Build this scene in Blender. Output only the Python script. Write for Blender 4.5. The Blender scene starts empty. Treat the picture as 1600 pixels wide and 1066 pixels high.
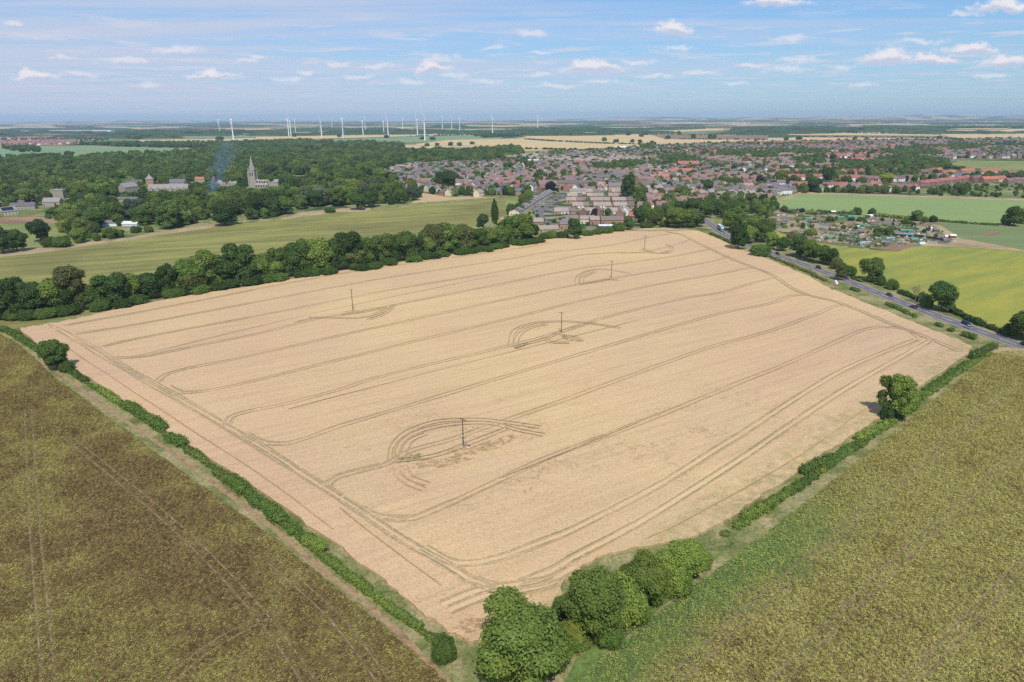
import bpy, bmesh, math, random
import numpy as np
from mathutils import Vector, Matrix
from mathutils.geometry import tessellate_polygon

R = math.radians
S = bpy.context.scene
col = S.collection
rnd = random.Random(7)
nrs = np.random.RandomState(11)

# ------------------------------------------------------------------ camera
CAM_H = 90.0            # metres above the fields (drone)
FPX = 1067.0            # focal length in pixels of the 1600 px wide photograph
PITCH = math.atan(349 / FPX)
ROLL = .00525
cr, sr = math.cos(ROLL), math.sin(ROLL)
right = Vector((1, 0, 0)); fwd = Vector((0, math.cos(PITCH), -math.sin(PITCH)))
up = right.cross(fwd)
cx = right * cr - up * sr
cy = right * sr + up * cr
cam_d = bpy.data.cameras.new("camera"); cam = bpy.data.objects.new("camera", cam_d); col.objects.link(cam)
cam_d.sensor_width = 36; cam_d.lens = 36 * FPX / 1600
cam_d.clip_start = .5; cam_d.clip_end = 200000
mw = Matrix.Identity(4)
for i in range(3):
    mw[i][0] = cx[i]; mw[i][1] = cy[i]; mw[i][2] = -fwd[i]
mw[0][3], mw[1][3], mw[2][3] = 0, 0, CAM_H
cam.matrix_world = mw
S.camera = cam

def ray(px, py):
    x = px - 800; y = 533 - py
    return cx * x + cy * y + fwd * FPX
def at(px, py, z=0.0):
    "point of the photograph -> point on the level z of the land"
    d = ray(px, py); t = (z - CAM_H) / d.z
    return (d.x * t, d.y * t)
def proj(x, y, z=0.0):
    v = Vector((x, y, z - CAM_H)); w = v.dot(fwd)
    if w <= 1: return (-9999, 9999)
    return (800 + v.dot(cx) / w * FPX, 533 - v.dot(cy) / w * FPX)
def hgt(px, yb, yt):
    X, Y = at(px, yb); d = ray(px, yt)
    return CAM_H + d.z / d.y * Y
def mpp(px, py):
    "metres per pixel of the 1600 px photograph"
    x, y = at(px, py)
    return (Vector((x, y, -CAM_H)).dot(fwd)) / FPX

# ------------------------------------------------------------------ sun and exposure
SUN_EL, SUN_AZ = 56, 6          # azimuth measured from straight behind the camera, towards the right
sd = bpy.data.lights.new("sun", 'SUN'); so = bpy.data.objects.new("sun", sd); col.objects.link(so)
sd.energy = 3.9; sd.angle = R(.53); sd.color = (1, .955, .88)
to_sun = Vector((math.sin(R(SUN_AZ)) * math.cos(R(SUN_EL)), -math.cos(R(SUN_AZ)) * math.cos(R(SUN_EL)), math.sin(R(SUN_EL))))
so.rotation_euler = to_sun.to_track_quat('Z', 'Y').to_euler()
so.location = (0, 0, 150)
S.view_settings.view_transform = 'Standard'; S.view_settings.look = 'None'
S.view_settings.exposure = 0.0; S.view_settings.gamma = 1
S.render.engine = 'CYCLES'
S.cycles.max_bounces = 6; S.cycles.diffuse_bounces = 2; S.cycles.transparent_max_bounces = 8
S.cycles.volume_bounces = 0
S.cycles.volume_step_rate = 1; S.cycles.volume_max_steps = 64
S.cycles.use_denoising = False

# ------------------------------------------------------------------ node helper
class G:
    def __init__(s, nt): s.nt = nt; s.N = nt.nodes; s.L = nt.links
    def n(s, t, **k):
        o = s.N.new(t)
        for a, b in k.items(): setattr(o, a, b)
        return o
    def put(s, sock, v):
        if v is None: return
        if isinstance(v, bpy.types.NodeSocket): s.L.new(v, sock)
        else:
            if sock.type == 'RGBA' and len(v) == 3: v = (*v, 1)
            sock.default_value = v
    def m(s, op, a, b=None, c=None, clamp=False):
        o = s.n('ShaderNodeMath', operation=op, use_clamp=clamp)
        for i, v in enumerate((a, b, c)): s.put(o.inputs[i], v)
        return o.outputs[0]
    def v(s, op, a, b=None, c=None, out=0):
        o = s.n('ShaderNodeVectorMath', operation=op)
        for i, x in enumerate((a, b, c)): s.put(o.inputs[i], x)
        return o.outputs[out]
    def pos(s, scale=(1, 1, 1), rot=0.0):
        g = s.n('ShaderNodeNewGeometry'); mp = s.n('ShaderNodeMapping')
        mp.vector_type = 'POINT'
        r = s.n('ShaderNodeVectorRotate', rotation_type='Z_AXIS'); s.L.new(g.outputs['Position'], r.inputs['Vector'])
        r.inputs['Angle'].default_value = rot
        s.L.new(r.outputs[0], mp.inputs[0]); mp.inputs['Scale'].default_value = scale
        return mp.outputs[0]
    def noise(s, vec, scale, detail=2, rough=.5, dist=0, out='Fac'):
        o = s.n('ShaderNodeTexNoise'); s.put(o.inputs['Vector'], vec)
        o.inputs['Scale'].default_value = scale; o.inputs['Detail'].default_value = detail
        o.inputs['Roughness'].default_value = rough; o.inputs['Distortion'].default_value = dist
        return o.outputs[out]
    def vor(s, vec, scale, feat='F1', out='Distance', rand=1):
        o = s.n('ShaderNodeTexVoronoi', feature=feat); s.put(o.inputs['Vector'], vec)
        o.inputs['Scale'].default_value = scale; o.inputs['Randomness'].default_value = rand
        return o.outputs[out]
    def ramp(s, f, stops, interp='LINEAR'):
        o = s.n('ShaderNodeValToRGB'); o.color_ramp.interpolation = interp
        e = o.color_ramp.elements
        while len(e) < len(stops): e.new(.5)
        for i, (p, c) in enumerate(stops):
            e[i].position = p; e[i].color = (*c, 1) if len(c) == 3 else c
        s.put(o.inputs[0], f); return o.outputs[0]
    def step(s, f, a, b, lo=0, hi=1):
        o = s.n('ShaderNodeMapRange', interpolation_type='SMOOTHSTEP')
        s.put(o.inputs[0], f)
        for i, x in enumerate((a, b, lo, hi)): s.put(o.inputs[i + 1], x)
        return o.outputs[0]
    def mix(s, f, a, b, bl='MIX'):
        o = s.n('ShaderNodeMix', data_type='RGBA', blend_type=bl)
        s.put(o.inputs[0], f); s.put(o.inputs[6], a); s.put(o.inputs[7], b)
        return o.outputs[2]
    def out(s, colr, rough=.9, spec=.2, bump=None, bstr=.5, bdist=.3, metal=0, trans=None, emit=None):
        p = s.n('ShaderNodeBsdfPrincipled'); o = s.n('ShaderNodeOutputMaterial')
        s.put(p.inputs['Base Color'], colr); s.put(p.inputs['Roughness'], rough)
        p.inputs['Specular IOR Level'].default_value = spec; p.inputs['Metallic'].default_value = metal
        if bump is not None:
            b = s.n('ShaderNodeBump'); s.put(b.inputs['Height'], bump)
            b.inputs['Strength'].default_value = bstr; b.inputs['Distance'].default_value = bdist
            s.L.new(b.outputs[0], p.inputs['Normal'])
        if trans:
            t = s.n('ShaderNodeBsdfTranslucent'); s.put(t.inputs[0], trans[0])
            mx = s.n('ShaderNodeMixShader'); mx.inputs[0].default_value = trans[1]
            s.L.new(p.outputs[0], mx.inputs[1]); s.L.new(t.outputs[0], mx.inputs[2])
            s.L.new(mx.outputs[0], o.inputs[0])
        else: s.L.new(p.outputs[0], o.inputs[0])
        return p
def newmat(name):
    m = bpy.data.materials.new(name); m.use_nodes = True; m.node_tree.nodes.clear()
    return m, G(m.node_tree)
def plain(name, c, rough=.8, var=.12, scale=.8, spec=.3, metal=0, rvar=.0):
    "plain painted, rendered or tiled surface with wear and a little difference from copy to copy"
    m, g = newmat(name)
    n = g.noise(g.pos(), scale, 4, .6)
    f = g.m('MULTIPLY_ADD', n, 2 * var, 1 - var)
    if rvar:
        oi = g.n('ShaderNodeObjectInfo')
        f = g.m('MULTIPLY', f, g.m('MULTIPLY_ADD', oi.outputs['Random'], 2 * rvar, 1 - rvar))
    cc = g.v('SCALE', c); g.put(cc.node.inputs[3], f)
    g.out(cc, rough, spec, metal=metal)
    return m

# ------------------------------------------------------------------ world: daylight sky with clouds
w = bpy.data.worlds.new("World"); S.world = w; w.use_nodes = True; w.node_tree.nodes.clear()
g = G(w.node_tree)
sky = g.n('ShaderNodeTexSky', sky_type='NISHITA', sun_disc=False)
sky.sun_elevation = R(SUN_EL); sky.sun_rotation = R(180 - SUN_AZ)
sky.altitude = 100; sky.air_density = 1.0; sky.dust_density = .6; sky.ozone_density = 2.6
tc = g.n('ShaderNodeTexCoord')
sep = g.n('ShaderNodeSeparateXYZ'); g.L.new(tc.outputs['Generated'], sep.inputs[0])
dx, dy, dz = sep.outputs
ysafe = g.m('MAXIMUM', dy, .02)
U = g.m('DIVIDE', dx, ysafe); V = g.m('DIVIDE', dz, ysafe)
comb = g.n('ShaderNodeCombineXYZ'); g.L.new(U, comb.inputs[0]); g.L.new(V, comb.inputs[1])
front = g.step(dy, .1, .3)
nz = g.noise(comb.outputs[0], 26, 6, .62, out='Color')
nsep = g.v('SUBTRACT', nz, (.5, .5, .5))
warp = g.v('MULTIPLY_ADD', nsep, (.06, .022, 0), comb.outputs[0])
CLOUDS = [(835, 48, 19, 8), (1052, 43, 26, 10), (1070, 45, 16, 6), (1230, 57, 28, 7), (1388, 88, 38, 12), (1440, 65, 32, 6), (1516, 76, 38, 8),
          (1575, 93, 34, 10), (930, 104, 40, 9), (905, 108, 26, 6), (684, 88, 24, 8), (682, 105, 26, 11), (50, 118, 32, 9), (202, 94, 34, 6), (275, 76, 32, 6.5),
          (595, 101, 20, 6), (527, 102, 18, 6), (450, 124, 22, 5), (482, 115, 13, 6), (640, 125, 24, 6), (712, 118, 20, 6),
          (1237, 107, 30, 7), (1250, 93, 30, 6), (1000, 93, 24, 5), (1317, 102, 18, 6), (1460, 93, 32, 8), (1550, 116, 26, 6),
          (1570, 9, 40, 10), (1505, 20, 20, 6), (1215, 3, 38, 7), (870, 134, 30, 5), (840, 116, 18, 4), (1150, 129, 18, 5), (1350, 132, 18, 5), (330, 115, 36, 7),
          (1090, 112, 26, 5), (775, 75, 16, 4), (1065, 72, 22, 4), (130, 116, 30, 6), (385, 95, 16, 4), (410, 90, 14, 4), (95, 87, 14, 4), (15, 34, 16, 5), (232, 132, 24, 5),
          (845, 80, 20, 3), (1180, 100, 20, 5), (560, 118, 26, 5), (760, 128, 26, 5), (1020, 118, 30, 5), (940, 128, 24, 4)]
Mn = [None, None]; Mb = None
for (px, py, a, b) in CLOUDS:
    d = ray(px, py); u, v = d.x / d.y, d.z / d.y
    big_ = a * b > 215; a = a / FPX * .98; b = b / FPX
    puffs = [(0, -.35, 1, .5), (rnd.uniform(-.3, .1), .12, .5, .72), (rnd.uniform(.05, .45), -.05, .42, .58)] if big_ else [(0, -.2, .9, .55)]
    for j, (ou, ov, fa, fb) in enumerate(puffs + ([(0, -.62, .95, .42)] if big_ else [])):
        aa, bb = a * fa, b * fb
        l = g.v('LENGTH', g.v('MULTIPLY_ADD', warp, (1 / aa, 1 / bb, 0), (-(u + ou * a) / aa, -(v + ov * b) / bb, 0)), out=1)
        if j < len(puffs): i_ = 0 if big_ else 1; Mn[i_] = l if Mn[i_] is None else g.m('MINIMUM', Mn[i_], l)
        else: Mb = l if Mb is None else g.m('MINIMUM', Mb, l)
detail = g.noise(g.v('MULTIPLY', comb.outputs[0], (1, 1.7, 1)), 85, 6, .68)
dt = g.m('MULTIPLY', g.m('SUBTRACT', detail, .5), 2.4)
cum = g.m('MULTIPLY', g.step(g.m('ADD', dt, Mn[0]), 1.6, .5), .97)
cum2 = g.m('MULTIPLY', g.step(g.m('ADD', dt, Mn[1]), 1.7, .3), .60)
cum = g.m('MULTIPLY', g.m('MAXIMUM', cum, cum2), front)
base = g.m('MULTIPLY', g.step(g.m('MULTIPLY_ADD', g.m('SUBTRACT', detail, .5), 1.2, Mb), 1.5, .5), .8)
# small distant cumulus and high streaks, both on level layers high above the land
zs = g.m('ADD', g.m('MAXIMUM', dz, 0), .012)
lay = g.n('ShaderNodeCombineXYZ')
g.L.new(g.m('DIVIDE', dx, zs), lay.inputs[0]); g.L.new(g.m('DIVIDE', dy, zs), lay.inputs[1])
P = lay.outputs[0]
sm = g.step(g.noise(P, 1.15, 7, .6, .3), .51, .66)
band = g.m('MULTIPLY', g.step(dz, .012, .04), g.step(dz, .15, .09))
sm = g.m('MULTIPLY', g.m('MULTIPLY', sm, band), .66)
st = g.noise(g.v('MULTIPLY', P, (.10, .55, 1)), 1.0, 8, .62, 1.2)
st2 = g.noise(g.v('MULTIPLY', P, (.03, .10, 1)), 1.0, 3, .5, .5)
left = g.step(U, .75, -.75)
cir = g.step(g.m('ADD', g.m('MULTIPLY_ADD', left, .13, st), g.m('MULTIPLY', st2, .25)), .55, .86)
cir = g.m('MULTIPLY', cir, g.m('MULTIPLY_ADD', left, .42, .40))
veil = g.m('ADD', g.m('MULTIPLY', g.step(dz, .20, .01), .36), g.m('MULTIPLY', left, .30))
blue = g.mix(1.0, sky.outputs[0], (.66, 1.02, 1.32, 1), 'MULTIPLY')
c1 = g.mix(veil, blue, (4.9, 5.8, 8.0))
c1 = g.mix(cir, c1, (5.9, 6.3, 7.8))
c1 = g.mix(sm, c1, (6.7, 6.9, 8.0))
ccol = g.mix(base, (8.6, 8.3, 8.8), (4.9, 5.5, 7.2))
c1 = g.mix(cum, c1, ccol)
bg = g.n('ShaderNodeBackground'); g.L.new(c1, bg.inputs[0]); bg.inputs[1].default_value = .1
wo = g.n('ShaderNodeOutputWorld'); g.L.new(bg.outputs[0], wo.inputs[0])

# ------------------------------------------------------------------ object helpers
def tag(o, label=None, cat=None, group=None, kind=None):
    if label: o['label'] = label
    if cat: o['category'] = cat
    if group: o['group'] = group
    if kind: o['kind'] = kind
    return o
def link(name, me, parent=None):
    o = bpy.data.objects.new(name, me); col.objects.link(o)
    if parent: o.parent = parent
    return o
def empty(name, x, y, rz=0, z=0):
    o = bpy.data.objects.new(name, None); col.objects.link(o)
    o.empty_display_size = .5; o.location = (x, y, z); o.rotation_euler = (0, 0, rz); return o
def mesh_np(name, V, F, mats, mi=None):
    "fast mesh from a vertex array and equal-length faces"
    me = bpy.data.meshes.new(name); V = np.asarray(V, np.float32); F = np.asarray(F, np.int32)
    k = F.shape[1]
    me.vertices.add(len(V)); me.vertices.foreach_set('co', V.ravel())
    me.loops.add(F.size); me.loops.foreach_set('vertex_index', F.ravel())
    me.polygons.add(len(F)); me.polygons.foreach_set('loop_start', np.arange(0, F.size, k, dtype=np.int32))
    me.polygons.foreach_set('loop_total', np.full(len(F), k, np.int32))
    for m in mats: me.materials.append(m)
    if mi is not None: me.polygons.foreach_set('material_index', np.asarray(mi, np.int32))
    me.update(calc_edges=True); me.validate()
    return me
class MB:
    "collects boxes, prisms, tubes into one mesh"
    def __init__(s): s.v = []; s.f = []; s.m = []
    def add(s, vs, fs, m=0):
        b = len(s.v); s.v += [tuple(x) for x in vs]; s.f += [tuple(i + b for i in f) for f in fs]; s.m += [m] * len(fs); return s
    def box(s, x0, x1, y0, y1, z0, z1, m=0, M=None):
        vs = [Vector(p) for p in ((x0, y0, z0), (x1, y0, z0), (x1, y1, z0), (x0, y1, z0), (x0, y0, z1), (x1, y0, z1), (x1, y1, z1), (x0, y1, z1))]
        if M is not None: vs = [M @ p for p in vs]
        return s.add(vs, [(3, 2, 1, 0), (4, 5, 6, 7), (0, 1, 5, 4), (1, 2, 6, 5), (2, 3, 7, 6), (3, 0, 4, 7)], m)
    def tube(s, pts, rs, n=8, m=0, cap=True):
        rings = []
        for i, p in enumerate(pts):
            p = Vector(p); a = Vector(pts[max(i - 1, 0)]); b = Vector(pts[min(i + 1, len(pts) - 1)])
            d = (b - a).normalized(); t = Vector((1, 0, 0)) if abs(d.x) < .8 else Vector((0, 1, 0))
            u = d.cross(t).normalized(); v = d.cross(u)
            rings.append([p + (u * math.cos(2 * math.pi * k / n) + v * math.sin(2 * math.pi * k / n)) * rs[i] for k in range(n)])
        vs = [q for r in rings for q in r]; fs = []
        for i in range(len(pts) - 1):
            for k in range(n):
                fs.append((i * n + k, i * n + (k + 1) % n, (i + 1) * n + (k + 1) % n, (i + 1) * n + k))
        if cap: fs += [tuple(range(n)), tuple(range(len(vs) - 1, len(vs) - n - 1, -1))]
        return s.add(vs, fs, m)
    def mesh(s, name, mats):
        me = bpy.data.meshes.new(name); me.from_pydata(s.v, [], s.f)
        for x in (mats if isinstance(mats, (list, tuple)) else [mats]): me.materials.append(x)
        me.polygons.foreach_set('material_index', s.m); me.update()
        bm = bmesh.new(); bm.from_mesh(me); bmesh.ops.recalc_face_normals(bm, faces=bm.faces); bm.to_mesh(me); bm.free()
        return me
    def obj(s, name, mats, parent=None): return link(name, s.mesh(name, mats), parent)
def dup(o, parent=None):
    c = o.copy(); col.objects.link(c)
    if parent: c.parent = parent
    for ch in o.children: dup(ch, c)
    return c
def inpoly(x, y, poly):
    c = False; n = len(poly); j = n - 1
    for i in range(n):
        xi, yi = poly[i]; xj, yj = poly[j]
        if (yi > y) != (yj > y) and x < (xj - xi) * (y - yi) / (yj - yi) + xi: c = not c
        j = i
    return c
def ordw(n):
    return {1: 'first', 2: 'second', 3: 'third', 4: 'fourth', 5: 'fifth', 6: 'sixth', 7: 'seventh', 8: 'eighth', 9: 'ninth', 10: 'tenth'}.get(
        n, '%d%s' % (n, 'th' if 10 < n % 100 < 14 else {1: 'st', 2: 'nd', 3: 'rd'}.get(n % 10, 'th')))
# ------------------------------------------------------------------ land materials
ROWDIR = None
a_, b_ = at(400, 594), at(1125, 457)
ROWANG = math.atan2(b_[1] - a_[1], b_[0] - a_[0])      # direction the wheat was drilled in

def wheat_nodes(g):
    Pw = g.pos(); row = g.pos((.05, 1, 1), -ROWANG)
    big = g.noise(Pw, .006, 4, .55, .4)
    c = g.ramp(big, [(.30, (.53, .370, .235)), (.50, (.59, .425, .24)), (.68, (.635, .475, .24))])
    streak = g.noise(row, .55, 4, .6)
    c = g.mix(1.0, c, g.ramp(streak, [(.25, (.88, .86, .84)), (.55, (1.0, 1.0, 1.0)), (.8, (1.08, 1.07, 1.05))]), 'MULTIPLY')
    fine = g.noise(Pw, 2.2, 5, .85)
    c = g.mix(1.0, c, g.ramp(fine, [(.3, (.55, .50, .44)), (.47, (.98, .97, .96)), (.66, (1.2, 1.18, 1.12))]), 'MULTIPLY')
    # lodged, ragged streaks in the right half
    x0, y0 = at(1000, 690); dist = g.v('LENGTH', g.v('MULTIPLY', g.v('SUBTRACT', g.pos((1, 1, 1), 0), (x0, y0, 0)), (.008, .016, 0)), out=1)
    m = g.step(dist, 1.0, .4)
    crack = g.noise(g.pos((.5, 1, 1), -ROWANG + .5), .30, 4, .6, 1.2)
    k = g.m('MULTIPLY', g.step(g.m('ABSOLUTE', g.m('SUBTRACT', crack, .5)), .022, .004), g.m('MULTIPLY', m, g.step(g.noise(Pw, .05, 2), .48, .62)))
    c = g.mix(g.m('MULTIPLY', k, .8), c, (.30, .18, .10))
    A = Vector(at(60, 538)); B = Vector(at(735, 1002)); d = (B - A).normalized(); nrm = Vector((-d.y, d.x))
    de = g.v('DOT_PRODUCT', g.v('SUBTRACT', Pw, (A.x, A.y, 0)), (nrm.x, nrm.y, 0), out=1)
    c = g.mix(g.m('MULTIPLY', g.step(g.m('MULTIPLY_ADD', g.m('SUBTRACT', g.noise(Pw, .06, 3), .5), 12, de), 19, 9), .6), c, g.mix(1.0, c, (1.0, .94, 1.0), 'MULTIPLY'))
    pk = g.step(g.noise(Pw, .013, 3, .5), .42, .60); c = g.mix(g.m('MULTIPLY', pk, .5), c, g.mix(1.0, c, (.99, .955, .98), 'MULTIPLY'))
    return c, Pw, fine
def mat_wheat():
    m, g = newmat('ripe_wheat'); c, Pw, fine = wheat_nodes(g)
    # greener, thinner strip of crop beside the hedge at the near right edge
    A = Vector(at(880, 940)); B = Vector(at(1330, 650)); d = (B - A).normalized(); nrm = Vector((d.y, -d.x))
    dd = g.v('DOT_PRODUCT', g.v('SUBTRACT', Pw, (A.x, A.y, 0)), (nrm.x, nrm.y, 0), out=1)
    dn = g.m('MULTIPLY_ADD', g.m('SUBTRACT', g.noise(Pw, .05, 4, .6), .5), 16, dd)
    f = g.m('MULTIPLY', g.step(dn, -8, 2), g.m('MULTIPLY', g.step(g.noise(Pw, .35, 4, .7), .35, .7), .7))
    c = g.mix(f, c, (.27, .26, .10))
    g.out(c, .95, .1, bump=g.noise(Pw, 1.1, 5, .8), bstr=.55, bdist=.5); return m
def mat_track(name, tcol, lo, hi, amt):
    m, g = newmat(name); c, Pw, fine = wheat_nodes(g)
    n = g.noise(Pw, .8, 4, .75)
    f = g.m('MULTIPLY', g.step(n, lo, hi), amt)
    if name.startswith('wheel'):
        ea = g.n('ShaderNodeAttribute', attribute_name='edge')
        f = g.m('MULTIPLY', g.m('MULTIPLY', f, g.step(g.m('ADD', ea.outputs['Fac'], g.m('MULTIPLY', g.m('SUBTRACT', n, .5), .9)), .10, .75)), g.step(g.noise(Pw, .045, 3, .6), .30, .56, .45, 1.0))
    g.out(g.mix(f, c, tcol), .95, .1, bump=n, bstr=.4, bdist=.3); return m
def lushness(g, Pw, lo=.40, hi=.61):
    st_ = g.n('ShaderNodeVectorRotate', rotation_type='Z_AXIS'); g.put(st_.inputs['Vector'], Pw); st_.inputs['Angle'].default_value = -.35
    big = g.noise(g.v('MULTIPLY', st_.outputs[0], (1, .38, 1)), .016, 5, .62, .5); mid = g.noise(Pw, .09, 4, .65)
    a = g.m('ADD', g.m('MULTIPLY', big, .62), g.m('MULTIPLY', mid, .38))
    if lo > .35:      # the thin, dark standing patch in the left field
        A = Vector(at(150, 690)) + Vector((31.7, 17.3)); B = Vector(at(330, 960)) + Vector((31.7, 17.3)); C_ = (A + B) / 2; d = (B - A); L_ = d.length; d.normalize()
        q = g.v('SUBTRACT', Pw, (C_.x, C_.y, 0)); al = g.v('DOT_PRODUCT', q, (d.x / (L_ * .62), d.y / (L_ * .62), 0), out=1); ac = g.v('DOT_PRODUCT', q, (-d.y / 16, d.x / 16, 0), out=1)
        rr_ = g.m('SQRT', g.m('ADD', g.m('MULTIPLY', al, al), g.m('MULTIPLY', ac, ac)))
        a = g.m('SUBTRACT', a, g.m('MULTIPLY', g.step(rr_, 1.2, .2), .15))
    return g.step(a, lo, hi), mid
def weedmask(g, pp, extra):
    A, B, wd = extra; A = Vector(A); B = Vector(B); d = (B - A).normalized(); nrm = Vector((d.y, -d.x))
    dd = g.v('DOT_PRODUCT', g.v('SUBTRACT', pp, (A.x, A.y, 0)), (nrm.x, nrm.y, 0), out=1)
    al = g.v('DOT_PRODUCT', g.v('SUBTRACT', pp, (A.x, A.y, 0)), (d.x, d.y, 0), out=1)
    dn = g.m('MULTIPLY_ADD', g.m('SUBTRACT', g.noise(pp, .07, 5, .7), .5), wd * 1.9, dd)
    return g.m('MULTIPLY', g.step(dn, wd * 1.15, wd * .1), g.step(al, (B - A).length, (B - A).length * .55))
def mat_plant(name, seed, extra=None):
    "leaves of the single bean plants, brown and yellow where the crop is thin"
    m, g = newmat(name); pp = g.pos(); Pw = g.v('ADD', pp, (seed * 31.7, seed * 17.3, 0)); lush, mid = lushness(g, Pw, *((.40, .61) if seed == 1 else (.30, .56)))
    oi = g.n('ShaderNodeObjectInfo'); r = oi.outputs['Random']
    dry = g.ramp(r, [(0, (.075, .045, .018)), (.35, (.15, .095, .036)), (.6, (.22, .17, .048)), (.85, (.38, .32, .085))])
    wet = g.ramp(r, [(0, (.17, .125, .042)), (.3, (.29, .265, .058)), (.6, (.39, .385, .082)), (.9, (.54, .51, .145))])
    c = g.mix(lush, dry, wet)
    if extra: c = g.mix(weedmask(g, pp, extra), c, g.ramp(r, [(0, (.14, .21, .062)), (.5, (.24, .345, .09)), (.8, (.35, .43, .085)), (1, (.47, .46, .10))]))
    g.out(c, .7, .15, trans=(c, .2)); return m
def mat_beans(name, green, seed, extra=None, gcol=None):
    m, g = newmat(name); Pw = g.v('ADD', g.pos(), (seed * 31.7, seed * 17.3, 0))
    lush, mid = lushness(g, Pw, *((.40, .61) if seed == 1 else (.30, .56)))
    sp = g.noise(Pw, 2.1, 5, .85); vd = g.vor(Pw, 2.0)
    spk = g.m('ADD', g.m('MULTIPLY', sp, .75), g.m('MULTIPLY', g.m('SUBTRACT', .75, vd), .35))
    rowf = g.noise(g.v('MULTIPLY', Pw, (1, 1, 1)), .3, 3)
    th = g.m('MULTIPLY_ADD', lush, -.13, .53)
    lf = g.step(g.m('SUBTRACT', spk, th), -.045, .075)
    soil = g.ramp(mid, [(.3, (.12, .076, .032)), (.6, (.20, .132, .058)), (.75, (.30, .185, .09))])
    leaf = g.mix(lush, (.25, .215, .070), green)
    leaf = g.mix(1.0, leaf, g.ramp(sp, [(.4, (.7, .7, .7)), (.7, (1.25, 1.25, 1.15))]), 'MULTIPLY')
    c = g.mix(lf, soil, leaf)
    if extra:
        pp = g.pos(); f = weedmask(g, pp, extra)
        weed = g.ramp(g.noise(pp, 1.6, 5, .85), [(.3, (.075, .105, .035)), (.5, (.135, .175, .055)), (.62, (.20, .235, .065)), (.75, (.29, .28, .08))])
        c = g.mix(f, c, weed)
    g.out(c, .95, .1, bump=g.m('ADD', spk, g.m('MULTIPLY', vd, -.4)), bstr=.8, bdist=.5)
    return m
def mat_grass(name, stops, scale=.02, streak=None, fine=.9, bump=.4, mott=.25, sstr=.25):
    m, g = newmat(name); Pw = g.pos()
    n = g.noise(Pw, scale, 5, .6, .5)
    if streak:
        n = g.m('ADD', g.m('MULTIPLY', n, .45), g.m('MULTIPLY', g.noise(g.pos((streak[1], 1, 1), streak[0]), streak[2], 4, .6, .4), .55))
    c = g.ramp(n, stops)
    f = g.noise(Pw, fine, 4, .75)
    c = g.mix(1.0, c, g.ramp(f, [(.28, (1 - 1.5 * mott,) * 3), (.5, (1, 1, 1)), (.72, (1 + mott,) * 3)]), 'MULTIPLY')
    g.out(c, .95, .1, bump=f, bstr=bump, bdist=.3); return m
def mat_farmland():
    m, g = newmat('farmland'); Pw = g.pos()
    wv = g.v('MULTIPLY_ADD', g.noise(Pw, .0012, 2, out='Color'), (300, 300, 0), Pw)
    cell = g.vor(wv, .0021, out='Color'); sx = g.n('ShaderNodeSeparateXYZ'); g.L.new(cell, sx.inputs[0])
    c = g.ramp(sx.outputs[0], [(0, (.05, .085, .03)), (.16, (.10, .15, .055)), (.24, (.50, .36, .19)), (.55, (.15, .20, .075)), (.62, (.54, .41, .23)), (.82, (.06, .09, .035)), (.9, (.32, .20, .12))], 'CONSTANT')
    ed = g.vor(wv, .0021, 'DISTANCE_TO_EDGE')
    c = g.mix(g.step(ed, .035, .015), c, (.03, .055, .02))
    c = g.mix(1.0, c, g.ramp(g.noise(Pw, .01, 4), [(.3, (.85, .85, .85)), (.7, (1.1, 1.1, 1.1))]), 'MULTIPLY')
    g.out(c, .95, .1); return m
def mat_town():
    m, g = newmat('gardens_and_yards'); Pw = g.pos()
    cell = g.vor(Pw, .085, out='Color'); sx = g.n('ShaderNodeSeparateXYZ'); g.L.new(cell, sx.inputs[0])
    c = g.ramp(sx.outputs[0], [(0, (.055, .085, .028)), (.25, (.12, .15, .05)), (.45, (.26, .22, .11)), (.6, (.07, .10, .035)), (.75, (.20, .19, .17)), (.88, (.30, .26, .20))], 'CONSTANT')
    c = g.mix(1.0, c, g.ramp(g.noise(Pw, .5, 4, .7), [(.3, (.6, .6, .6)), (.6, (1.1, 1.1, 1.1))]), 'MULTIPLY')
    g.out(c, .95, .1); return m
def mat_allot():
    m, g = newmat('allotment_soil'); Pw = g.pos((1, 1, 1), .35)
    cell = g.vor(g.v('MULTIPLY', Pw, (1, .55, 1)), .13, out='Color', rand=.8); sx = g.n('ShaderNodeSeparateXYZ'); g.L.new(cell, sx.inputs[0])
    c = g.ramp(sx.outputs[0], [(0, (.08, .11, .035)), (.22, (.27, .21, .12)), (.38, (.15, .16, .06)), (.55, (.22, .15, .09)), (.7, (.34, .27, .17)), (.84, (.06, .085, .03)), (.92, (.19, .18, .16))], 'CONSTANT')
    sp = g.noise(Pw, .9, 5, .8)
    c = g.mix(1.0, c, g.ramp(sp, [(.3, (.5, .5, .5)), (.5, (1, 1, 1)), (.7, (1.5, 1.5, 1.5))]), 'MULTIPLY')
    g.out(c, .95, .1, bump=sp, bstr=.8, bdist=.6); return m

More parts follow.
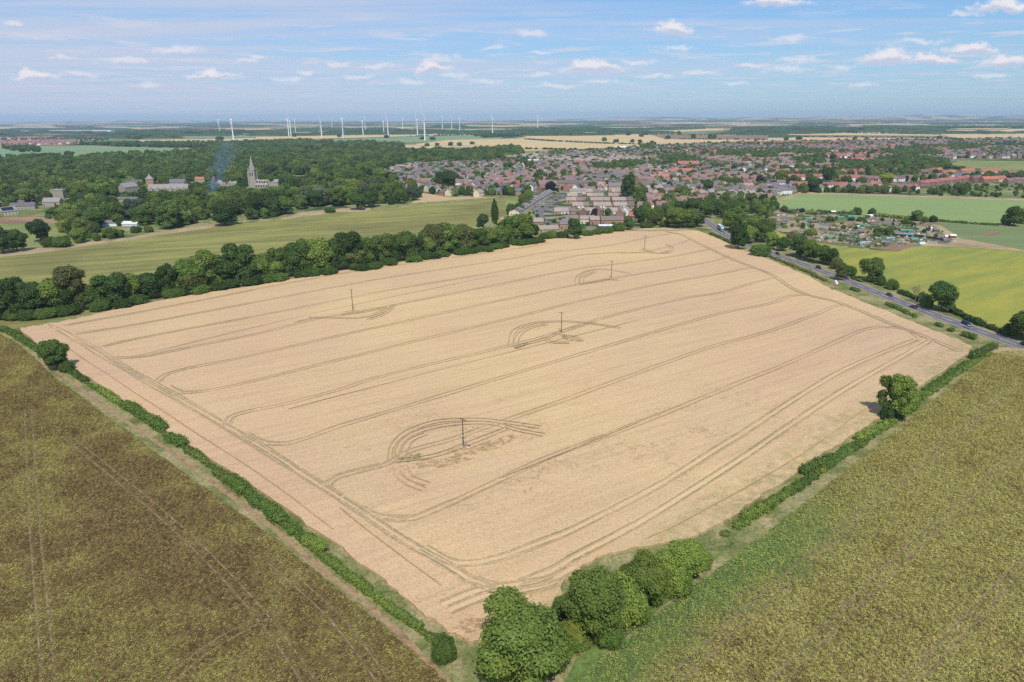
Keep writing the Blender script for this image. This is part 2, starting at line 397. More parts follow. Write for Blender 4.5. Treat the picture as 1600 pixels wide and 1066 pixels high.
M_WHEAT = mat_wheat()
M_TRK = mat_track('wheel_track', (.25, .165, .09), .22, .50, .80)
M_TRKG = mat_track('wheel_track_green', (.20, .18, .095), .24, .52, .82)
M_STRAW = mat_track('wheel_straw', (.68, .50, .27), .25, .55, .36)
M_FLAT = mat_track('flattened_wheat', (.27, .165, .065), .36, .60, .8)
M_FLATG = mat_track('weedy_patch', (.14, .16, .05), .38, .55, .8)
M_BEANL = mat_beans('bean_crop_left', (.31, .275, .088), 1)
WEED = (at(840, 1090), at(1360, 742), 13)
M_BEANR = mat_beans('bean_crop_right', (.37, .325, .125), 5, extra=WEED)
M_VERGE = mat_grass('verge_grass', [(.30, (.09, .125, .038)), (.44, (.17, .185, .06)), (.56, (.29, .26, .12)), (.70, (.38, .31, .17))], .09, fine=1.1, mott=.4, bump=.9)
M_PAST = mat_grass('dry_pasture', [(.32, (.145, .125, .052)), (.46, (.20, .19, .062)), (.58, (.28, .27, .082)), (.7, (.25, .26, .075))], .012, (-R(22), .10, .09), mott=.18)
M_YEL = mat_grass('yellowing_crop', [(.32, (.17, .21, .06)), (.48, (.255, .27, .058)), (.6, (.335, .31, .055)), (.72, (.29, .30, .07))], .014, (R(-35), .15, .08), mott=.12)
M_GRN = mat_grass('young_crop', [(.3, (.205, .275, .10)), (.6, (.235, .31, .11)), (.75, (.28, .33, .12))], .01, (R(5), .1, .05), mott=.08, bump=.1)
M_GRN2 = mat_grass('grey_green_crop', [(.3, (.135, .175, .075)), (.6, (.19, .235, .095)), (.75, (.22, .24, .095))], .012, (R(5), .1, .05), mott=.12)
M_GRNL = mat_grass('pale_green_crop', [(.3, (.17, .25, .12)), (.6, (.20, .28, .135)), (.75, (.21, .28, .12))], .004, mott=.06, bump=.1)
M_LUSH = mat_grass('lush_grass', [(.3, (.09, .14, .04)), (.6, (.15, .21, .055)), (.75, (.22, .25, .08))], .15, mott=.35, bump=.8)
M_TAN = mat_grass('far_stubble', [(.3, (.50, .36, .18)), (.6, (.58, .43, .22)), (.75, (.54, .43, .20))], .006, (R(4), .15, .03), mott=.08, bump=.1)
M_TAN2 = mat_grass('dry_bank', [(.3, (.26, .20, .11)), (.6, (.42, .32, .18)), (.75, (.50, .37, .22))], .05, mott=.25)
M_BRN = mat_grass('bare_soil', [(.3, (.20, .125, .075)), (.6, (.27, .175, .11)), (.75, (.30, .21, .13))], .02, mott=.2)
M_SCRUB = mat_grass('scrub_grass', [(.3, (.07, .11, .035)), (.5, (.15, .19, .06)), (.62, (.30, .27, .13)), (.75, (.40, .34, .2))], .03, mott=.3, bump=.8)
M_PLAY = mat_grass('mown_grass', [(.3, (.16, .20, .065)), (.6, (.24, .26, .09)), (.75, (.30, .28, .12))], .02, mott=.1)
M_DIRT = mat_grass('dirt_path', [(.3, (.22, .135, .075)), (.5, (.34, .215, .125)), (.7, (.28, .24, .11))], .25, mott=.3)
M_RUT = mat_grass('crop_wheelings', [(.36, (.12, .11, .05)), (.48, (.17, .15, .07)), (.56, (.27, .18, .10)), (.66, (.33, .22, .13))], .6, fine=2.2, mott=.5)
M_FARM = mat_farmland(); M_TOWN = mat_town(); M_ALLOT = mat_allot()
def mat_road():
    m, g = newmat('asphalt'); Pw = g.pos()
    c = g.ramp(g.noise(Pw, .15, 5, .6), [(.3, (.135, .12, .125)), (.7, (.185, .165, .17))])
    c = g.mix(1.0, c, g.ramp(g.noise(Pw, 3, 3, .7), [(.3, (.85, .85, .85)), (.7, (1.15, 1.15, 1.15))]), 'MULTIPLY')
    g.out(c, .9, .2); return m
M_ROAD = mat_road(); M_LINE = plain('road_paint', (.72, .72, .70), .7, .15, 2)

# ------------------------------------------------------------------ land
def sheet(name, px, z, mat, label=None):
    pts = [Vector((*at(x, y, z), z)) for x, y in px]
    tris = tessellate_polygon([pts])
    me = bpy.data.meshes.new(name); me.from_pydata(pts, [], [t for t in tris]); me.materials.append(mat); me.update()
    bm = bmesh.new(); bm.from_mesh(me)
    for f in bm.faces:
        if f.normal.z < 0: f.normal_flip()
    bm.to_mesh(me); bm.free()
    return tag(link(name, me), kind='structure')
FAR = 24000
gm = MB()
xs = [-FAR, -8000, -2500, -800, 0, 800, 2500, 8000, FAR]; ys = [-3000, -300, 0, 300, 1000, 3000, 8000, FAR]
for i in range(len(xs) - 1):
    for j in range(len(ys) - 1):
        gm.add([(xs[i], ys[j], 0), (xs[i + 1], ys[j], 0), (xs[i + 1], ys[j + 1], 0), (xs[i], ys[j + 1], 0)], [(0, 1, 2, 3)])
tag(gm.obj('ground', M_FARM), kind='structure')

sheet('grass_verge', [(-900, 470), (-200, 380), (340, 340), (800, 306), (1000, 325), (1210, 318), (1300, 330), (2300, 350), (2600, 800), (2200, 2200), (-600, 2200)], .02, M_VERGE)

# the big wheat field stands knee-high above the verge
WH = .6
WHEAT = [(30, 513), (60, 508), (100, 502), (160, 488), (270, 465), (400, 446), (520, 425), (650, 406), (760, 388), (850, 374), (905, 369), (960, 362), (1005, 357), (1050, 357),
         (1092, 361), (1120, 372), (1150, 386), (1185, 399), (1215, 411), (1260, 430), (1300, 452), (1345, 470), (1400, 492), (1460, 516), (1520, 540), (1512, 553), (1465, 585), (1425, 612), (1385, 645),
         (1345, 672), (1290, 706), (1240, 740), (1190, 772), (1150, 803), (1118, 822), (1085, 838), (1030, 848), (960, 862), (915, 880), (885, 905), (872, 935), (862, 952), (835, 958),
         (800, 962), (775, 985), (752, 1000), (735, 1002), (700, 984), (662, 958), (600, 905), (520, 845), (430, 783), (350, 728), (270, 678), (190, 622), (120, 578), (60, 538)]
def raised(name, px, z, mat):
    o = sheet(name, px, z, mat); me = o.data
    bm = bmesh.new(); bm.from_mesh(me)
    e = [x for x in bm.edges if x.is_boundary]
    r = bmesh.ops.extrude_edge_only(bm, edges=e)
    for v in [v for v in r['geom'] if isinstance(v, bmesh.types.BMVert)]: v.co.z = 0.0
    bmesh.ops.recalc_face_normals(bm, faces=bm.faces); bm.to_mesh(me); bm.free(); return o
def ragged(poly, n=6, amp=1.2, seed=1):
    "subdivide a pixel outline and roughen it, in metres"
    r = random.Random(seed); out = []
    for i in range(len(poly)):
        a, b = poly[i], poly[(i + 1) % len(poly)]
        for k in range(n):
            t = k / n; x = a[0] + (b[0] - a[0]) * t; y = a[1] + (b[1] - a[1]) * t
            s = mpp(x, min(y, 1066)) if y > 200 else 1
            out.append((x + r.uniform(-amp, amp) / s * .7, y + r.uniform(-amp, amp) / s * .3))
    return out
raised('wheat_field', ragged(WHEAT, 7, .8, 2), WH, M_WHEAT)
BEANL = [(-600, 440), (0, 522), (25, 535), (50, 556), (85, 590), (130, 622), (180, 660), (250, 712), (330, 768), (420, 835), (500, 898), (590, 970), (670, 1040), (720, 1090), (1000, 1400), (900, 2100), (-700, 2100)]
raised('left_bean_field', ragged(BEANL, 6, .7, 3), .35, M_BEANL)
BEANR = [(1600, 549), (1570, 549), (1548, 555), (1500, 592), (1450, 632), (1400, 672), (1340, 722), (1280, 768), (1225, 812), (1160, 862), (1090, 912), (1020, 966), (940, 1030), (870, 1085), (700, 1400), (800, 2100), (2600, 2100), (2600, 760), (2000, 640), (1720, 570)]
raised('right_bean_field', ragged(BEANR, 6, .7, 4), .35, M_BEANR)
sheet('dry_headland', ragged([(1535, 552), (1560, 543), (1610, 545), (1650, 560), (1600, 556), (1560, 552)], 4, 1, 5), .42, M_TAN2)

def strip(mb, pts, width, z, off=0.0, mi=0):
    "flat ribbon along world points"
    P = [Vector(p) for p in pts]; L = []; Rr = []
    for i, p in enumerate(P):
        d = (P[min(i + 1, len(P) - 1)] - P[max(i - 1, 0)]); d.normalize(); n = Vector((-d.y, d.x))
        a = p + n * (off - width / 2); b = p + n * (off + width / 2)
        L.append((a.x, a.y, z)); Rr.append((b.x, b.y, z))
    n = len(P); mb.add(L + Rr, [(i, n + i, n + i + 1, i + 1) for i in range(n - 1)], mi)
def smooth(px, z=0.0, n=6):
    P = [Vector(at(x, y, z)) for x, y in px]; out = []
    for i in range(len(P) - 1):
        a, b, c, d = P[max(i - 1, 0)], P[i], P[i + 1], P[min(i + 2, len(P) - 1)]
        for k in range(n):
            t = k / n
            out.append(.5 * ((2 * b) + (c - a) * t + (2 * a - 5 * b + 4 * c - d) * t * t + (3 * b - a - 3 * c + d) * t ** 3))
    out.append(P[-1]); return out
TR = [  # tramlines through the wheat
    [(100, 509), (275, 477), (400, 452), (575, 421), (800, 390), (862, 379)],
    [(118, 522), (225, 505), (400, 472), (600, 435), (800, 404), (850, 395), (937, 386), (1025, 369), (1052, 365)],
    [(160, 542), (225, 527), (400, 494), (600, 455), (800, 421), (900, 400), (960, 395), (1005, 394), (1050, 384), (1080, 374)],
    [(178, 559), (225, 557), (300, 542), (400, 522), (487, 500), (575, 484), (625, 475), (800, 440), (905, 420), (975, 411), (1050, 401), (1107, 390)],
    [(243, 598), (262, 584), (310, 572), (400, 554), (600, 509), (800, 466), (900, 445), (955, 435), (1050, 420), (1122, 406), (1137, 399)],
    [(262, 603), (285, 613), (325, 610), (400, 594), (600, 545), (800, 497), (900, 472), (1025, 445), (1125, 428), (1175, 419), (1205, 428)],
    [(354, 665), (363, 650), (400, 640), (437, 633), (530, 609), (600, 587), (800, 539), (870, 520), (925, 502), (1065, 467), (1125, 457), (1195, 437), (1214, 432)],
    [(385, 678), (410, 691), (445, 693), (480, 684), (530, 666), (617, 640), (800, 585), (925, 548), (1025, 518), (1125, 490), (1200, 475), (1235, 463), (1268, 461)],
    [(511, 762), (528, 745), (600, 726), (640, 705), (700, 688), (760, 667), (850, 636), (950, 600), (1050, 563), (1125, 538), (1200, 518), (1260, 497), (1300, 480), (1322, 477)],
    [(560, 793), (596, 807), (640, 811), (696, 789), (760, 760), (853, 716), (950, 680), (1060, 637), (1150, 600), (1230, 568), (1300, 537), (1345, 517), (1380, 511), (1415, 515), (1437, 528)],
]
TRH = [  # headland rounds, driven twice
    [(82, 510), (150, 545), (205, 580), (245, 601), (300, 633), (355, 666), (420, 705), (470, 738), (520, 769), (570, 801), (620, 836), (680, 873), (730, 903), (775, 922)],
    [(90, 513), (205, 583), (300, 636), (400, 696), (520, 772), (620, 838), (690, 878), (735, 905)],
    [(660, 855), (700, 876), (740, 880), (790, 868), (850, 846), (900, 825), (980, 785), (1060, 740), (1150, 683), (1240, 625), (1320, 577), (1390, 547), (1432, 530)],
    [(740, 906), (790, 915), (850, 897), (900, 869), (960, 838), (1060, 780), (1150, 722), (1230, 668), (1320, 608), (1400, 563), (1455, 531)],
    [(1040, 362), (1065, 367), (1085, 377), (1108, 388), (1137, 402), (1200, 427), (1218, 437), (1240, 452), (1270, 463), (1300, 470), (1330, 480), (1380, 501), (1408, 512), (1440, 524), (1468, 536), (1500, 549)],
    [(690, 946), (740, 925), (800, 915), (860, 905), (900, 885)],
    [(700, 955), (760, 930), (820, 922), (870, 908)],
]
LOOPS = [  # rounds driven about the poles
    [(612, 722), (613, 700), (632, 678), (662, 664), (700, 657), (745, 656), (790, 660), (845, 668)],
    [(618, 716), (624, 694), (650, 676), (700, 664), (760, 661), (810, 672), (850, 680)],
    [(626, 715), (640, 690), (665, 678)],
    [(620, 728), (622, 742), (640, 755), (662, 765)], [(630, 728), (640, 745), (668, 757)],
    [(620, 720), (680, 712), (740, 690), (790, 670)],
    [(798, 541), (800, 524), (812, 512), (845, 504), (900, 503), (970, 513)], [(806, 540), (809, 526), (825, 514), (855, 507)],
    [(800, 543), (850, 530), (880, 518), (930, 503)], [(850, 526), (862, 535), (890, 536)],
    [(902, 446), (903, 433), (918, 424), (945, 421), (985, 428)], [(910, 444), (911, 434), (930, 425)], [(905, 445), (930, 441), (955, 436)],
    [(480, 497), (520, 497), (560, 497), (592, 489), (618, 476)], [(530, 493), (560, 489), (605, 481)], [(575, 500), (598, 492), (612, 480)],
    [(968, 396), (1005, 395), (1040, 396), (1050, 389), (1042, 382)], [(1012, 392), (1030, 396), (1046, 392)],
]
tb = MB()
def straw(px, w):
    soft(tb, smooth(px, WH, 8), w, ZT(), 0, 2)
EDGE = []
def soft(mb, pts, width, z, off=0.0, mi=0):
    "ribbon that fades to both sides and wanders a little"
    P = []
    for a, b in zip(pts, pts[1:]):
        k = max(1, int((b - a).length / 3)); P += [a.lerp(b, i / k) for i in range(k)]
    P.append(Vector(pts[-1])); rows = [[], [], []]; n = len(P); wob = rnd.uniform(0, 9)
    for i, p in enumerate(P):
        d = P[min(i + 1, n - 1)] - P[max(i - 1, 0)]; d.normalize(); q = Vector((-d.y, d.x)); o = off + .10 * math.sin(i * .43 + wob) + rnd.uniform(-.05, .05); w2 = width * (.8 + .25 * math.sin(i * .19 + wob * 2) + rnd.uniform(-.1, .1))
        for r, e in enumerate((-.5, 0, .5)): c = p + q * (o + e * w2); rows[r].append((c.x, c.y, z))
        if i == 0 or i == n - 1: pass
    end = [0 if i in (0, n - 1) else 1 for i in range(n)]
    EDGE.extend([0] * n + end + [0] * n)
    mb.add(rows[0] + rows[1] + rows[2], [(r * n + i, (r + 1) * n + i, (r + 1) * n + i + 1, r * n + i + 1) for r in (0, 1) for i in range(n - 1)], mi)
_z = [WH + .04]
def ZT(): _z[0] += .0026; return _z[0]
def pair(px, mi, w=.5, gauge=1.95):
    p = smooth(px, WH, 8)
    for s in (-1, 1): soft(tb, p, w * 1.9, ZT(), s * gauge / 2, mi)
for t in TRH[:4]: straw(t, 4.2)
for t in TRH[4:]: straw(t, 3.0)
for t in TR: pair(t, 0)
for t in TR: pair(t[:2] + [t[2]] if len(t) > 2 else t, 1, .62)
for t in TRH: pair(t, 1, .58)
for t in LOOPS: pair(t, 1 if t[0][0] in (612, 798) else 0, .32)
for px in ([(1000, 660), (900, 700), (780, 748)], [(530, 792), (600, 850), (690, 915)], [(90, 534), (250, 640), (420, 752), (520, 828)], [(1420, 590), (1250, 712), (1080, 808), (1010, 843)],
           [(200, 560), (500, 488), (780, 430)], [(450, 640), (700, 575), (1000, 500)]):
    soft(tb, smooth(px, WH, 8), .42, ZT(), 0, 0)
wt = tb.obj('wheel_tracks', [M_TRK, M_TRKG, M_STRAW]); tag(wt, kind='structure')
ea_ = wt.data.attributes.new('edge', 'FLOAT', 'POINT'); ea_.data.foreach_set('value', [float(q) for q in EDGE])
def blob(px, py, a, b, ang=0, n=26, seed=0):
    r = random.Random(seed); o = []
    for k in range(n):
        t = 2 * math.pi * k / n; q = r.uniform(.65, 1.15)
        x, y = a * q * math.cos(t), b * q * math.sin(t)
        o.append((px + x * math.cos(ang) - y * math.sin(ang), py + x * math.sin(ang) + y * math.cos(ang)))
    return o
for i, (x, y, a, b, an, mt) in enumerate([(770, 695, 48, 8, -.32, 0), (690, 722, 52, 8, -.15, 0), (724, 704, 24, 7, -.1, 0), (640, 716, 26, 6, -.2, 1), (890, 527, 18, 4, .1, 1), (897, 530, 16, 4, .1, 0), (472, 501, 14, 1.6, -.2, 0),
                                          (551, 487, 14, 2.5, 0, 0), (955, 437, 14, 2, .1, 0), (1007, 391, 10, 1.5, 0, 0), (770, 922, 26, 6, -.1, 1), (745, 975, 36, 12, -.2, 0), (815, 540, 14, 4, -.3, 1), (88, 513, 16, 4, .4, 1), (1020, 360, 60, 1.5, 0, 1)]):
    sheet('trampled_patch', blob(x, y, a, b, an, seed=i), WH + .004 + .0022 * i, [M_FLAT, M_FLATG][mt])
# soil tracks left by wheels in the two bean fields, path beside the hedge
db = MB()
RUTPX = ([(44, 640), (52, 797), (70, 1000), (76, 1090)], [(105, 683), (262, 812), (394, 945), (500, 1090)], [(1585, 606), (1341, 808), (1055, 1060)], [(1640, 840), (1500, 985), (1400, 1090)], [(420, 872), (520, 962), (600, 1066)], [(250, 1075), (330, 1010), (440, 950)], [(1600, 700), (1400, 880), (1200, 1080)])
for px in RUTPX:
    p = smooth(px, .35, 8)
    for s in (-1, 1): strip(db, p, .30, .365, s * .95, 1)
p = smooth([(60, 560), (110, 597), (180, 648), (260, 702), (350, 768), (430, 830), (520, 905), (600, 970), (690, 1060), (740, 1120)], .03, 8)
strip(db, p, 1.3, .06, .2, 0)
tag(db.obj('dirt_paths', [M_DIRT, M_RUT]), kind='structure')

# fields beyond
sheet('dry_pasture', [(-600, 490), (-600, 440), (-100, 413), (0, 402), (60, 392), (120, 385), (200, 375), (290, 360), (345, 352), (420, 346), (470, 336), (520, 332), (600, 327), (660, 319), (740, 312), (812, 307), (835, 335), (850, 366), (800, 380), (650, 402), (400, 440), (200, 476), (100, 496), (0, 520)], .06, M_PAST)
sheet('dry_bank', ragged([(-20, 397), (60, 388), (130, 380), (200, 371), (300, 354), (345, 349), (345, 353), (240, 369), (120, 386), (0, 403)], 3, 2, 8), .09, M_TAN2)
sheet('dry_bank', ragged([(440, 341), (470, 333), (540, 325), (580, 325), (575, 331), (520, 333), (465, 340), (440, 344)], 3, 2, 9), .09, M_TAN2)
sheet('left_paddock', [(-300, 372), (-300, 345), (0, 345), (70, 346), (130, 362), (110, 382), (40, 388), (0, 390)], .08, M_PLAY)
sheet('brown_paddock', [(-300, 352), (-300, 341), (0, 341), (48, 346), (40, 350), (0, 350)], .11, M_BRN)
sheet('yellow_field', [(1195, 352), (1212, 361), (1240, 373), (1290, 381), (1330, 386), (1370, 391), (1400, 393), (1440, 384), (1520, 388), (1600, 392), (2100, 405), (2300, 720), (1720, 570), (1600, 524), (1500, 492), (1400, 455), (1340, 432), (1290, 408), (1250, 392), (1205, 375)], .07, M_YEL)
sheet('grass_field', [(1462, 347), (1600, 355), (2100, 372), (2100, 404), (1600, 392), (1520, 387), (1480, 370)], .09, M_GRN2)
sheet('dry_bank', blob(1548, 366, 16, 3, 0, seed=4), .12, M_BRN)
sheet('young_crop_field', [(1210, 315), (1216, 308), (1250, 301), (1450, 308), (1600, 313), (2100, 330), (2100, 370), (1600, 351), (1460, 345), (1350, 336), (1215, 324)], .1, M_GRN)
sheet('dry_bank', ragged([(1212, 316), (1250, 300), (1450, 306), (1600, 311), (1600, 314), (1450, 309.5), (1250, 303), (1222, 316), (1215, 322)], 4, 1.2, 3), .16, M_TAN2)
sheet('allotments', [(1195, 322), (1215, 325), (1350, 337), (1462, 346), (1485, 368), (1530, 386), (1440, 384), (1400, 393), (1330, 387), (1290, 381), (1240, 373), (1195, 352), (1170, 340)], .13, M_ALLOT)
sheet('dug_plot', [(1372, 388), (1388, 380), (1432, 381), (1425, 386), (1400, 392)], .17, M_BRN)
sheet('dirt_lane', [(1455, 350), (1470, 352), (1500, 372), (1600, 391), (1600, 393), (1530, 388), (1480, 386), (1440, 384), (1440, 380), (1480, 382), (1490, 376)], .16, M_TAN2)
sheet('dirt_lane', [(1250, 352), (1256, 351), (1290, 370), (1285, 374)], .17, M_TAN2)
sheet('scrub_land', [(1405, 300), (1450, 294), (1500, 288), (1600, 286), (2100, 290), (2100, 330), (1600, 312), (1450, 307)], .12, M_SCRUB)
TOWN = [(598, 270), (640, 260), (700, 256), (770, 252), (812, 246), (850, 243), (935, 235), (1010, 231), (1060, 228), (1110, 225), (1200, 224), (1300, 222), (1420, 220), (1600, 218), (2000, 216), (2000, 250), (1600, 250), (1500, 251),
        (1480, 262), (1560, 272), (1640, 276), (1900, 280), (1900, 292), (1600, 291), (1500, 292), (1460, 294), (1420, 302), (1250, 299), (1212, 308), (1190, 322), (1130, 336), (1080, 333), (1005, 345), (985, 352), (950, 360), (900, 366), (855, 372), (815, 365), (795, 342), (812, 307), (700, 308), (640, 298), (606, 284)]
sheet('town_ground', TOWN, .05, M_TOWN)
sheet('estate_green', [(790, 312), (812, 305), (835, 307), (830, 318), (810, 330), (790, 336)], .1, M_PLAY)
sheet('playing_field', [(1500, 264), (1480, 258), (1500, 251), (1700, 252), (1900, 254), (1900, 268), (1600, 266), (1560, 268)], .12, M_PLAY)
sheet('playing_field', [(1288, 252), (1292, 249), (1350, 249), (1352, 252)], .12, M_PLAY)
K = [('T', [(85, 250), (105, 246), (200, 243), (196, 248), (120, 252)]), ('T', [(-300, 266), (0, 260), (40, 256), (90, 252), (122, 252.5), (60, 258), (0, 265)]),
     ('L', [(-500, 228), (100, 228), (312, 231.5), (302, 238), (250, 243), (180, 245), (90, 246), (60, 246), (-500, 248)]),
     ('T', [(210, 219), (400, 216), (400, 219.5), (215, 221.5)]), ('L', [(290, 211), (400, 208.5), (470, 210), (400, 215), (290, 217)]), ('L', [(375, 229), (392, 225.5), (410, 230), (385, 232)]),
     ('L', [(420, 207), (560, 205), (620, 205.5), (560, 209), (420, 211)]), ('T', [(400, 214), (540, 212), (760, 209.5), (795, 207), (795, 209), (640, 213), (540, 216), (400, 219)]), ('L', [(480, 219), (640, 213.5), (795, 209.5), (780, 217), (640, 223), (560, 224), (480, 222)]),
     ('T', [(650, 225), (700, 219), (800, 216.5), (1000, 226), (1040, 226), (1000, 233), (900, 233), (830, 232), (760, 228), (650, 227)]),
     ('P', [(630, 233), (700, 230), (765, 231), (752, 236), (700, 237.5), (635, 236)]), ('P', [(818, 236), (900, 234), (908, 240), (860, 244), (822, 244)]),
     ('T', [(800, 215.5), (850, 213), (1000, 211), (1020, 211.5), (1040, 217.5), (1200, 219), (1195, 222), (1050, 225), (1000, 225)]), ('B', [(1020, 211.5), (1200, 211.5), (1200, 218), (1040, 217)]),
     ('T', [(950, 207), (1080, 202.5), (1130, 200), (1130, 204), (1000, 208)]), ('2', [(1060, 206), (1200, 205), (1200, 210.8), (1060, 211)]), ('T', [(815, 207), (850, 205), (850, 209), (815, 211)]),
     ('T', [(1215, 223), (1240, 214.5), (1480, 216), (1475, 219), (1300, 222.5)]), ('B', [(1240, 213.7), (1250, 211.5), (1470, 213.3), (1480, 215.5)]), ('T', [(1228, 211), (1245, 208), (1340, 207.5), (1480, 210), (1470, 212.5)]),
     ('T', [(1395, 207), (1405, 202), (1600, 201.5), (2100, 201), (2100, 208), (1600, 208), (1420, 207.5)]), ('T', [(1470, 211), (1600, 209), (2100, 209), (2100, 216), (1600, 217), (1500, 217)]),
     ('T', [(1290, 197), (1360, 195.5), (1360, 197), (1300, 198)]), ('T', [(170, 202.5), (215, 199), (222, 202), (190, 205)]), ('T', [(60, 198), (110, 197), (110, 198), (60, 199)]), ('T', [(930, 195.3), (1040, 194), (1040, 195.5), (940, 196.5)]),
     ('T', [(310, 202.3), (420, 200.5), (430, 202.3), (330, 204.3)]), ('B', [(360, 199.3), (500, 198.3), (500, 200), (370, 200.7)]), ('T', [(600, 201), (700, 200), (700, 201.3), (610, 202)]), ('T', [(700, 196.2), (860, 195.5), (850, 196.6), (720, 197.3)]), ('T', [(1120, 193.6), (1260, 192.6), (1250, 193.8), (1130, 194.8)]), ('T', [(860, 199.5), (1020, 198.5), (1000, 200.3), (880, 201)]), ('B', [(1100, 199), (1180, 198.4), (1190, 200.2), (1110, 200.8)]), ('T', [(1400, 196), (1600, 195.4), (1600, 196.6), (1420, 197)]), ('T', [(430, 196.5), (560, 196), (560, 197.2), (450, 197.6)]), ('T', [(230, 198.6), (330, 198), (330, 199.2), (240, 199.8)]), ('L', [(730, 203), (800, 201.5), (800, 205), (735, 206)])]
rk_f = random.Random(33)
for _k in range(150):
    yy = 190.2 + 13.5 * rk_f.random() ** 1.3; xx = rk_f.uniform(-40, 1640); ww = rk_f.uniform(18, 75); hh = rk_f.uniform(.28, .55) + (yy - 190) * .05; sk = rk_f.uniform(-8, 8)
    if any(inpoly(xx + o_, yy, p_) for _, p_ in K[:60] for o_ in (-ww, 0, ww)): continue
    if 190 < yy < 204: K.append((rk_f.choice(['T', 'T', 'T', 'L', 'B', 'T']), [(xx - ww, yy + hh), (xx - ww + sk, yy - hh * .6), (xx + ww + sk, yy - hh), (xx + ww, yy + hh * .7)]))
MM = {'T': M_TAN, 'L': M_GRNL, 'P': M_PLAY, 'B': M_BRN, '2': M_GRN2}
NMF = {'T': 'stubble_field', 'L': 'green_field', 'P': 'pasture', 'B': 'ploughed_field', '2': 'grey_field'}
for i, (k, px) in enumerate(K): sheet(NMF[k], px, .35 + .035 * i, MM[k])

# low hills on the right of the horizon
def hill(name, x0, x1, dist, depth, h, seed):
    r = random.Random(seed); mb = MB(); nx, ny = 60, 8; ph = [r.uniform(0, 6) for _ in range(6)]
    vs = []
    for j in range(ny + 1):
        for i in range(nx + 1):
            t = i / nx; s = j / ny
            e = math.sin(math.pi * min(1, t * 1.0)) ** .6 * math.sin(math.pi * s) ** 1.2
            k = 1 + .22 * math.sin(t * 9 + ph[0]) + .14 * math.sin(t * 21 + ph[1] + s * 3) + .06 * math.sin(t * 47 + ph[2])
            vs.append((x0 + (x1 - x0) * t, dist + depth * s, h * e * k - 2))
    mb.add(vs, [(j * (nx + 1) + i, j * (nx + 1) + i + 1, (j + 1) * (nx + 1) + i + 1, (j + 1) * (nx + 1) + i) for j in range(ny) for i in range(nx)])
    o = mb.obj(name, M_FARM); tag(o, kind='structure')
    for p in o.data.polygons: p.use_smooth = True
hill('distant_hills', 4200, 21000, 14000, 6000, 118, 1)
hill('distant_hills', -2000, 12000, 17500, 5500, 70, 5)
hill('distant_hills', -21000, -2000, 18500, 5000, 52, 9)

# main road: kerbless country road with edge lines and centre dashes
RC = [(1088, 335), (1100, 343), (1112, 352), (1128, 364), (1150, 375), (1180, 386), (1215, 399.5), (1250, 411), (1300, 429.5), (1350, 449), (1400, 469), (1450, 488), (1500, 506.5), (1550, 524.5), (1600, 542.5), (1700, 577), (1850, 625), (2050, 690)]
rc = smooth(RC, .1, 8)
rb = MB(); strip(rb, rc, 8.2, .115); tag(rb.obj('road', M_ROAD), kind='structure')
lb = MB()
for s in (-1, 1): strip(lb, rc, .22, .125, s * 3.75)
acc = 0
def resample(p, step):
    o = [p[0]]; 
    for a, b in zip(p, p[1:]):
        d = (b - a).length; k = max(1, int(d / step))
        for i in range(1, k + 1): o.append(a.lerp(b, i / k))
    return o
cr_ = resample(rc, 1.0)
for i in range(0, len(cr_) - 6, 9): strip(lb, cr_[i:i + 6], .2, .125)
tag(lb.obj('road_markings', M_LINE), kind='structure')
sb = MB()
EST = [[(868, 352), (850, 346), (843, 334), (850, 325), (868, 314), (880, 305)], [(858, 306), (880, 304), (940, 300)], [(1006, 335), (1012, 320), (1008, 306), (990, 296)], [(868, 352), (900, 356)]]
for e in EST: strip(sb, smooth(e, .1, 6), 7, .19)
# ------------------------------------------------------------------ foliage
def leafmat(name, c, var=.25, hue=.3):
    m, g = newmat(name); oi = g.n('ShaderNodeObjectInfo')
    n = g.noise(g.pos(), .45, 3, .6); big = g.noise(g.pos(), .12, 2)
    rf = g.m('MULTIPLY', g.m('MULTIPLY_ADD', n, var * 2, 1 - var), g.m('MULTIPLY_ADD', oi.outputs['Random'], .66, .72))
    warm = (c[0] * 1.2, c[1] * 1.1, c[2] * .95)
    f = g.m('MULTIPLY_ADD', g.m('SUBTRACT', g.noise(g.pos(), 2.6, 2, .7), .5), 1.3, 1.0)
    f = g.m('MULTIPLY', f, rf)
    cc = g.mix(g.step(big, .4, .65), c, warm)
    cc = g.v('SCALE', cc); g.put(cc.node.inputs[3], f)
    tr = g.mix(.5, cc, (c[0] * 1.6, c[1] * 1.7, c[2] * .8))
    g.out(cc, .6, .25, trans=(tr, .22)); return m
TONES = {'dark': (.056, .104, .022), 'mid': (.096, .156, .030), 'light': (.155, .220, .042), 'lime': (.25, .28, .045), 'olive': (.125, .148, .040),
         'purple': (.040, .020, .030), 'cream': (.40, .42, .24), 'silver': (.130, .165, .095), 'blue': (.062, .098, .060)}
WORD = {'dark': 'dark green', 'mid': 'mid green', 'light': 'light green', 'lime': 'yellow-green', 'olive': 'olive green', 'purple': 'dark purple', 'cream': 'cream blossomed', 'silver': 'silvery green', 'blue': 'blue-green'}
LM = {k: leafmat('foliage_' + k, v) for k, v in TONES.items()}
M_BARK = plain('bark', (.13, .10, .075), .95, .3, 2)
M_DEAD = plain('dead_wood', (.22, .16, .115), .95, .3, 2)

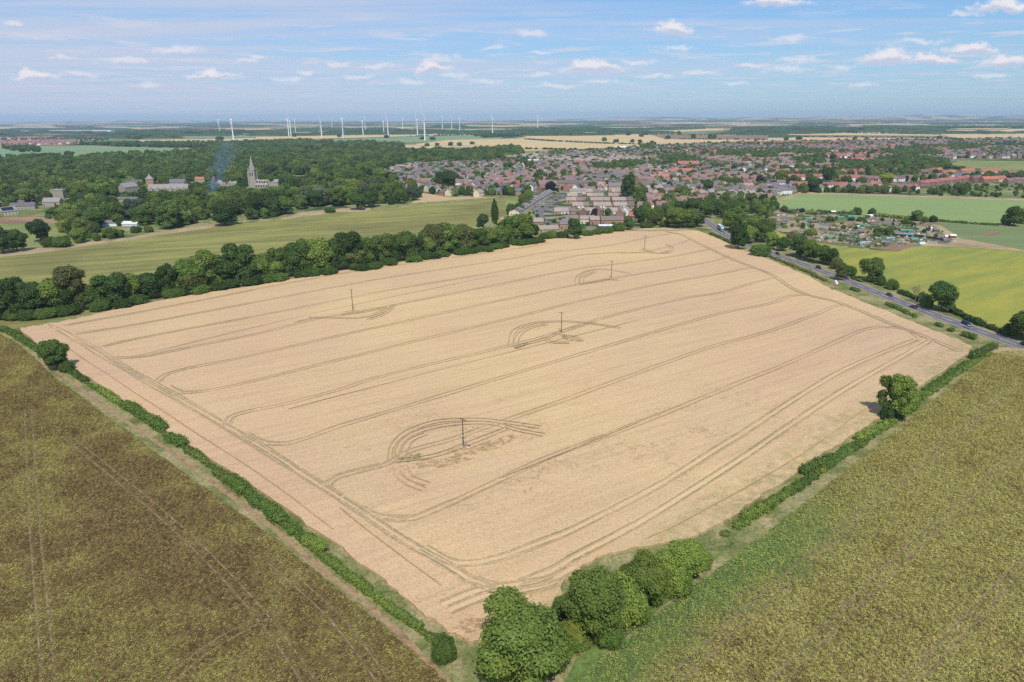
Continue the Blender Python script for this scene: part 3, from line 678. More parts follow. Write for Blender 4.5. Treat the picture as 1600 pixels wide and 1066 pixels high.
def leaves(lobes, n, size, seed, spread=.22):
    "many small leaf clusters over and just inside the surface of overlapping lobes"
    r = np.random.RandomState(seed)
    L = np.array(lobes, float)                    # x y z rx ry rz
    wgt = (L[:, 3] * L[:, 4] + L[:, 4] * L[:, 5] + L[:, 3] * L[:, 5]); wgt = wgt / wgt.sum()
    k = r.choice(len(L), n * 2, p=wgt)
    d = r.normal(size=(n * 2, 3)); d /= np.linalg.norm(d, axis=1)[:, None]
    d[:, 2] = np.where(d[:, 2] < -.45, -d[:, 2], d[:, 2])
    rad = 1 - spread * r.rand(n * 2) ** 1.5 + .085 * r.normal(size=n * 2); rad = np.where(r.rand(n * 2) < .04, rad + .35 * r.rand(n * 2), rad)
    p = L[k, :3] + L[k, 3:6] * d * rad[:, None]
    keep = np.ones(len(p), bool)
    for i in range(len(L)):
        q = (p - L[i, :3]) / L[i, 3:6]
        keep &= ~((np.sum(q * q, 1) < .62) & (k != i))
    keep &= p[:, 2] > .02
    p = p[keep][:n]; d = d[keep][:n]; m = len(p)
    nn = d + .55 * r.normal(size=(m, 3)); nn[:, 2] += .25; nn /= np.linalg.norm(nn, axis=1)[:, None]
    t = r.normal(size=(m, 3)); u = np.cross(nn, t); u /= np.linalg.norm(u, axis=1)[:, None]; v = np.cross(nn, u)
    s = size * (.6 + .8 * r.rand(m))[:, None]; a = .75 + .4 * r.rand(m)[:, None]
    V = np.stack([p - u * s * a, p - v * s * .62, p + u * s * a, p + v * s * .62], 1).reshape(-1, 3)
    F = np.arange(4 * m).reshape(-1, 4)
    # dense heart of each lobe so that the sky does not show through everywhere
    cv, cf = [], []; base = len(V)
    for l in L:
        nu, nv = 7, 5
        for j in range(nv):
            th = math.pi * (j + .5) / nv
            for i in range(nu):
                ph = 2 * math.pi * i / nu; q = .70 * (.85 + .3 * r.rand())
                cv.append((l[0] + l[3] * q * math.sin(th) * math.cos(ph), l[1] + l[4] * q * math.sin(th) * math.sin(ph), max(.02, l[2] + l[5] * q * math.cos(th))))
        for j in range(nv - 1):
            for i in range(nu):
                cf.append((base + j * nu + i, base + (j + 1) * nu + i, base + (j + 1) * nu + (i + 1) % nu, base + j * nu + (i + 1) % nu))
        base += nu * nv
    return np.vstack([V, np.array(cv)]), np.vstack([F, np.array(cf)])
def crown_lobes(kind, seed):
    r = random.Random(seed); L = []
    if kind == 'round':
        L.append((0, 0, .52, .34, .34, .36))
        for i in range(15):
            a = 2.4 * i + r.uniform(-.4, .4); z = r.uniform(.20, .80); q = .40 * math.sqrt(max(.05, 1 - ((z - .52) / .46) ** 2)) * r.uniform(.65, 1.0)
            s = r.uniform(.13, .22); L.append((q * math.cos(a) * .8, q * math.sin(a) * .8, z, s, s, s * r.uniform(.7, .95)))
        L.append((r.uniform(-.1, .1), r.uniform(-.1, .1), .80, .2, .2, .17))
    elif kind == 'tall':
        L.append((0, 0, .5, .27, .27, .36))
        for i in range(15):
            a = 2.4 * i + r.uniform(-.4, .4); z = .22 + .66 * (i / 14); q = .30 * math.sqrt(max(.05, 1 - ((z - .5) / .48) ** 2)) * r.uniform(.7, 1.1)
            s = r.uniform(.13, .20); L.append((q * math.cos(a), q * math.sin(a), z, s, s, s * .85))
    elif kind == 'bush':
        doms = [(0, 0, .30, .36, .34, .48)]
        for i in range(6):
            a = i * 1.05 + r.uniform(-.3, .3); q = r.uniform(.16, .28); s = r.uniform(.17, .26); doms.append((q * math.cos(a), q * math.sin(a), r.uniform(.12, .38), s, s, s * r.uniform(1.3, 2.1)))
        L += doms
        for i in range(44):
            m = r.choice(doms); a = r.uniform(0, 6.28); el = r.uniform(-.1, 1.4); s = r.uniform(.05, .11)
            L.append((m[0] + m[3] * .93 * math.cos(el) * math.cos(a), m[1] + m[4] * .93 * math.cos(el) * math.sin(a), max(.06, m[2] + m[5] * .93 * math.sin(el)), s, s, s * r.uniform(.8, 1.4)))
    elif kind == 'poplar':
        for i in range(12):
            t = i / 11; L.append((r.uniform(-.08, .08), r.uniform(-.08, .08), .1 + .8 * t, .46 * math.sin(math.pi * (.18 + .75 * t)) ** .7, .46 * math.sin(math.pi * (.18 + .75 * t)) ** .7, .13))
    elif kind == 'conifer':
        for i in range(14):
            t = i / 13; q = .42 * (1 - t) + .04; a = 2.4 * i
            L.append((.25 * q * math.cos(a), .25 * q * math.sin(a), .12 + .82 * t, q, q, .075))
    elif kind == 'wispy':
        for i in range(13):
            a = 2.4 * i; z = r.uniform(.25, .85); q = r.uniform(.1, .38) * math.sqrt(max(.1, 1 - ((z - .5) / .5) ** 2)); s = r.uniform(.10, .17)
            L.append((q * math.cos(a), q * math.sin(a), z, s, s, s * .9))
    return L
NV = {'round': 5, 'tall': 3, 'bush': 4, 'poplar': 1, 'conifer': 1, 'wispy': 2}
_geo = {}
def crown_geo(kind, i, hi):
    k = (kind, i, hi)
    if k not in _geo:
        n, s = ((15000, .0185) if hi == 2 else (7000, .027) if hi else (2600, .044))
        if kind == 'poplar': n //= 2
        if kind == 'wispy': n //= 2
        _geo[k] = leaves(crown_lobes(kind, 31 * i + len(kind)), n, s, 5 + i)
    return _geo[k]
_cm = {}
def crown_mesh(kind, i, hi, tone):
    k = (kind, i, hi, tone)
    if k not in _cm:
        V, F = crown_geo(kind, i, hi); _cm[k] = mesh_np('crown_%s' % kind, V, F, [LM[tone]])
    return _cm[k]
_tm = {}
def trunk_mesh(i):
    if i not in _tm:
        r = random.Random(i + 90); mb = MB()
        mb.tube([(0, 0, 0), (.01, 0, .15), (0, .01, .4), (.02, 0, .62)], [.045, .03, .022, .008], 7)
        for k in range(6):
            a = k * 1.05 + r.random(); z = r.uniform(.2, .42)
            mb.tube([(0, 0, z), (.12 * math.cos(a), .12 * math.sin(a), z + .1), (.26 * math.cos(a), .26 * math.sin(a), z + r.uniform(.18, .3))], [.017, .012, .004], 5)
        _tm[i] = mb.mesh('trunk', M_BARK)
    return _tm[i]
USED = {}
TREES = []          # every tree and bush is collected here first
PROTECT = []        # sight lines that stay open: x0, x1, y0, y1, base row of the thing seen
def T(px, yb, yt, wpx, kind='round', tone='dark', label=None, zone=None, cat='tree', name=None, hi=None, seed=None, group=None, wm=None, hm=None):
    x, y = at(px, yb); s = mpp(px, yb)
    h = hm if hm else max(1.0, hgt(px, yb, yt)); wd = wm if wm else wpx * s
    TREES.append(dict(x=x, y=y, px=px, py=yb, h=h, w=wd, kind=kind, tone=tone, label=label, zone=zone, cat=cat, name=name, hi=hi, seed=seed if seed is not None else rnd.randrange(99), group=group))
def blocked(px, py, wpx, hpx):
    for (x0, x1, y0, y1, yb) in PROTECT:
        if py > yb and px + wpx / 2 > x0 and px - wpx / 2 < x1 and py - hpx < y1 and py > y0: return True
    return False
def fill(poly, spacing, hr, wr, tones, kinds=('round', 'round', 'tall'), zone='', jit=.45, excl=(), prob=1, cat='tree', seed=0):
    "scatter trees over a pixel outline, evenly in metres"
    r = random.Random(seed)
    W = [at(*p) for p in poly]; x0 = min(p[0] for p in W); x1 = max(p[0] for p in W); y0 = min(p[1] for p in W); y1 = max(p[1] for p in W)
    yy = y0; 
    while yy < y1:
        xx = x0
        while xx < x1:
            x = xx + r.uniform(-jit, jit) * spacing; y = yy + r.uniform(-jit, jit) * spacing; xx += spacing
            if r.random() > prob: continue
            px, py = proj(x, y)
            if not (-80 < px < 1680) or not inpoly(px, py, poly) or any(inpoly(px, py, e) for e in excl): continue
            s = mpp(px, py); h = r.uniform(*hr); wd = h * r.uniform(*wr)
            if h > 5 and blocked(px, py, wd / s, h / s): 
                if h > 9:
                    h *= .35; wd *= .5
                    if blocked(px, py, wd / s, h / s): continue
                else: continue
            TREES.append(dict(x=x, y=y, px=px, py=py, h=h, w=wd, kind=r.choice(kinds), tone=r.choice(tones), label=None, zone=zone, cat=cat, name=None, hi=None, seed=r.randrange(99), group=None))
        yy += spacing

# --- the big clumps at the near corner
T(818, 1050, 950, 156, 'round', 'light', 'big rounded light green bush at the bottom corner of the wheat', hi=2, cat='bush', seed=1)
T(790, 1050, 985, 80, 'bush', 'light', 'low bush spreading on the left of the big corner bush', hi=2, cat='bush', seed=2)
T(862, 1036, 970, 70, 'bush', 'light', 'narrow bush leaning on the right of the big corner bush', hi=2, cat='bush', seed=3)
T(899, 1003, 955, 50, 'bush', 'lime', 'small yellow-green bush between the two big corner clumps', hi=2, cat='bush', seed=0)
T(928, 996, 890, 104, 'round', 'light', 'tall bush at the left end of the corner thicket', hi=2, cat='bush', seed=2)
T(968, 968, 886, 96, 'bush', 'light', 'tall leafy bush in the middle of the corner thicket', hi=2, cat='bush', seed=1)
T(1008, 946, 870, 88, 'round', 'light', 'rounded bush third from the right in the corner thicket', hi=2, cat='bush', seed=3)
T(1042, 918, 850, 84, 'bush', 'light', 'rounded bush second from the right in the corner thicket', hi=2, cat='bush', seed=0)
T(1070, 902, 845, 72, 'round', 'light', 'last bush at the right end of the corner thicket', hi=2, cat='bush', seed=2)
for _x, _b, _t, _w, _tn, _l in [(768, 1046, 1004, 44, 'mid', 'small dark bush at the lower left foot of the big corner bush'), (848, 1052, 1006, 54, 'mid', 'low bush below the right side of the big corner bush'), (838, 985, 952, 40, 'light', 'small bush peeping out above the big corner bush'), (884, 965, 925, 44, 'mid', 'small bush at the upper left of the corner thicket'),
                                 (952, 1004, 958, 56, 'mid', 'low dark bush in front of the corner thicket middle'), (992, 972, 926, 50, 'light', 'low bright bush in front of the corner thicket'), (1022, 905, 868, 44, 'mid', 'small bush on the wheat side of the corner thicket'), (1060, 925, 884, 50, 'mid', 'low bush near the right end of the corner thicket'), (1096, 886, 860, 38, 'light', 'smallest bush tailing off the right end of the thicket'), (900, 1012, 980, 36, 'mid', 'little dark bush under the yellow-green one')]:
    T(_x, _b, _t, _w, 'bush', _tn, _l, hi=2, cat='bush', seed=int(_x) % 7)
# --- trees in the hedges round the wheat
T(90, 578, 530, 44, 'round', 'mid', 'lone round tree in the hedge at the far left of the wheat', hi=1, seed=2)
T(104, 580, 562, 26, 'bush', 'mid', 'small bush at the foot of the lone tree in the left hedge', hi=1, cat='bush')
T(1402, 655, 590, 50, 'tall', 'light', 'tall loose tree standing in the hedge right of the wheat', hi=1, seed=1)
T(1380, 650, 588, 34, 'wispy', 'light', 'thin-topped tree joined to the left of the tall right hedge tree', hi=1, seed=0)
T(1418, 640, 600, 34, 'bush', 'light', 'bush on the right side of the tall right hedge tree', hi=1, cat='bush')
T(1385, 655, 625, 26, 'bush', 'dark', 'dark bush below the tall right hedge tree', hi=1, cat='bush')
T(695, 1030, 985, 46, 'bush', 'mid', 'round bush at the lower end of the left hedge', hi=2, cat='bush', seed=1)
# --- tree belt along the far side of the wheat, traced crown by crown
BELT = [(8, 500, 437, 60, 'mid'), (33, 500, 437, 46, 'dark'), (60, 498, 440, 40, 'dark'), (85, 494, 436, 44, 'mid'), (118, 488, 419, 50, 'olive'), (100, 492, 445, 36, 'dark'), (146, 486, 448, 34, 'mid'),
        (178, 482, 430, 54, 'dark'), (205, 476, 428, 34, 'mid'), (232, 470, 427, 48, 'dark'), (262, 466, 416, 30, 'dark'), (272, 462, 425, 34, 'light'), (300, 460, 405, 44, 'mid'), (325, 455, 396, 50, 'mid'),
        (300, 462, 425, 36, 'olive'), (348, 450, 402, 44, 'dark'), (376, 446, 385, 52, 'dark'), (392, 444, 400, 36, 'mid'), (410, 442, 396, 38, 'dark'), (438, 438, 390, 36, 'mid'), (428, 440, 405, 30, 'light'), (462, 434, 380, 44, 'dark'),
        (478, 432, 376, 36, 'light'), (500, 430, 372, 46, 'mid'), (525, 426, 372, 44, 'dark'), (548, 423, 365, 48, 'dark'), (572, 421, 372, 40, 'mid'), (556, 424, 385, 36, 'olive'), (598, 415, 368, 34, 'dark'), (612, 412, 366, 36, 'dark'),
        (634, 410, 361, 42, 'mid'), (655, 406, 372, 30, 'dark'), (676, 402, 350, 40, 'olive'), (668, 405, 370, 26, 'light'), (700, 399, 352, 44, 'mid'), (722, 397, 350, 44, 'olive'), (745, 394, 358, 36, 'mid'), (712, 399, 372, 34, 'dark'),
        (762, 390, 356, 34, 'dark'), (785, 386, 352, 30, 'mid'), (800, 384, 340, 34, 'mid'), (815, 382, 334, 40, 'light'), (828, 380, 350, 28, 'dark'), (775, 388, 366, 26, 'olive')]
for i, (x, b, t, wd, tn) in enumerate(BELT):
    T(x, b - 4, t, wd * 1.18, ['round', 'tall', 'round'][i % 3], 'light' if i % 5 == 3 else tn, zone='the tree belt', hi=1, seed=i, group='trees of the belt behind the wheat')
    if i % 5 < 4: T(x + wd * .3, b - 1, b - 20 * (1 - x / 1700), 34, 'bush', ['mid', 'dark', 'light'][i % 2], zone='the belt foot', cat='bush', hi=1, seed=i)
T(773, 352, 312, 13, 'poplar', 'dark', 'tall slim dark poplar behind the tree belt', hi=1)
T(755, 360, 334, 24, 'round', 'dark', 'dark round tree just left of the slim poplar', hi=1)
T(766, 374, 346, 23, 'round', 'cream', 'cream blossomed tree among the dark belt trees', hi=1)
T(782, 366, 348, 16, 'round', 'purple', 'small dark purple tree beside the cream blossomed tree', hi=1)
T(898, 374, 342, 27, 'round', 'dark', 'single dark round tree at the far edge of the wheat', hi=1)
for i, (x, b, t, wd, tn) in enumerate([(862, 372, 358, 26, 'light'), (878, 372, 360, 24, 'mid'), (918, 369, 358, 20, 'mid'), (932, 367, 356, 20, 'light'), (948, 365, 352, 22, 'mid'), (965, 362, 346, 24, 'mid'), (982, 360, 338, 20, 'mid'), (850, 374, 362, 20, 'mid'),
                                       (1000, 354, 322, 26, 'dark'), (1026, 352, 322, 24, 'mid'), (1018, 354, 334, 20, 'olive'), (1046, 350, 318, 24, 'mid'), (1058, 356, 324, 40, 'light'), (1075, 355, 326, 40, 'light'), (1090, 354, 330, 28, 'mid'),
                                       (1038, 354, 342, 20, 'light'), (1010, 356, 346, 22, 'mid'), (1103, 340, 316, 28, 'mid'), (1118, 336, 316, 26, 'dark'), (1060, 335, 314, 28, 'dark'), (1080, 330, 310, 28, 'mid'), (1135, 340, 318, 28, 'mid')]):
    T(x, b, t, wd, ['round', 'bush'][b - t < 20], tn, zone='the far corner clump', hi=1, seed=i, cat='bush' if b - t < 16 else 'tree')
# --- trees along the road
RT = [(1152, 390, 350, 34, 'tall', 'dark'), (1140, 360, 330, 30, 'round', 'light'), (1158, 365, 332, 34, 'round', 'mid'), (1176, 374, 336, 38, 'round', 'light'), (1192, 378, 342, 38, 'round', 'mid'), (1168, 380, 352, 30, 'round', 'light'), (1188, 400, 378, 34, 'bush', 'mid'), (1205, 390, 362, 24, 'round', 'light'),
      (1150, 340, 322, 26, 'round', 'mid'), (1222, 392, 370, 24, 'round', 'dark'), (1236, 384, 362, 22, 'round', 'olive'), (1250, 402, 370, 34, 'round', 'dark'), (1265, 408, 374, 28, 'round', 'mid'), (1284, 412, 384, 36, 'round', 'mid'), (1298, 415, 388, 26, 'round', 'dark'), (1306, 420, 398, 22, 'bush', 'olive'),
      (1312, 438, 412, 20, 'tall', 'olive'), (1326, 430, 412, 26, 'bush', 'mid'), (1360, 440, 403, 44, 'round', 'mid'), (1376, 446, 428, 18, 'bush', 'dark'), (1394, 452, 434, 22, 'bush', 'mid'), (1442, 472, 456, 22, 'bush', 'dark'), (1470, 486, 441, 48, 'round', 'dark'), (1448, 480, 458, 22, 'bush', 'mid'), (1596, 530, 485, 52, 'round', 'mid'), (1575, 524, 502, 26, 'bush', 'dark')]
for i, (x, b, t, wd, kd, tn) in enumerate(RT):
    T(x, b, t, wd, kd, tn, zone='the roadside row', hi=1, seed=i, cat='bush' if kd == 'bush' else 'tree')
for i, (x, b, t, wd, tn) in enumerate([(1583, 353, 322, 28, 'mid'), (1598, 350, 328, 22, 'mid'), (1572, 352, 330, 18, 'dark'), (1340, 336, 322, 16, 'dark'), (1362, 335, 324, 14, 'dark'), (1330, 338, 327, 12, 'light'), (1432, 345, 328, 20, 'mid'), (1457, 347, 335, 15, 'dark'), (1445, 347, 337, 12, 'light'), (1416, 350, 341, 18, 'light'),
                                       (1280, 334, 326, 11, 'mid'), (1253, 332, 324, 10, 'dark'), (1225, 331, 320, 14, 'mid'), (1266, 335, 328, 16, 'light'), (1238, 333, 326, 14, 'olive'), (1296, 345, 336, 14, 'light'), (1254, 356, 346, 8, 'dark'), (1266, 368, 356, 22, 'light'), (1370, 372, 360, 16, 'mid'), (1388, 368, 354, 18, 'mid'), (1300, 345, 338, 12, 'mid'), (1345, 346, 338, 16, 'mid'), (1330, 345, 338, 14, 'dark'), (1318, 358, 350, 10, 'olive'), (1376, 362, 354, 14, 'light')]):
    T(x, b, t, wd, 'round' if b - t > 12 else 'bush', tn, zone='the allotment edge', hi=0, seed=i, cat='tree' if b - t > 12 else 'bush')
fill([(1210, 333), (1215, 326), (1460, 345), (1485, 368), (1460, 376), (1340, 384), (1245, 368), (1200, 350)], 17, (1.6, 4.2), (.8, 1.3), ['mid', 'light', 'olive', 'dark'], ('bush',), 'the allotments', seed=4, cat='bush', prob=.62)
fill([(1170, 318), (1212, 312), (1214, 328), (1200, 345), (1165, 335)], 8, (5, 9), (.7, .9), ['mid', 'light', 'dark'], ('round',), 'the allotment thicket', seed=5)
# --- left side, in front of the village wood
for i, (x, b, t, wd, kd, tn, lb_) in enumerate([
        (352, 352, 313, 44, 'round', 'dark', 'lone round tree casting shade on the dry pasture'), (6, 396, 355, 36, 'round', 'dark', 'tree at the left end of the clump on the left edge'), (28, 393, 358, 36, 'round', 'dark', 'tree at the right end of the clump on the left edge'),
        (64, 378, 343, 38, 'round', 'dark', 'round dark tree between paddock and dry pasture'), (78, 386, 368, 24, 'bush', 'mid', 'bush right of the round paddock tree'), (96, 386, 366, 32, 'bush', 'mid', 'wide bush on the edge of the dry pasture'),
        (108, 362, 339, 34, 'bush', 'lime', 'bright yellow-green thicket beside the paddock'), (122, 366, 347, 28, 'bush', 'lime', 'lower end of the bright yellow-green thicket'), (222, 350, 336, 22, 'round', 'purple', 'dark purple tree beside the pale barns'),
        (516, 332, 323, 20, 'bush', 'mid', 'lone bush on the dry bank'), (400, 340, 300, 34, 'round', 'dark', 'dark tree at the end of the village wood'), (424, 338, 298, 36, 'round', 'dark', 'dark tree beside the bare bank'), (446, 335, 306, 32, 'round', 'mid', 'leafy tree next to the pasture bank'),
        (478, 322, 292, 30, 'round', 'silver', 'silvery willow in front of the church trees'), (500, 322, 290, 34, 'round', 'silver', 'broad silvery willow right of the first willow'), (700, 296, 266, 34, 'round', 'dark', 'large dark tree standing among the left houses'),
        (689, 296, 268, 24, 'round', 'dark', 'left half of the large dark tree among houses'), (559, 328, 300, 30, 'round', 'dark', 'dark tree at the lower edge of the village wood'), (375, 285, 276, 16, 'round', 'lime', 'yellow-green tree left of the church'),
        (860, 302, 283, 22, 'round', 'purple', 'copper beech among the middle terraces'), (980, 312, 272, 24, 'tall', 'mid', 'tall green tree beside the big brick mill'), (1000, 324, 292, 24, 'round', 'mid', 'green tree right of the bungalow estate'), (1106, 303, 280, 20, 'round', 'dark', 'round dark tree among red-roofed houses'),
        (1020, 300, 288, 12, 'round', 'dark', 'small round tree by the estate road'), (1186, 290, 274, 14, 'round', 'purple', 'dark purple tree near the right terraces'), (900, 252, 243, 14, 'round', 'purple', 'dark purple tree beside the town pasture'), (928, 342, 326, 12, 'round', 'purple', 'small dark purple tree inside the bungalow estate'),
        (1270, 300, 280, 22, 'round', 'dark', 'dark tree in front of the white walled terraces'), (1292, 284, 262, 22, 'round', 'dark', 'dark tree behind the white walled terraces'), (1220, 287, 265, 20, 'round', 'lime', 'yellow-green tree left of the red terraces'), (1385, 288, 270, 24, 'round', 'lime', 'yellow-green tree among the red-roofed terraces'),
        (1355, 252, 234, 10, 'conifer', 'dark', 'dark conifer behind the red-roofed terraces'), (784, 256, 246, 7, 'conifer', 'blue', 'blue-green conifer above the left houses'), (838, 284, 300 - 30, 16, 'round', 'dark', 'dark tree behind the long slate roof')]):
    T(x, b, t, wd, kd, tn, lb_, hi=1, seed=i, cat='bush' if kd == 'bush' else 'tree')

# far single trees on the stubble hedges and fields
r_ = random.Random(12)
for x, b in [(667, 229), (683, 229), (704, 228), (718, 228), (738, 226), (604, 216), (660, 218), (676, 219), (852, 205), (865, 205), (870, 213), (891, 213), (944, 221), (962, 223), (988, 223), (1000, 224), (1002, 214), (1043, 216), (1083, 217), (1110, 217), (1116, 216), (964, 209), (981, 212), (1008, 211), (1061, 211),
              (1019, 224), (1022, 228), (1012, 228), (270, 216), (256, 216), (340, 219), (345, 219), (460, 214), (530, 215), (1228, 220), (1248, 219), (1310, 221), (1322, 222), (1335, 221), (1354, 221), (1468, 218), (1492, 222), (1500, 222), (93, 246), (153, 245), (171, 245), (205, 240), (1590, 219)]:
    T(x, b, b - r_.uniform(5, 8), r_.uniform(7, 11), 'round', r_.choice(['dark', 'mid', 'blue']), zone='the far stubble fields')

# lines of field hedges far away (each hedge one long low object)
def hedge(px, h, wd, tone, label, step=None, leafn=None, size=.3, group=None, cat='hedge', name='hedge', gap=0, seed=3):
    r = random.Random(seed); p = [Vector(at(x, y)) for x, y in px]; L = []; ln = 0
    st = step or wd * .55
    o = Vector(p[0])
    for a, b in zip(p, p[1:]):
        d = (b - a).length; k = max(1, int(d / st)); ln += d
        for i in range(k):
            if r.random() < gap: continue
            q = a.lerp(b, (i + r.random() * .8) / k); s = r.uniform(.75, 1.2)
            L.append((q.x - o.x + r.uniform(-.15, .15) * wd, q.y - o.y + r.uniform(-.15, .15) * wd, h * .42 * s, wd * .55 * s, wd * .55 * s, h * .55 * s))
    V, F = leaves(L, leafn or int(min(26000, ln * (h + wd) * 2.2 / (size * size) * .5)), size, seed)
    ob = link(name, mesh_np('hedge', V, F, [LM[tone]])); ob.location = (o.x, o.y, 0)
    return tag(ob, label, cat, group)
HG = 'hedge stretches along the left edge of the wheat'
hedge([(2, 516), (20, 522), (45, 538), (72, 556)], 2.2, 2.6, 'mid', 'left hedge stretch from the picture edge to the lone round tree', group=HG)
hedge([(112, 582), (135, 598)], 1.6, 2.2, 'mid', 'short low hedge piece just below the lone round tree', group=HG)
hedge([(150, 606), (172, 622), (190, 634)], 1.8, 2.4, 'light', 'low bright hedge piece above the first gap', group=HG, gap=.1)
hedge([(196, 636), (212, 645), (240, 664), (258, 676)], 2.6, 3.2, 'mid', 'thick hedge piece between two gaps in the upper left hedge', group=HG, size=.26)
hedge([(264, 686), (275, 692), (290, 700)], 2.5, 3.2, 'mid', 'short rounded clump in the middle of the left hedge', group=HG, size=.24)
hedge([(292, 704), (305, 712), (322, 724)], 1.7, 2.4, 'light', 'low light green bit of hedge after the rounded clump', group=HG, size=.24)
hedge([(338, 738), (352, 750), (372, 764)], 2.0, 2.8, 'light', 'hedge stretch below the pale grassy gap', group=HG, size=.22)
hedge([(362, 752), (385, 775), (410, 795), (440, 818), (470, 842), (488, 856)], 2.7, 3.2, 'mid', 'longest dark thick stretch of the left hedge', group=HG, size=.2)
hedge([(478, 846), (498, 860), (506, 866)], 2.4, 2.6, 'light', 'bright bushy knob at the end of the longest hedge stretch', group=HG, size=.18)
hedge([(510, 872), (540, 898), (575, 925), (610, 952), (640, 972), (660, 985)], 1.5, 1.9, 'light', 'narrow low hedge stretch running down to the corner bush', group=HG, size=.16)
HR = 'hedge stretches along the right edge of the wheat'
hedge([(1160, 812), (1178, 806), (1192, 798)], 2.1, 2.8, 'light', 'bushy clump at the near end of the right hedge', group=HR, size=.24)
hedge([(1196, 793), (1215, 782), (1240, 766)], 1.5, 2.2, 'light', 'low light stretch after the near right clump', group=HR, size=.24)
hedge([(1252, 742), (1275, 732), (1305, 716)], 2.4, 3.0, 'mid', 'thick stretch in the middle of the right hedge', group=HR, size=.24)
hedge([(1314, 708), (1330, 700), (1342, 692)], 1.4, 2.0, 'mid', 'thin stretch above the middle of the right hedge', group=HR, size=.24)
hedge([(1338, 690), (1352, 684), (1372, 672)], 2.2, 2.8, 'light', 'rounded stretch just below the tall right hedge tree', group=HR, size=.26)
hedge([(1370, 672), (1390, 660)], 1.5, 2.2, 'light', 'little stretch at the foot of the tall right hedge tree', group=HR, size=.26)
hedge([(1425, 630), (1438, 621)], 2.4, 3.0, 'light', 'hedge piece just behind the tall right hedge tree', group=HR, size=.28)
hedge([(1436, 620), (1460, 604), (1490, 584), (1512, 568)], 1.5, 2.6, 'mid', 'long low stretch up to the road end of the right hedge', group=HR, size=.3, gap=.1)
hedge([(1518, 562), (1535, 553), (1550, 546)], 2.6, 3.2, 'mid', 'tall clump at the road end of the right hedge', group=HR, size=.3)
HL = 'rough growth strips round the wheat'
hedge([(10, 520), (70, 556), (130, 596), (200, 640), (260, 680), (330, 730), (420, 800), (500, 868), (580, 932), (660, 988), (700, 1015)], .8, 1.5, 'light', 'low rough weedy strip running the whole length of the left hedge', group=HL, size=.2, name='hedge_bottom', cat='undergrowth', gap=.2, leafn=24000)
hedge([(1130, 838), (1160, 818), (1200, 794), (1250, 758), (1300, 722), (1350, 690), (1400, 655), (1440, 622), (1500, 580), (1545, 552)], .95, 2.4, 'light', 'low rough green strip joining up the right hedge', group=HL, size=.24, name='hedge_bottom', cat='undergrowth', gap=.1, leafn=24000)
hedge([(1175, 806), (1240, 768), (1300, 724), (1360, 684)], 1.4, 2.2, 'mid', 'middling bramble line inside the right hedge', group=HL, size=.24, name='hedge_bottom', cat='undergrowth', gap=.35, leafn=14000)
hedge([(760, 1050), (850, 1046), (900, 1012), (960, 980), (1030, 930), (1080, 900)], 1.1, 2.6, 'light', 'low leafy skirt along the foot of the corner thicket', group=HL, size=.16, name='hedge_bottom', cat='undergrowth', leafn=24000)
sheet('bright_verge', ragged([(860, 1110), (900, 1030), (960, 985), (1040, 925), (1100, 882), (1150, 842), (1130, 860), (1075, 915), (1000, 975), (935, 1032), (900, 1110)], 4, .5, 6), .40, M_LUSH)
HD = 'hedge stretches beside the main road'
hedge([(1405, 458), (1430, 468), (1445, 474)], 2.2, 3, 'dark', 'road hedge around the bare dead tree', group=HD, size=.4)
hedge([(1484, 486), (1500, 494), (1530, 508), (1572, 524)], 2.4, 3, 'dark', 'road hedge right of the large round dark tree', group=HD, size=.4)
hedge([(1332, 436), (1348, 441)], 1.8, 2.6, 'mid', 'short road hedge left of the tree with a gap', group=HD, size=.4)
hedge([(1330, 452), (1342, 457)], 1.6, 2.4, 'mid', 'low dark shrubs on the wheat side of the road', group=HD, size=.4)
hedge([(1385, 476), (1410, 487), (1430, 496)], 1.4, 2.2, 'mid', 'low shrubs between wheat and road near the red car', group=HD, size=.4)
hedge([(1462, 508), (1472, 512)], 1.6, 2.2, 'mid', 'single low shrub clump between wheat and road', group=HD, size=.36)
hedge([(1482, 517), (1490, 520)], 1.7, 2.2, 'mid', 'small shrub clump beside the silver car', group=HD, size=.36)
hedge([(1504, 524), (1524, 532)], 2.2, 2.6, 'mid', 'last shrub clump before the wheat corner by the road', group=HD, size=.36)
hedge([(1110, 366), (1140, 379), (1150, 384)], 1.6, 2.6, 'olive', 'rough low hedge along the wheat opposite the lorry', group=HD, size=.5)
hedge([(1195, 399), (1230, 413), (1262, 426), (1290, 440)], 1.3, 2.6, 'olive', 'rough dark brambles along the road side of the wheat', group=HD, size=.5)
HF = 'low field hedges beyond the allotments'
hedge([(1462, 346), (1500, 349), (1560, 353)], 2.0, 3, 'mid', 'thin hedge between the two green fields', group=HF, size=.7)
hedge([(1366, 338), (1400, 341), (1424, 344)], 3.2, 4.5, 'light', 'bushy hedge between allotments and green field', group=HF, size=.7)
hedge([(1285, 332), (1330, 335)], 2.0, 3, 'mid', 'short hedge on the left of the two dark hedge trees', group=HF, size=.7)
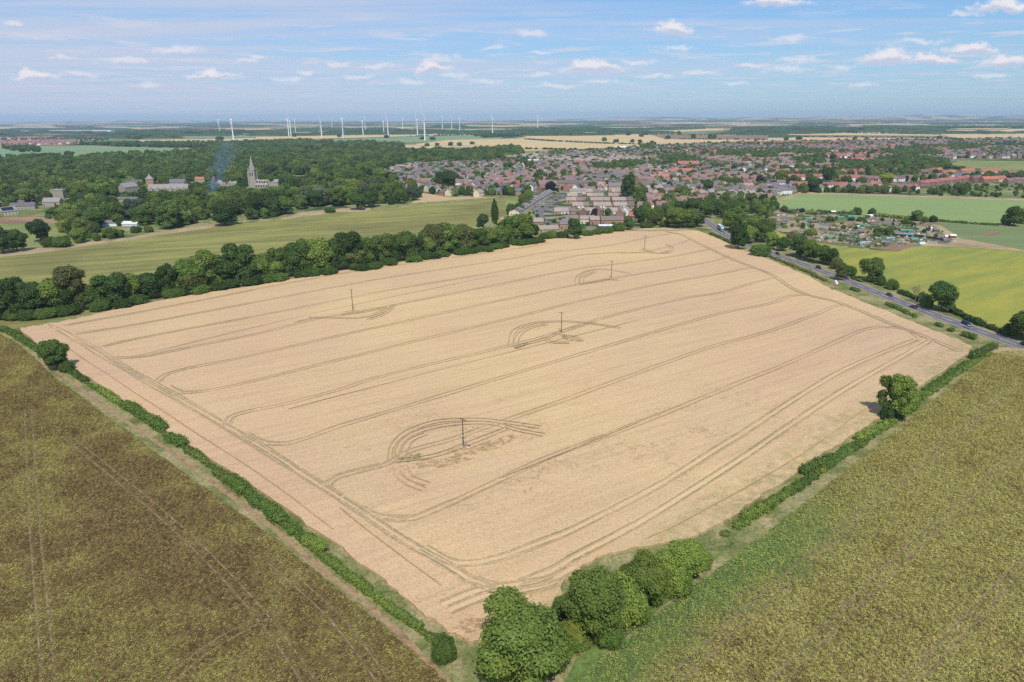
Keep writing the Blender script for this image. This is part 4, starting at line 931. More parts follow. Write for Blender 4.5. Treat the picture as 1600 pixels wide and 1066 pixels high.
for i, (px, lbl) in enumerate([([(820, 218), (860, 221), (900, 223), (950, 225), (1000, 226)], 'thin hedge crossing the pale stubble beyond the town'), ([(780, 232), (840, 233.5), (900, 234.5)], 'hedge at the near edge of the pale stubble'), ([(480, 222.5), (560, 224.5), (640, 223.5)], 'hedge below the green field under the turbines'),
                               ([(640, 213.4), (790, 209.6)], 'hedge between tan strip and green field near turbines'), ([(1240, 214), (1480, 216)], 'hedge splitting the stubble at the right'), ([(1300, 208), (1480, 211)], 'hedge left of the far right stubble'), ([(1400, 208.3), (1600, 208.6)], 'hedge at the foot of the far right stubble'),
                               ([(1040, 218), (1200, 218.8)], 'hedge below the brown far field'), ([(1000, 210.6), (1200, 211.2)], 'hedge above the brown far field'), ([(210, 222), (400, 220.5)], 'hedge under the left turbine'), ([(700, 238), (750, 237)], 'hedge under the small dry pasture')]):
    hedge(px, 4.5, 9, 'dark', lbl, step=13, leafn=5000, size=2.2, group='hedges across the far fields', gap=.2, seed=i)
hedge([(1480, 262), (1520, 268), (1580, 273), (1600, 275)], 5, 8, 'mid', 'hedge along the near side of the playing field', size=1.2, group=HF)

# clusters of wood: village wood on the left and belts inside the town
PROTECT += [(384, 412, 240, 292, 293), (402, 434, 277, 289, 293), (238, 294, 290, 297, 303), (190, 214, 292, 297, 303), (226, 243, 276, 288, 288), (194, 214, 283, 291, 291), (268, 292, 284, 290, 290), (298, 336, 273, 283, 284), (350, 364, 286, 289, 293), (520, 552, 272, 280, 285),
            (4, 56, 315, 331, 337), (82, 100, 294, 312, 312), (186, 210, 310, 313, 315), (166, 222, 348, 351.5, 354), (460, 476, 266, 274, 274), (78, 94, 312, 320, 325)]
WOOD = [(-60, 268), (0, 262), (40, 256), (122, 254), (166, 247), (250, 244), (300, 240), (330, 233), (380, 229), (480, 223), (530, 226), (560, 225), (626, 229), (636, 240), (700, 239), (760, 238), (800, 233), (818, 238), (814, 247), (780, 252), (700, 256), (640, 259), (600, 268), (604, 284), (636, 299), (660, 307), (640, 318), (600, 324), (560, 327), (540, 322),
        (500, 324), (465, 331), (440, 334), (385, 342), (345, 340), (300, 350), (240, 366), (190, 373), (120, 383), (105, 378), (128, 362), (75, 340), (50, 338), (-60, 344)]
CLEAR = [[(455, 236), (500, 233), (560, 233), (555, 238), (460, 239)], [(205, 285), (226, 278), (232, 284), (212, 290)], [(380, 226), (400, 226), (400, 230)], [(0, 330), (60, 322), (70, 336), (0, 340)]]
sheet('woodland_floor', WOOD, .06, M_SCRUB)
for c in CLEAR[:2]: sheet('grass_clearing', c, .3, M_PLAY)
fill(WOOD, 14.5, (8, 20), (.85, 1.25), ['dark', 'dark', 'mid', 'mid', 'mid', 'light', 'light', 'olive', 'blue'], zone='the village wood', excl=CLEAR, seed=1, prob=.93)
fill([(350, 345), (400, 338), (430, 334), (440, 340), (400, 343), (370, 346)], 10, (7, 12), (.8, 1.0), ['dark', 'mid'], zone='the village wood', seed=2)
fill([(60, 338), (130, 350), (200, 372), (120, 384), (110, 378), (140, 366)], 9, (4, 8), (.8, 1.1), ['light', 'mid', 'lime'], ('bush', 'round'), 'the wood edge', seed=3, prob=.6)
BEL = [[(1105, 318), (1130, 312), (1200, 318), (1210, 330), (1190, 338), (1140, 332), (1090, 330)], [(1235, 250), (1290, 244), (1288, 262), (1240, 258)], [(1290, 252), (1350, 256), (1400, 246), (1480, 252), (1486, 266), (1400, 270), (1350, 272), (1300, 262)],
       [(1120, 236), (1200, 240), (1245, 238), (1240, 250), (1180, 252), (1120, 246)], [(1040, 245), (1080, 248), (1110, 256), (1040, 262), (1030, 252)], [(1370, 236), (1420, 232), (1460, 236), (1470, 246), (1400, 248)], [(1480, 222), (1510, 222), (1520, 236), (1490, 240)], [(1200, 236), (1290, 236), (1300, 244), (1210, 246)],
       [(925, 262), (985, 256), (1010, 262), (960, 270), (925, 270)], [(856, 240), (885, 239), (880, 250), (860, 250)], [(1530, 236), (1570, 234), (1570, 246), (1540, 248)], [(1000, 228), (1024, 226), (1024, 236), (1000, 236)], [(970, 290), (990, 288), (995, 310), (975, 312)], [(820, 318), (840, 312), (845, 318), (825, 330), (800, 340), (795, 335)],
       [(1240, 302), (1320, 303), (1410, 304), (1410, 300), (1240, 297)], [(1410, 304), (1470, 300), (1500, 292), (1520, 300), (1500, 306)], [(1120, 286), (1150, 282), (1160, 296), (1130, 300)], [(1030, 310), (1075, 300), (1090, 322), (1040, 330)], [(620, 303), (660, 300), (700, 307), (800, 306), (800, 302), (700, 303)]]
for i, b in enumerate(BEL): fill(b, 11, (6, 12), (.75, 1.05), ['dark', 'mid', 'mid', 'light', 'olive'], zone=['the road thicket', 'the terrace belt'][min(i, 1)] if i < 4 else 'the town gardens', seed=40 + i, prob=.9)
fill([(1450, 293), (1600, 288), (1640, 290), (1640, 311), (1450, 306)], 12, (2.5, 6), (.9, 1.3), ['mid', 'light', 'dark', 'olive'], ('bush',), 'the scrub land', seed=8, cat='bush', prob=.6)
for i, b in enumerate([[(800, 204), (940, 199), (945, 208), (840, 209), (815, 208)], [(740, 213), (828, 209), (828, 212), (760, 216)], [(1140, 201), (1300, 198), (1310, 203), (1180, 206)], [(1320, 203), (1400, 197), (1402, 205)], [(1240, 207), (1345, 205), (1345, 207.5), (1250, 208)], [(1430, 199), (1640, 198), (1640, 201), (1440, 201)],
                       [(540, 205), (640, 204), (640, 210), (545, 211)], [(0, 231), (60, 232), (60, 238), (30, 238)], [(-30, 248), (120, 246), (60, 255), (-30, 258)], [(140, 214), (220, 206), (400, 208), (290, 211), (210, 218)], [(120, 226), (330, 226), (480, 220), (480, 223), (380, 229), (330, 232), (200, 230)]]):
    fill(b, 26 if i != 10 else 18, (10, 17), (1.1, 1.7), ['dark', 'dark', 'blue', 'mid'], ('round', 'bush'), 'the far copses', seed=60 + i, prob=.85)

# the country beyond: woods and copses as one mass
def far_mass():
    r = np.random.RandomState(5); V = []; F = []; base = 0
    nu, nv = 10, 4
    for k in range(1900):
        y = 3600 + (FAR - 5200) * r.rand() ** 1.15; x = (r.rand() * 2 - 1) * y * .86
        px, py = proj(x, y)
        if any(inpoly(px, py + dyy, pp) for _, pp in K for dyy in (0, .6)): continue
        a = r.uniform(60, 260) * (1 + y / 8000); b = r.uniform(20, 80); h = r.uniform(7, 13) * (1 if y < 6500 else .75)
        ph = r.rand(nu) * .5 + .7
        for j in range(nv):
            t = j / (nv - 1)
            q = math.cos(t * math.pi / 2 * .92) ** .45; z = h * math.sin(t * math.pi / 2) ** .6
            for i in range(nu):
                an = 2 * math.pi * i / nu
                V.append((x + a * q * ph[i] * math.cos(an), y + b * q * ph[i] * math.sin(an), max(0, z * (1 + .25 * r.normal())) if j else 0))
        for j in range(nv - 1):
            for i in range(nu): F.append((base + j * nu + i, base + j * nu + (i + 1) % nu, base + (j + 1) * nu + (i + 1) % nu, base + (j + 1) * nu + i))
        F.append((base + (nv - 1) * nu, base + (nv - 1) * nu + 3, base + (nv - 1) * nu + 6, base + (nv - 1) * nu + 9)); base += nu * nv
    m, g = newmat('far_woodland_leaves')
    c = g.ramp(g.noise(g.pos(), .02, 4, .7), [(.3, (.030, .055, .022)), (.55, (.05, .08, .028)), (.7, (.085, .115, .04))])
    g.out(c, .9, .1, bump=g.noise(g.pos(), .06, 3), bstr=.8, bdist=6)
    o = link('far_woodland', mesh_np('far_woodland', V, F, [m]))
    tag(o, 'dark copses and woods covering the country out to the horizon', 'woodland', kind='stuff')
far_mass()
# ------------------------------------------------------------------ buildings
WM = {'brick': plain('red_brick', (.30, .17, .125), .9, .15, .6, rvar=.15), 'render': plain('white_render', (.86, .84, .79), .85, .08, .4, rvar=.08), 'buff': plain('buff_brick', (.46, .34, .22), .9, .12, .5, rvar=.12),
      'stone': plain('pale_stone', (.37, .325, .27), .9, .15, .5), 'cream': plain('cream_render', (.66, .58, .42), .85, .08, .5, rvar=.1), 'orange': plain('orange_brick', (.40, .225, .15), .9, .12, .5, rvar=.12), 'wood': plain('weathered_boards', (.17, .12, .08), .9, .25, 2, rvar=.3), 'metal': plain('pale_sheet_metal', (.62, .64, .66), .5, .08, .3)}
RM = {'brown': plain('brown_tiles', (.19, .150, .13), .85, .15, .8, rvar=.18), 'red': plain('red_clay_tiles', (.33, .125, .105), .85, .15, .8, rvar=.15), 'bright': plain('new_orange_tiles', (.44, .16, .10), .85, .1, .8, rvar=.1), 'grey': plain('grey_tiles', (.165, .150, .150), .85, .15, .8, rvar=.18),
      'slate': plain('slate_roof', (.13, .135, .16), .7, .15, .8, rvar=.15), 'pink': plain('pinkish_tiles', (.25, .165, .145), .85, .15, .8, rvar=.15), 'plum': plain('plum_tiles', (.20, .125, .125), .85, .15, .8, rvar=.12), 'white': plain('white_sheet_roof', (.80, .80, .80), .6, .06, .3), 'stonegrey': plain('stone_slates', (.29, .26, .235), .85, .15, .8), 'tan': plain('dry_tiles', (.33, .27, .225), .85, .12, .8, rvar=.1)}
WW = {'brick': 'brick', 'render': 'white walled', 'buff': 'buff brick', 'stone': 'pale stone', 'cream': 'cream walled', 'orange': 'orange brick', 'wood': 'wooden', 'metal': 'pale metal'}
RW = {'brown': 'brown-roofed', 'red': 'red-roofed', 'bright': 'orange-roofed', 'grey': 'grey-roofed', 'slate': 'slate-roofed', 'pink': 'pink-roofed', 'plum': 'plum-roofed', 'white': 'white-roofed', 'stonegrey': 'stone-roofed', 'tan': 'pale-roofed'}
M_WIN = plain('window_glass', (.035, .045, .06), .12, .1, 1, spec=.6); M_FRAME = plain('white_frame', (.78, .78, .76), .5, .05)
M_DOOR = plain('painted_door', (.16, .05, .04), .5, .1); M_POT = plain('chimney_pot', (.36, .15, .09), .9, .1)
M_PANEL = plain('solar_panel', (.012, .02, .05), .55, .1, spec=.3)
def walls_geo(w, d, e, rise, hip):
    mb = MB(); x, y = w / 2, d / 2
    vs = [(-x, -y, 0), (x, -y, 0), (x, y, 0), (-x, y, 0), (-x, -y, e), (x, -y, e), (x, y, e), (-x, y, e)]
    fs = [(0, 1, 5, 4), (2, 3, 7, 6)]
    if hip or rise <= .3: fs += [(1, 2, 6, 5), (3, 0, 4, 7), (4, 5, 6, 7)]
    else:
        vs += [(-x, 0, e + rise), (x, 0, e + rise)]; fs += [(1, 2, 6, 9, 5), (3, 0, 4, 8, 7)]
    return mb.add(vs, fs)
def roof_geo(w, d, e, rise, hip, mb=None, ov=.35, th=.16, up_=.03):
    mb = mb or MB(); x, y = w / 2 + (.12 if not hip else ov), d / 2 + ov; k = rise / (d / 2); ez = e - k * ov + up_; rz = e + rise + up_
    if rise <= .3:
        return mb.box(-x, x, -y, y, e + .01, e + .25)
    if hip:
        rx = max(.2, w / 2 - d / 2); b = [(-x, -y, ez), (x, -y, ez), (x, y, ez), (-x, y, ez)]
        vs = b + [(-rx, 0, rz), (rx, 0, rz)] + [(p[0], p[1], ez - th) for p in b]
        return mb.add(vs, [(0, 1, 5, 4), (1, 2, 5), (2, 3, 4, 5), (3, 0, 4), (6, 7, 1, 0), (7, 8, 2, 1), (8, 9, 3, 2), (9, 6, 0, 3), (9, 8, 7, 6)])
    vs = [(-x, -y, ez), (-x, 0, rz), (-x, y, ez), (x, -y, ez), (x, 0, rz), (x, y, ez)]
    vs += [(a, b, c + th) for a, b, c in vs]
    return mb.add(vs, [(6, 9, 10, 7), (7, 10, 11, 8), (0, 1, 4, 3), (1, 2, 5, 4), (0, 3, 9, 6), (2, 8, 11, 5), (0, 6, 7, 1), (1, 7, 8, 2), (3, 4, 10, 9), (4, 5, 11, 10)])
_bm = {}
def cached(key, fn):
    if key not in _bm: _bm[key] = fn()
    return _bm[key]
def win_mesh(w=1.3, h=1.2):
    def f():
        mb = MB(); mb.box(-w / 2, w / 2, -.05, .0, 0, h, 0); mb.box(-w / 2 + .1, -.05, -.065, -.04, .1, h - .1, 1); mb.box(.05, w / 2 - .1, -.065, -.04, .1, h - .1, 1)
        return mb.mesh('window', [M_FRAME, M_WIN])
    return cached(('win', w, h), f)
def house(x, y, rz, w=9, d=7.5, st=2, wall='brick', roof='brown', hip=False, label='', chim=1, cat='house', group=None, name='house', det=2, rise=None, wings=0, panel=False, e=None, z=0, win=True):
    e = e or (2.5 if st == 1 else 5.0); rise = rise if rise is not None else d * .42
    root = empty(name, x, y, rz, z); tag(root, label, cat, group)
    link('wall', cached(('w', w, d, e, rise, hip, wall), lambda: walls_geo(w, d, e, rise, hip).mesh('wall', WM[wall])), root)
    def rf():
        mb = roof_geo(w, d, e, rise, hip); return mb.mesh('roof', RM[roof])
    ro = link('roof', cached(('r', w, d, e, rise, hip, roof), rf), root)
    if chim:
        def cf():
            mb = MB(); mb.box(-.55, .55, -.35, .35, -.9, .9); mb.box(-.62, .62, -.42, .42, .9, 1.02)
            mb.tube([(-.25, 0, 1.02), (-.25, 0, 1.4)], [.12, .1], 6, 1); mb.tube([(.25, 0, 1.02), (.25, 0, 1.4)], [.12, .1], 6, 1); return mb.mesh('chimney', [WM['brick'], M_POT])
        for k in range(chim):
            c = link('chimney', cached('chim', cf), ro); t = (.36 if chim == 1 else -.4 + .8 * k / (chim - 1)); c.location = (w * t, .2, e + rise + .1)
    if det >= 1 and win:
        wm_ = win_mesh()
        n = max(1, int(w / 3.2)); zs_ = [.9] if st == 1 else [.9, 3.4]
        for s in (-1, 1):
            for fl in range(len(zs_)):
                for i in range(n):
                    xx = -w / 2 + w * (i + .5) / n
                    if s == -1 and fl == 0 and i == 0: continue
                    o = link('window', wm_, root); o.location = (xx, s * d / 2, zs_[fl]); o.rotation_euler = (0, 0, 0 if s < 0 else math.pi)
        dm = cached('door', lambda: MB().box(-.5, .5, -.07, 0, 0, 2.05, 0).box(-.3, .3, -.085, -.07, 1.3, 1.85, 1).mesh('door', [M_DOOR, M_WIN]))
        o = link('door', dm, root); o.location = (-w / 2 + w * .5 / n, -d / 2, 0)
    if panel:
        def pf():
            mb = MB(); L_ = math.hypot(d / 2, rise) * .7; a = math.atan2(rise, d / 2)
            mb.box(-w * .33, w * .33, -L_ / 2, L_ / 2, 0, .06, M=Matrix.Translation((0, -d / 4, e + rise / 2 + .26)) @ Matrix.Rotation(a, 4, 'X')); return mb.mesh('solar_panel', M_PANEL)
        link('solar_panel', cached(('pn', w, d, e), pf), ro)
    for k in range(wings):     # gabled bays standing out of the front
        xx = -w / 2 + w * (k + .5) / wings; bw = min(5, w / wings * .5)
        g1 = link('gable_bay', cached(('gb', bw, e, wall), lambda: walls_geo(4, bw, e, bw * .45, False).mesh('gable_bay', WM[wall])), root)
        g1.location = (xx, -d / 2 - .3, 0); g1.rotation_euler = (0, 0, math.pi / 2)
        g2 = link('bay_roof', cached(('gr', bw, e, roof), lambda: roof_geo(4.0, bw, e, bw * .45, False).mesh('bay_roof', RM[roof])), ro)
        g2.location = (xx, -d / 2 - .3, .02); g2.rotation_euler = (0, 0, math.pi / 2)
        o = link('window', win_mesh(1.3, 1.6), g1); o.location = (-2.0, 0, 1.2); o.rotation_euler = (0, 0, -math.pi / 2)
        o = link('window', win_mesh(1.3, 1.6), g1); o.location = (-2.0, 0, e - 1.4); o.rotation_euler = (0, 0, -math.pi / 2)
    return root
def hp(px, py, ang=0, **k):
    "a building at a point of the photograph; ang in degrees in plan"
    x, y = at(px, py); return house(x, y, R(ang), **k)
ROWS = []; NH = [0]; OCC = []
def row(p0, p1, n, lab, gap=.02, group=None, alt=None, off=0, **k):
    "a row of houses between two pixel points, numbered from the left"
    a = Vector(at(*p0)); b = Vector(at(*p1)); d = b - a; ang = math.atan2(d.y, d.x); w = d.length / n
    for i in range(n):
        q = a + d * ((i + .5) / n); kk = dict(k)
        if alt:
            for key, vals in alt.items(): kk[key] = vals[i % len(vals)]
        o = kk.get('wall', 'brick'); pos_ = 'leftmost' if i == 0 else 'rightmost' if i == n - 1 else ordw(i + 1) + ' from left'
        if n == 1: pos_ = 'the only one'
        kk['w'] = w - gap
        if kk.get('st') == 2 and 'e' not in kk: kk['e'] = [4.7, 5.1, 4.9, 5.3][(i * 7 + n) % 4]
        if kk.get('st') == 2 and n > 5 and i % 3 == 2: kk['w'] -= 1.6
        house(q.x, q.y, ang + off, label='%s %s house, %s %s' % (RW[kk.get('roof', 'brown')], WW[o], pos_, lab), group=group or 'houses ' + lab, **kk)
        OCC.append((q.x, q.y, max(w, 8) * .5 + 5)); NH[0] += 1

# bungalow estate with low pale brown roofs
ER = dict(st=1, d=10.5, e=2.6, rise=3.0, chim=0, det=2)
for i, (x0, x1, yv, nm) in enumerate([(886, 936, 331, 'nearest'), (944, 960, 331.5, 'nearest')]): pass
E_ROWS = [([(866, 899), (905, 935), (943, 975)], 333.5, 'front row', ['buff', 'render']), ([(894, 920), (927, 954), (958, 990)], 324.5, 'second row', ['orange', 'render']),
          ([(884, 908), (922, 952), (956, 988)], 316, 'third row', ['orange']), ([(886, 910), (917, 943), (950, 974)], 309, 'fourth row', ['orange', 'buff']), ([(902, 938), (955, 972)], 302.5, 'back row', ['orange'])]
for spans, yv, lab, wl in E_ROWS:
    parts = ['left block', 'middle block', 'right block']
    for j, (a, b) in enumerate(spans):
        row((a, yv), (b, yv), 3, 'in the ' + parts[j] + ', bungalow ' + lab, alt={'wall': wl, 'roof': ['tan', 'tan', 'brown'] if j != 1 else ['tan']}, group='bungalow estate rows', **ER)
# short houses nearest the wheat
for (x, yv, a, w_, wl, rf_, lb_) in [(856, 362, 12, 17, 'buff', 'tan', 'long low bungalow with pale roof at the edge of the wheat'), (884, 351, 20, 9, 'brick', 'brown', 'red gabled house front of the bungalow estate'), (893, 348, 0, 11, 'cream', 'brown', 'brown-roofed house with dormers before the estate rows'), (886, 357, 5, 14, 'orange', 'grey', 'dark grey-roofed house behind the wheat-edge trees'),
                                     (918, 349, -5, 13, 'cream', 'tan', 'cream walled chalet house before the estate rows'), (928, 350, 10, 9, 'orange', 'tan', 'orange brick gable end right of the chalet house'), (956, 350, 0, 20, 'orange', 'brown', 'long brown-roofed house near the far edge of the wheat'), (948, 357, 0, 14, 'wood', 'white', 'low flat pale garage by the wheat-edge hedge'),
                                     (838, 350, 10, 12, 'brick', 'tan', 'bungalow just left of the estate road mouth'), (800, 350, -5, 20, 'buff', 'tan', 'long tan-roofed bungalow left of the curving terrace')]:
    hp(x, yv, a, w=w_, d=8, st=1 if 'garage' in lb_ or 'bungalow' in lb_ else 2, e=2.6 if 'garage' in lb_ or 'bungalow' in lb_ else 4.2, rise=.2 if 'garage' in lb_ else 2.6, wall=wl, roof=rf_, label=lb_, chim=0 if 'garage' in lb_ else 1); OCC.append((*at(x, yv), 12))
# the curving stepped terrace with white party walls
CT = [(806, 337), (811.5, 333.5), (817, 330), (822, 327), (827, 324), (831.5, 321), (836, 318), (840.5, 315.5), (845, 313), (849, 310.5), (852.5, 308), (856, 306)]
for i, (x, yv) in enumerate(CT):
    a = Vector(at(*CT[max(i - 1, 0)])); b = Vector(at(*CT[min(i + 1, len(CT) - 1)])); ang = math.degrees(math.atan2((b - a).y, (b - a).x))
    ww = (b - a).length / (2 if 0 < i < len(CT) - 1 else 1) - .4
    h_ = hp(x, yv, ang, w=ww, d=10, st=2, e=4.4, rise=2.2, wall='cream', roof='grey' if i % 3 else 'brown', label='narrow grey-roofed terrace house, %s from the near end of the curving terrace' % ordw(i + 1), chim=0, det=1, group='curving stepped terrace')
    def pw(): 
        mb = roof_geo(.3, 10, 4.4, 2.2, False, up_=.3, ov=.2); return mb.mesh('party_wall', M_FRAME)
    o = link('party_wall', cached('pw', pw), h_); o.location = (ww / 2 + .1, 0, 0); OCC.append((*at(x, yv), 11))
# named buildings of the middle of the town
for (x, yv, a, kw, lb_) in [
        (1000, 293, 35, dict(w=16, d=12, e=11, rise=4, wall='orange', roof='brown', chim=2), 'tall three-storey orange brick mill in the town centre'), (966, 300, 0, dict(w=26, d=10, e=7.5, rise=4, wall='buff', roof='grey', chim=2), 'long grey-roofed block left of the tall brick mill'),
        (945, 283, 5, dict(w=60, d=11, e=6, rise=3.6, wall='orange', roof='grey', chim=4), 'very long grey-roofed terrace behind the mill'), (905, 292, 3, dict(w=60, d=10, e=5.5, rise=3.4, wall='orange', roof='brown', chim=3), 'long brown-roofed block with roof windows'), (790, 303, -4, dict(w=56, d=18, e=4, rise=3.2, wall='orange', roof='slate', chim=0), 'long low slate-roofed hall at the pasture edge'),
        (902, 303, 2, dict(w=20, d=9, e=4, rise=2.6, wall='cream', roof='tan', chim=1), 'pale-roofed house at the top of the estate road'), (921, 300.5, 3, dict(w=14, d=8, e=4.5, rise=2.6, wall='render', roof='brown', chim=1), 'white fronted house at the back of the estate'), (953, 298, -20, dict(w=9, d=8, e=5, rise=3, wall='render', roof='bright', chim=1), 'small house with bright orange roof behind the estate'),
        (830, 300.5, 80, dict(w=12, d=7, e=7, rise=3, wall='render', roof='grey', chim=0), 'tall narrow white gabled building above the terrace'), (1042, 305, 40, dict(w=14, d=9, e=5.5, rise=3.4, wall='render', roof='pink', chim=1), 'white gabled house behind the far corner trees'), (1050, 311, 5, dict(w=15, d=9, e=4, rise=2.6, wall='cream', roof='brown', chim=1), 'cream bungalow beside the white gabled house'),
        (1089, 314, -20, dict(w=16, d=11, e=4, rise=3.2, wall='cream', roof='pink', chim=1), 'pink-roofed house with cream front near the road'), (1094, 306, -30, dict(w=10, d=9, e=4.5, rise=3, wall='orange', roof='bright', chim=1), 'orange-roofed house behind the pink-roofed one'), (1119, 316, -50, dict(w=14, d=8, e=4.5, rise=3, wall='cream', roof='brown', chim=1), 'cream gable end house by the road thicket'),
        (1148, 313, 10, dict(w=15, d=10, e=4.5, rise=3.2, wall='buff', roof='slate', hip=True, chim=1), 'hipped slate-roofed bungalow by the road thicket'), (1122, 300, 15, dict(w=15, d=9, e=5, rise=3, wall='orange', roof='plum', chim=1), 'plum-roofed brick house right of the round dark tree'), (1192, 296, 25, dict(w=17, d=12, e=4.5, rise=3.4, wall='render', roof='pink', hip=True, chim=1), 'large pink hipped house left of the red terraces'),
        (1195, 285, 5, dict(w=18, d=9, e=5, rise=3, wall='render', roof='slate', chim=1, panel=True), 'slate-roofed house covered in blue panels'), (1207, 291, 0, dict(w=16, d=9, e=5, rise=3, wall='render', roof='slate', panel=True), 'white house with blue roof panels beside the green field'), (1219, 291, -3, dict(w=11, d=9, e=5, rise=3, wall='render', roof='grey'), 'grey gabled house beside the panelled white house'),
        (970, 234, 0, dict(w=36, d=24, e=7, rise=2.5, wall='metal', roof='white', chim=0), 'white industrial shed at the back of the town'), (985, 234.5, 0, dict(w=24, d=20, e=8, rise=2, wall='metal', roof='slate', chim=0), 'blue-grey industrial shed beside the white one'), (828, 255, 2, dict(w=62, d=18, e=5, rise=2.2, wall='metal', roof='white', chim=0), 'long white-roofed works behind the left houses'),
        (1228, 247, 0, dict(w=46, d=22, e=6, rise=6, wall='orange', roof='pink', hip=True, chim=1), 'large red hipped hall among the trees'), (1392, 238, 0, dict(w=10, d=10, e=16, rise=4, wall='orange', roof='red', chim=0), 'square red brick tower on the skyline of the town'), (1168, 252, 0, dict(w=10, d=10, e=12, rise=3, wall='orange', roof='pink', chim=0), 'tall pink brick block right of the dark trees'),
        (1075, 262, 0, dict(w=40, d=14, e=7, rise=5, wall='orange', roof='red', chim=2), 'large red brick school with orange roofs'), (1062, 272, 8, dict(w=42, d=12, e=5, rise=4, wall='orange', roof='bright', chim=0), 'long orange-roofed row near the town centre'), (1030, 282, 20, dict(w=34, d=12, e=5, rise=4, wall='orange', roof='bright', chim=1), 'orange-roofed block just right of the brick mill'), (683, 262, 0, dict(w=26, d=14, e=8, rise=2.5, wall='orange', roof='grey', chim=0), 'boxy orange brick flats at the back left')]:
    hp(x, yv, a, label=lb_, cat='building' if any(s in lb_ for s in ('mill', 'block', 'hall', 'shed', 'works', 'school', 'tower', 'flats')) else 'house', name='building', **kw); OCC.append((*at(x, yv), kw['w'] * .45 + 6)); NH[0] += 1
# right: terraces with red roofs and white walls facing the green field
TG = dict(st=2, d=8, chim=1)
row((1233, 294), (1264, 294), 3, 'in the left white field-edge terrace', roof='red', wall='render', hip=False, **TG)
row((1285, 294.5), (1323, 295), 4, 'in the white terrace behind the dark field-edge tree', roof='red', wall='render', **TG)
row((1330, 297), (1358, 297), 4, 'in the long white terrace facing the green field', roof='plum', wall='render', **TG)
row((1359, 293), (1375, 293), 2, 'in the white pair right of the long terrace', roof='red', wall='render', **TG)
row((1372, 299), (1394, 299), 2, 'in the hipped pair closest to the green field', roof='plum', wall='render', hip=True, **TG)
row((1405, 297), (1434, 297), 3, 'in the hipped field-corner row', roof='red', wall='render', hip=True, **TG)
row((1434, 292.5), (1512, 283), 11, 'in the long red terrace climbing to the new houses', roof='red', wall='brick', **TG)
row((1440, 282), (1480, 279), 6, 'in the red terrace behind the long climbing terrace', roof='plum', wall='orange', **TG)
row((1432, 274), (1469, 270), 5, 'in the gabled row behind the climbing terraces', roof='plum', wall='orange', alt={'roof': ['plum', 'plum', 'plum', 'bright', 'bright']}, **TG)
row((1470, 276), (1490, 274), 2, 'in the bright pair beside the gabled row', roof='bright', wall='orange', **TG)
row((1488, 281), (1508, 279), 2, 'in the slate pair before the new houses', roof='slate', wall='render', **TG)
row((1500, 272), (1520, 271), 2, 'in the first pair of new houses', roof='bright', wall='buff', **TG)
row((1522, 274), (1560, 271), 4, 'in the back row of new orange houses', alt={'roof': ['plum', 'bright', 'bright', 'bright']}, wall='cream', **TG)
row((1516, 284), (1532, 283), 2, 'in the dark pair of the front new houses', roof='plum', wall='brick', **TG)
row((1532, 286), (1568, 284), 3, 'in the front row of new orange houses', roof='bright', wall='cream', alt={'wall': ['brick', 'brick', 'cream']}, **TG)
row((1570, 288), (1612, 286), 4, 'in the big plum-roofed row at the right edge', roof='plum', wall='brick', **TG)
row((1560, 276), (1590, 275), 3, 'in the slate row behind the right edge houses', roof='slate', wall='orange', alt={'roof': ['slate', 'red', 'plum']}, **TG)
for (a, b, n, lab, rf_, wl, hp_) in [((1312, 272), (1338, 272), 3, 'in the white hipped row behind the terraces', 'red', 'render', True), ((1340, 271), (1360, 271), 2, 'in the brick hipped pair behind the terraces', 'red', 'orange', True), ((1360, 272), (1380, 272), 2, 'in the white hipped pair right of the brick one', 'red', 'render', True), ((1384, 270), (1402, 270), 2, 'in the plum hipped pair further right', 'plum', 'brick', True),
                                     ((1200, 262), (1312, 262), 13, 'in the long terrace below the red hall', 'pink', 'render', False), ((1205, 272), (1290, 272), 9, 'in the plain row below the long terrace', 'pink', 'brick', False), ((1230, 281), (1285, 281), 6, 'in the orange row behind the field-edge terrace', 'red', 'brick', False), ((1310, 282), (1350, 283), 4, 'in the red row between the white terraces', 'red', 'orange', False),
                                     ((1345, 284), (1400, 284), 6, 'in the mixed row above the white terraces', 'plum', 'brick', False), ((1400, 284), (1432, 282), 4, 'in the row left of the climbing terraces', 'plum', 'render', False)]:
    row(a, b, n, lab, roof=rf_, wall=wl, hip=hp_, st=2, d=8, chim=1, det=1, alt={'wall': [wl, wl, 'render' if wl != 'render' else 'orange']})
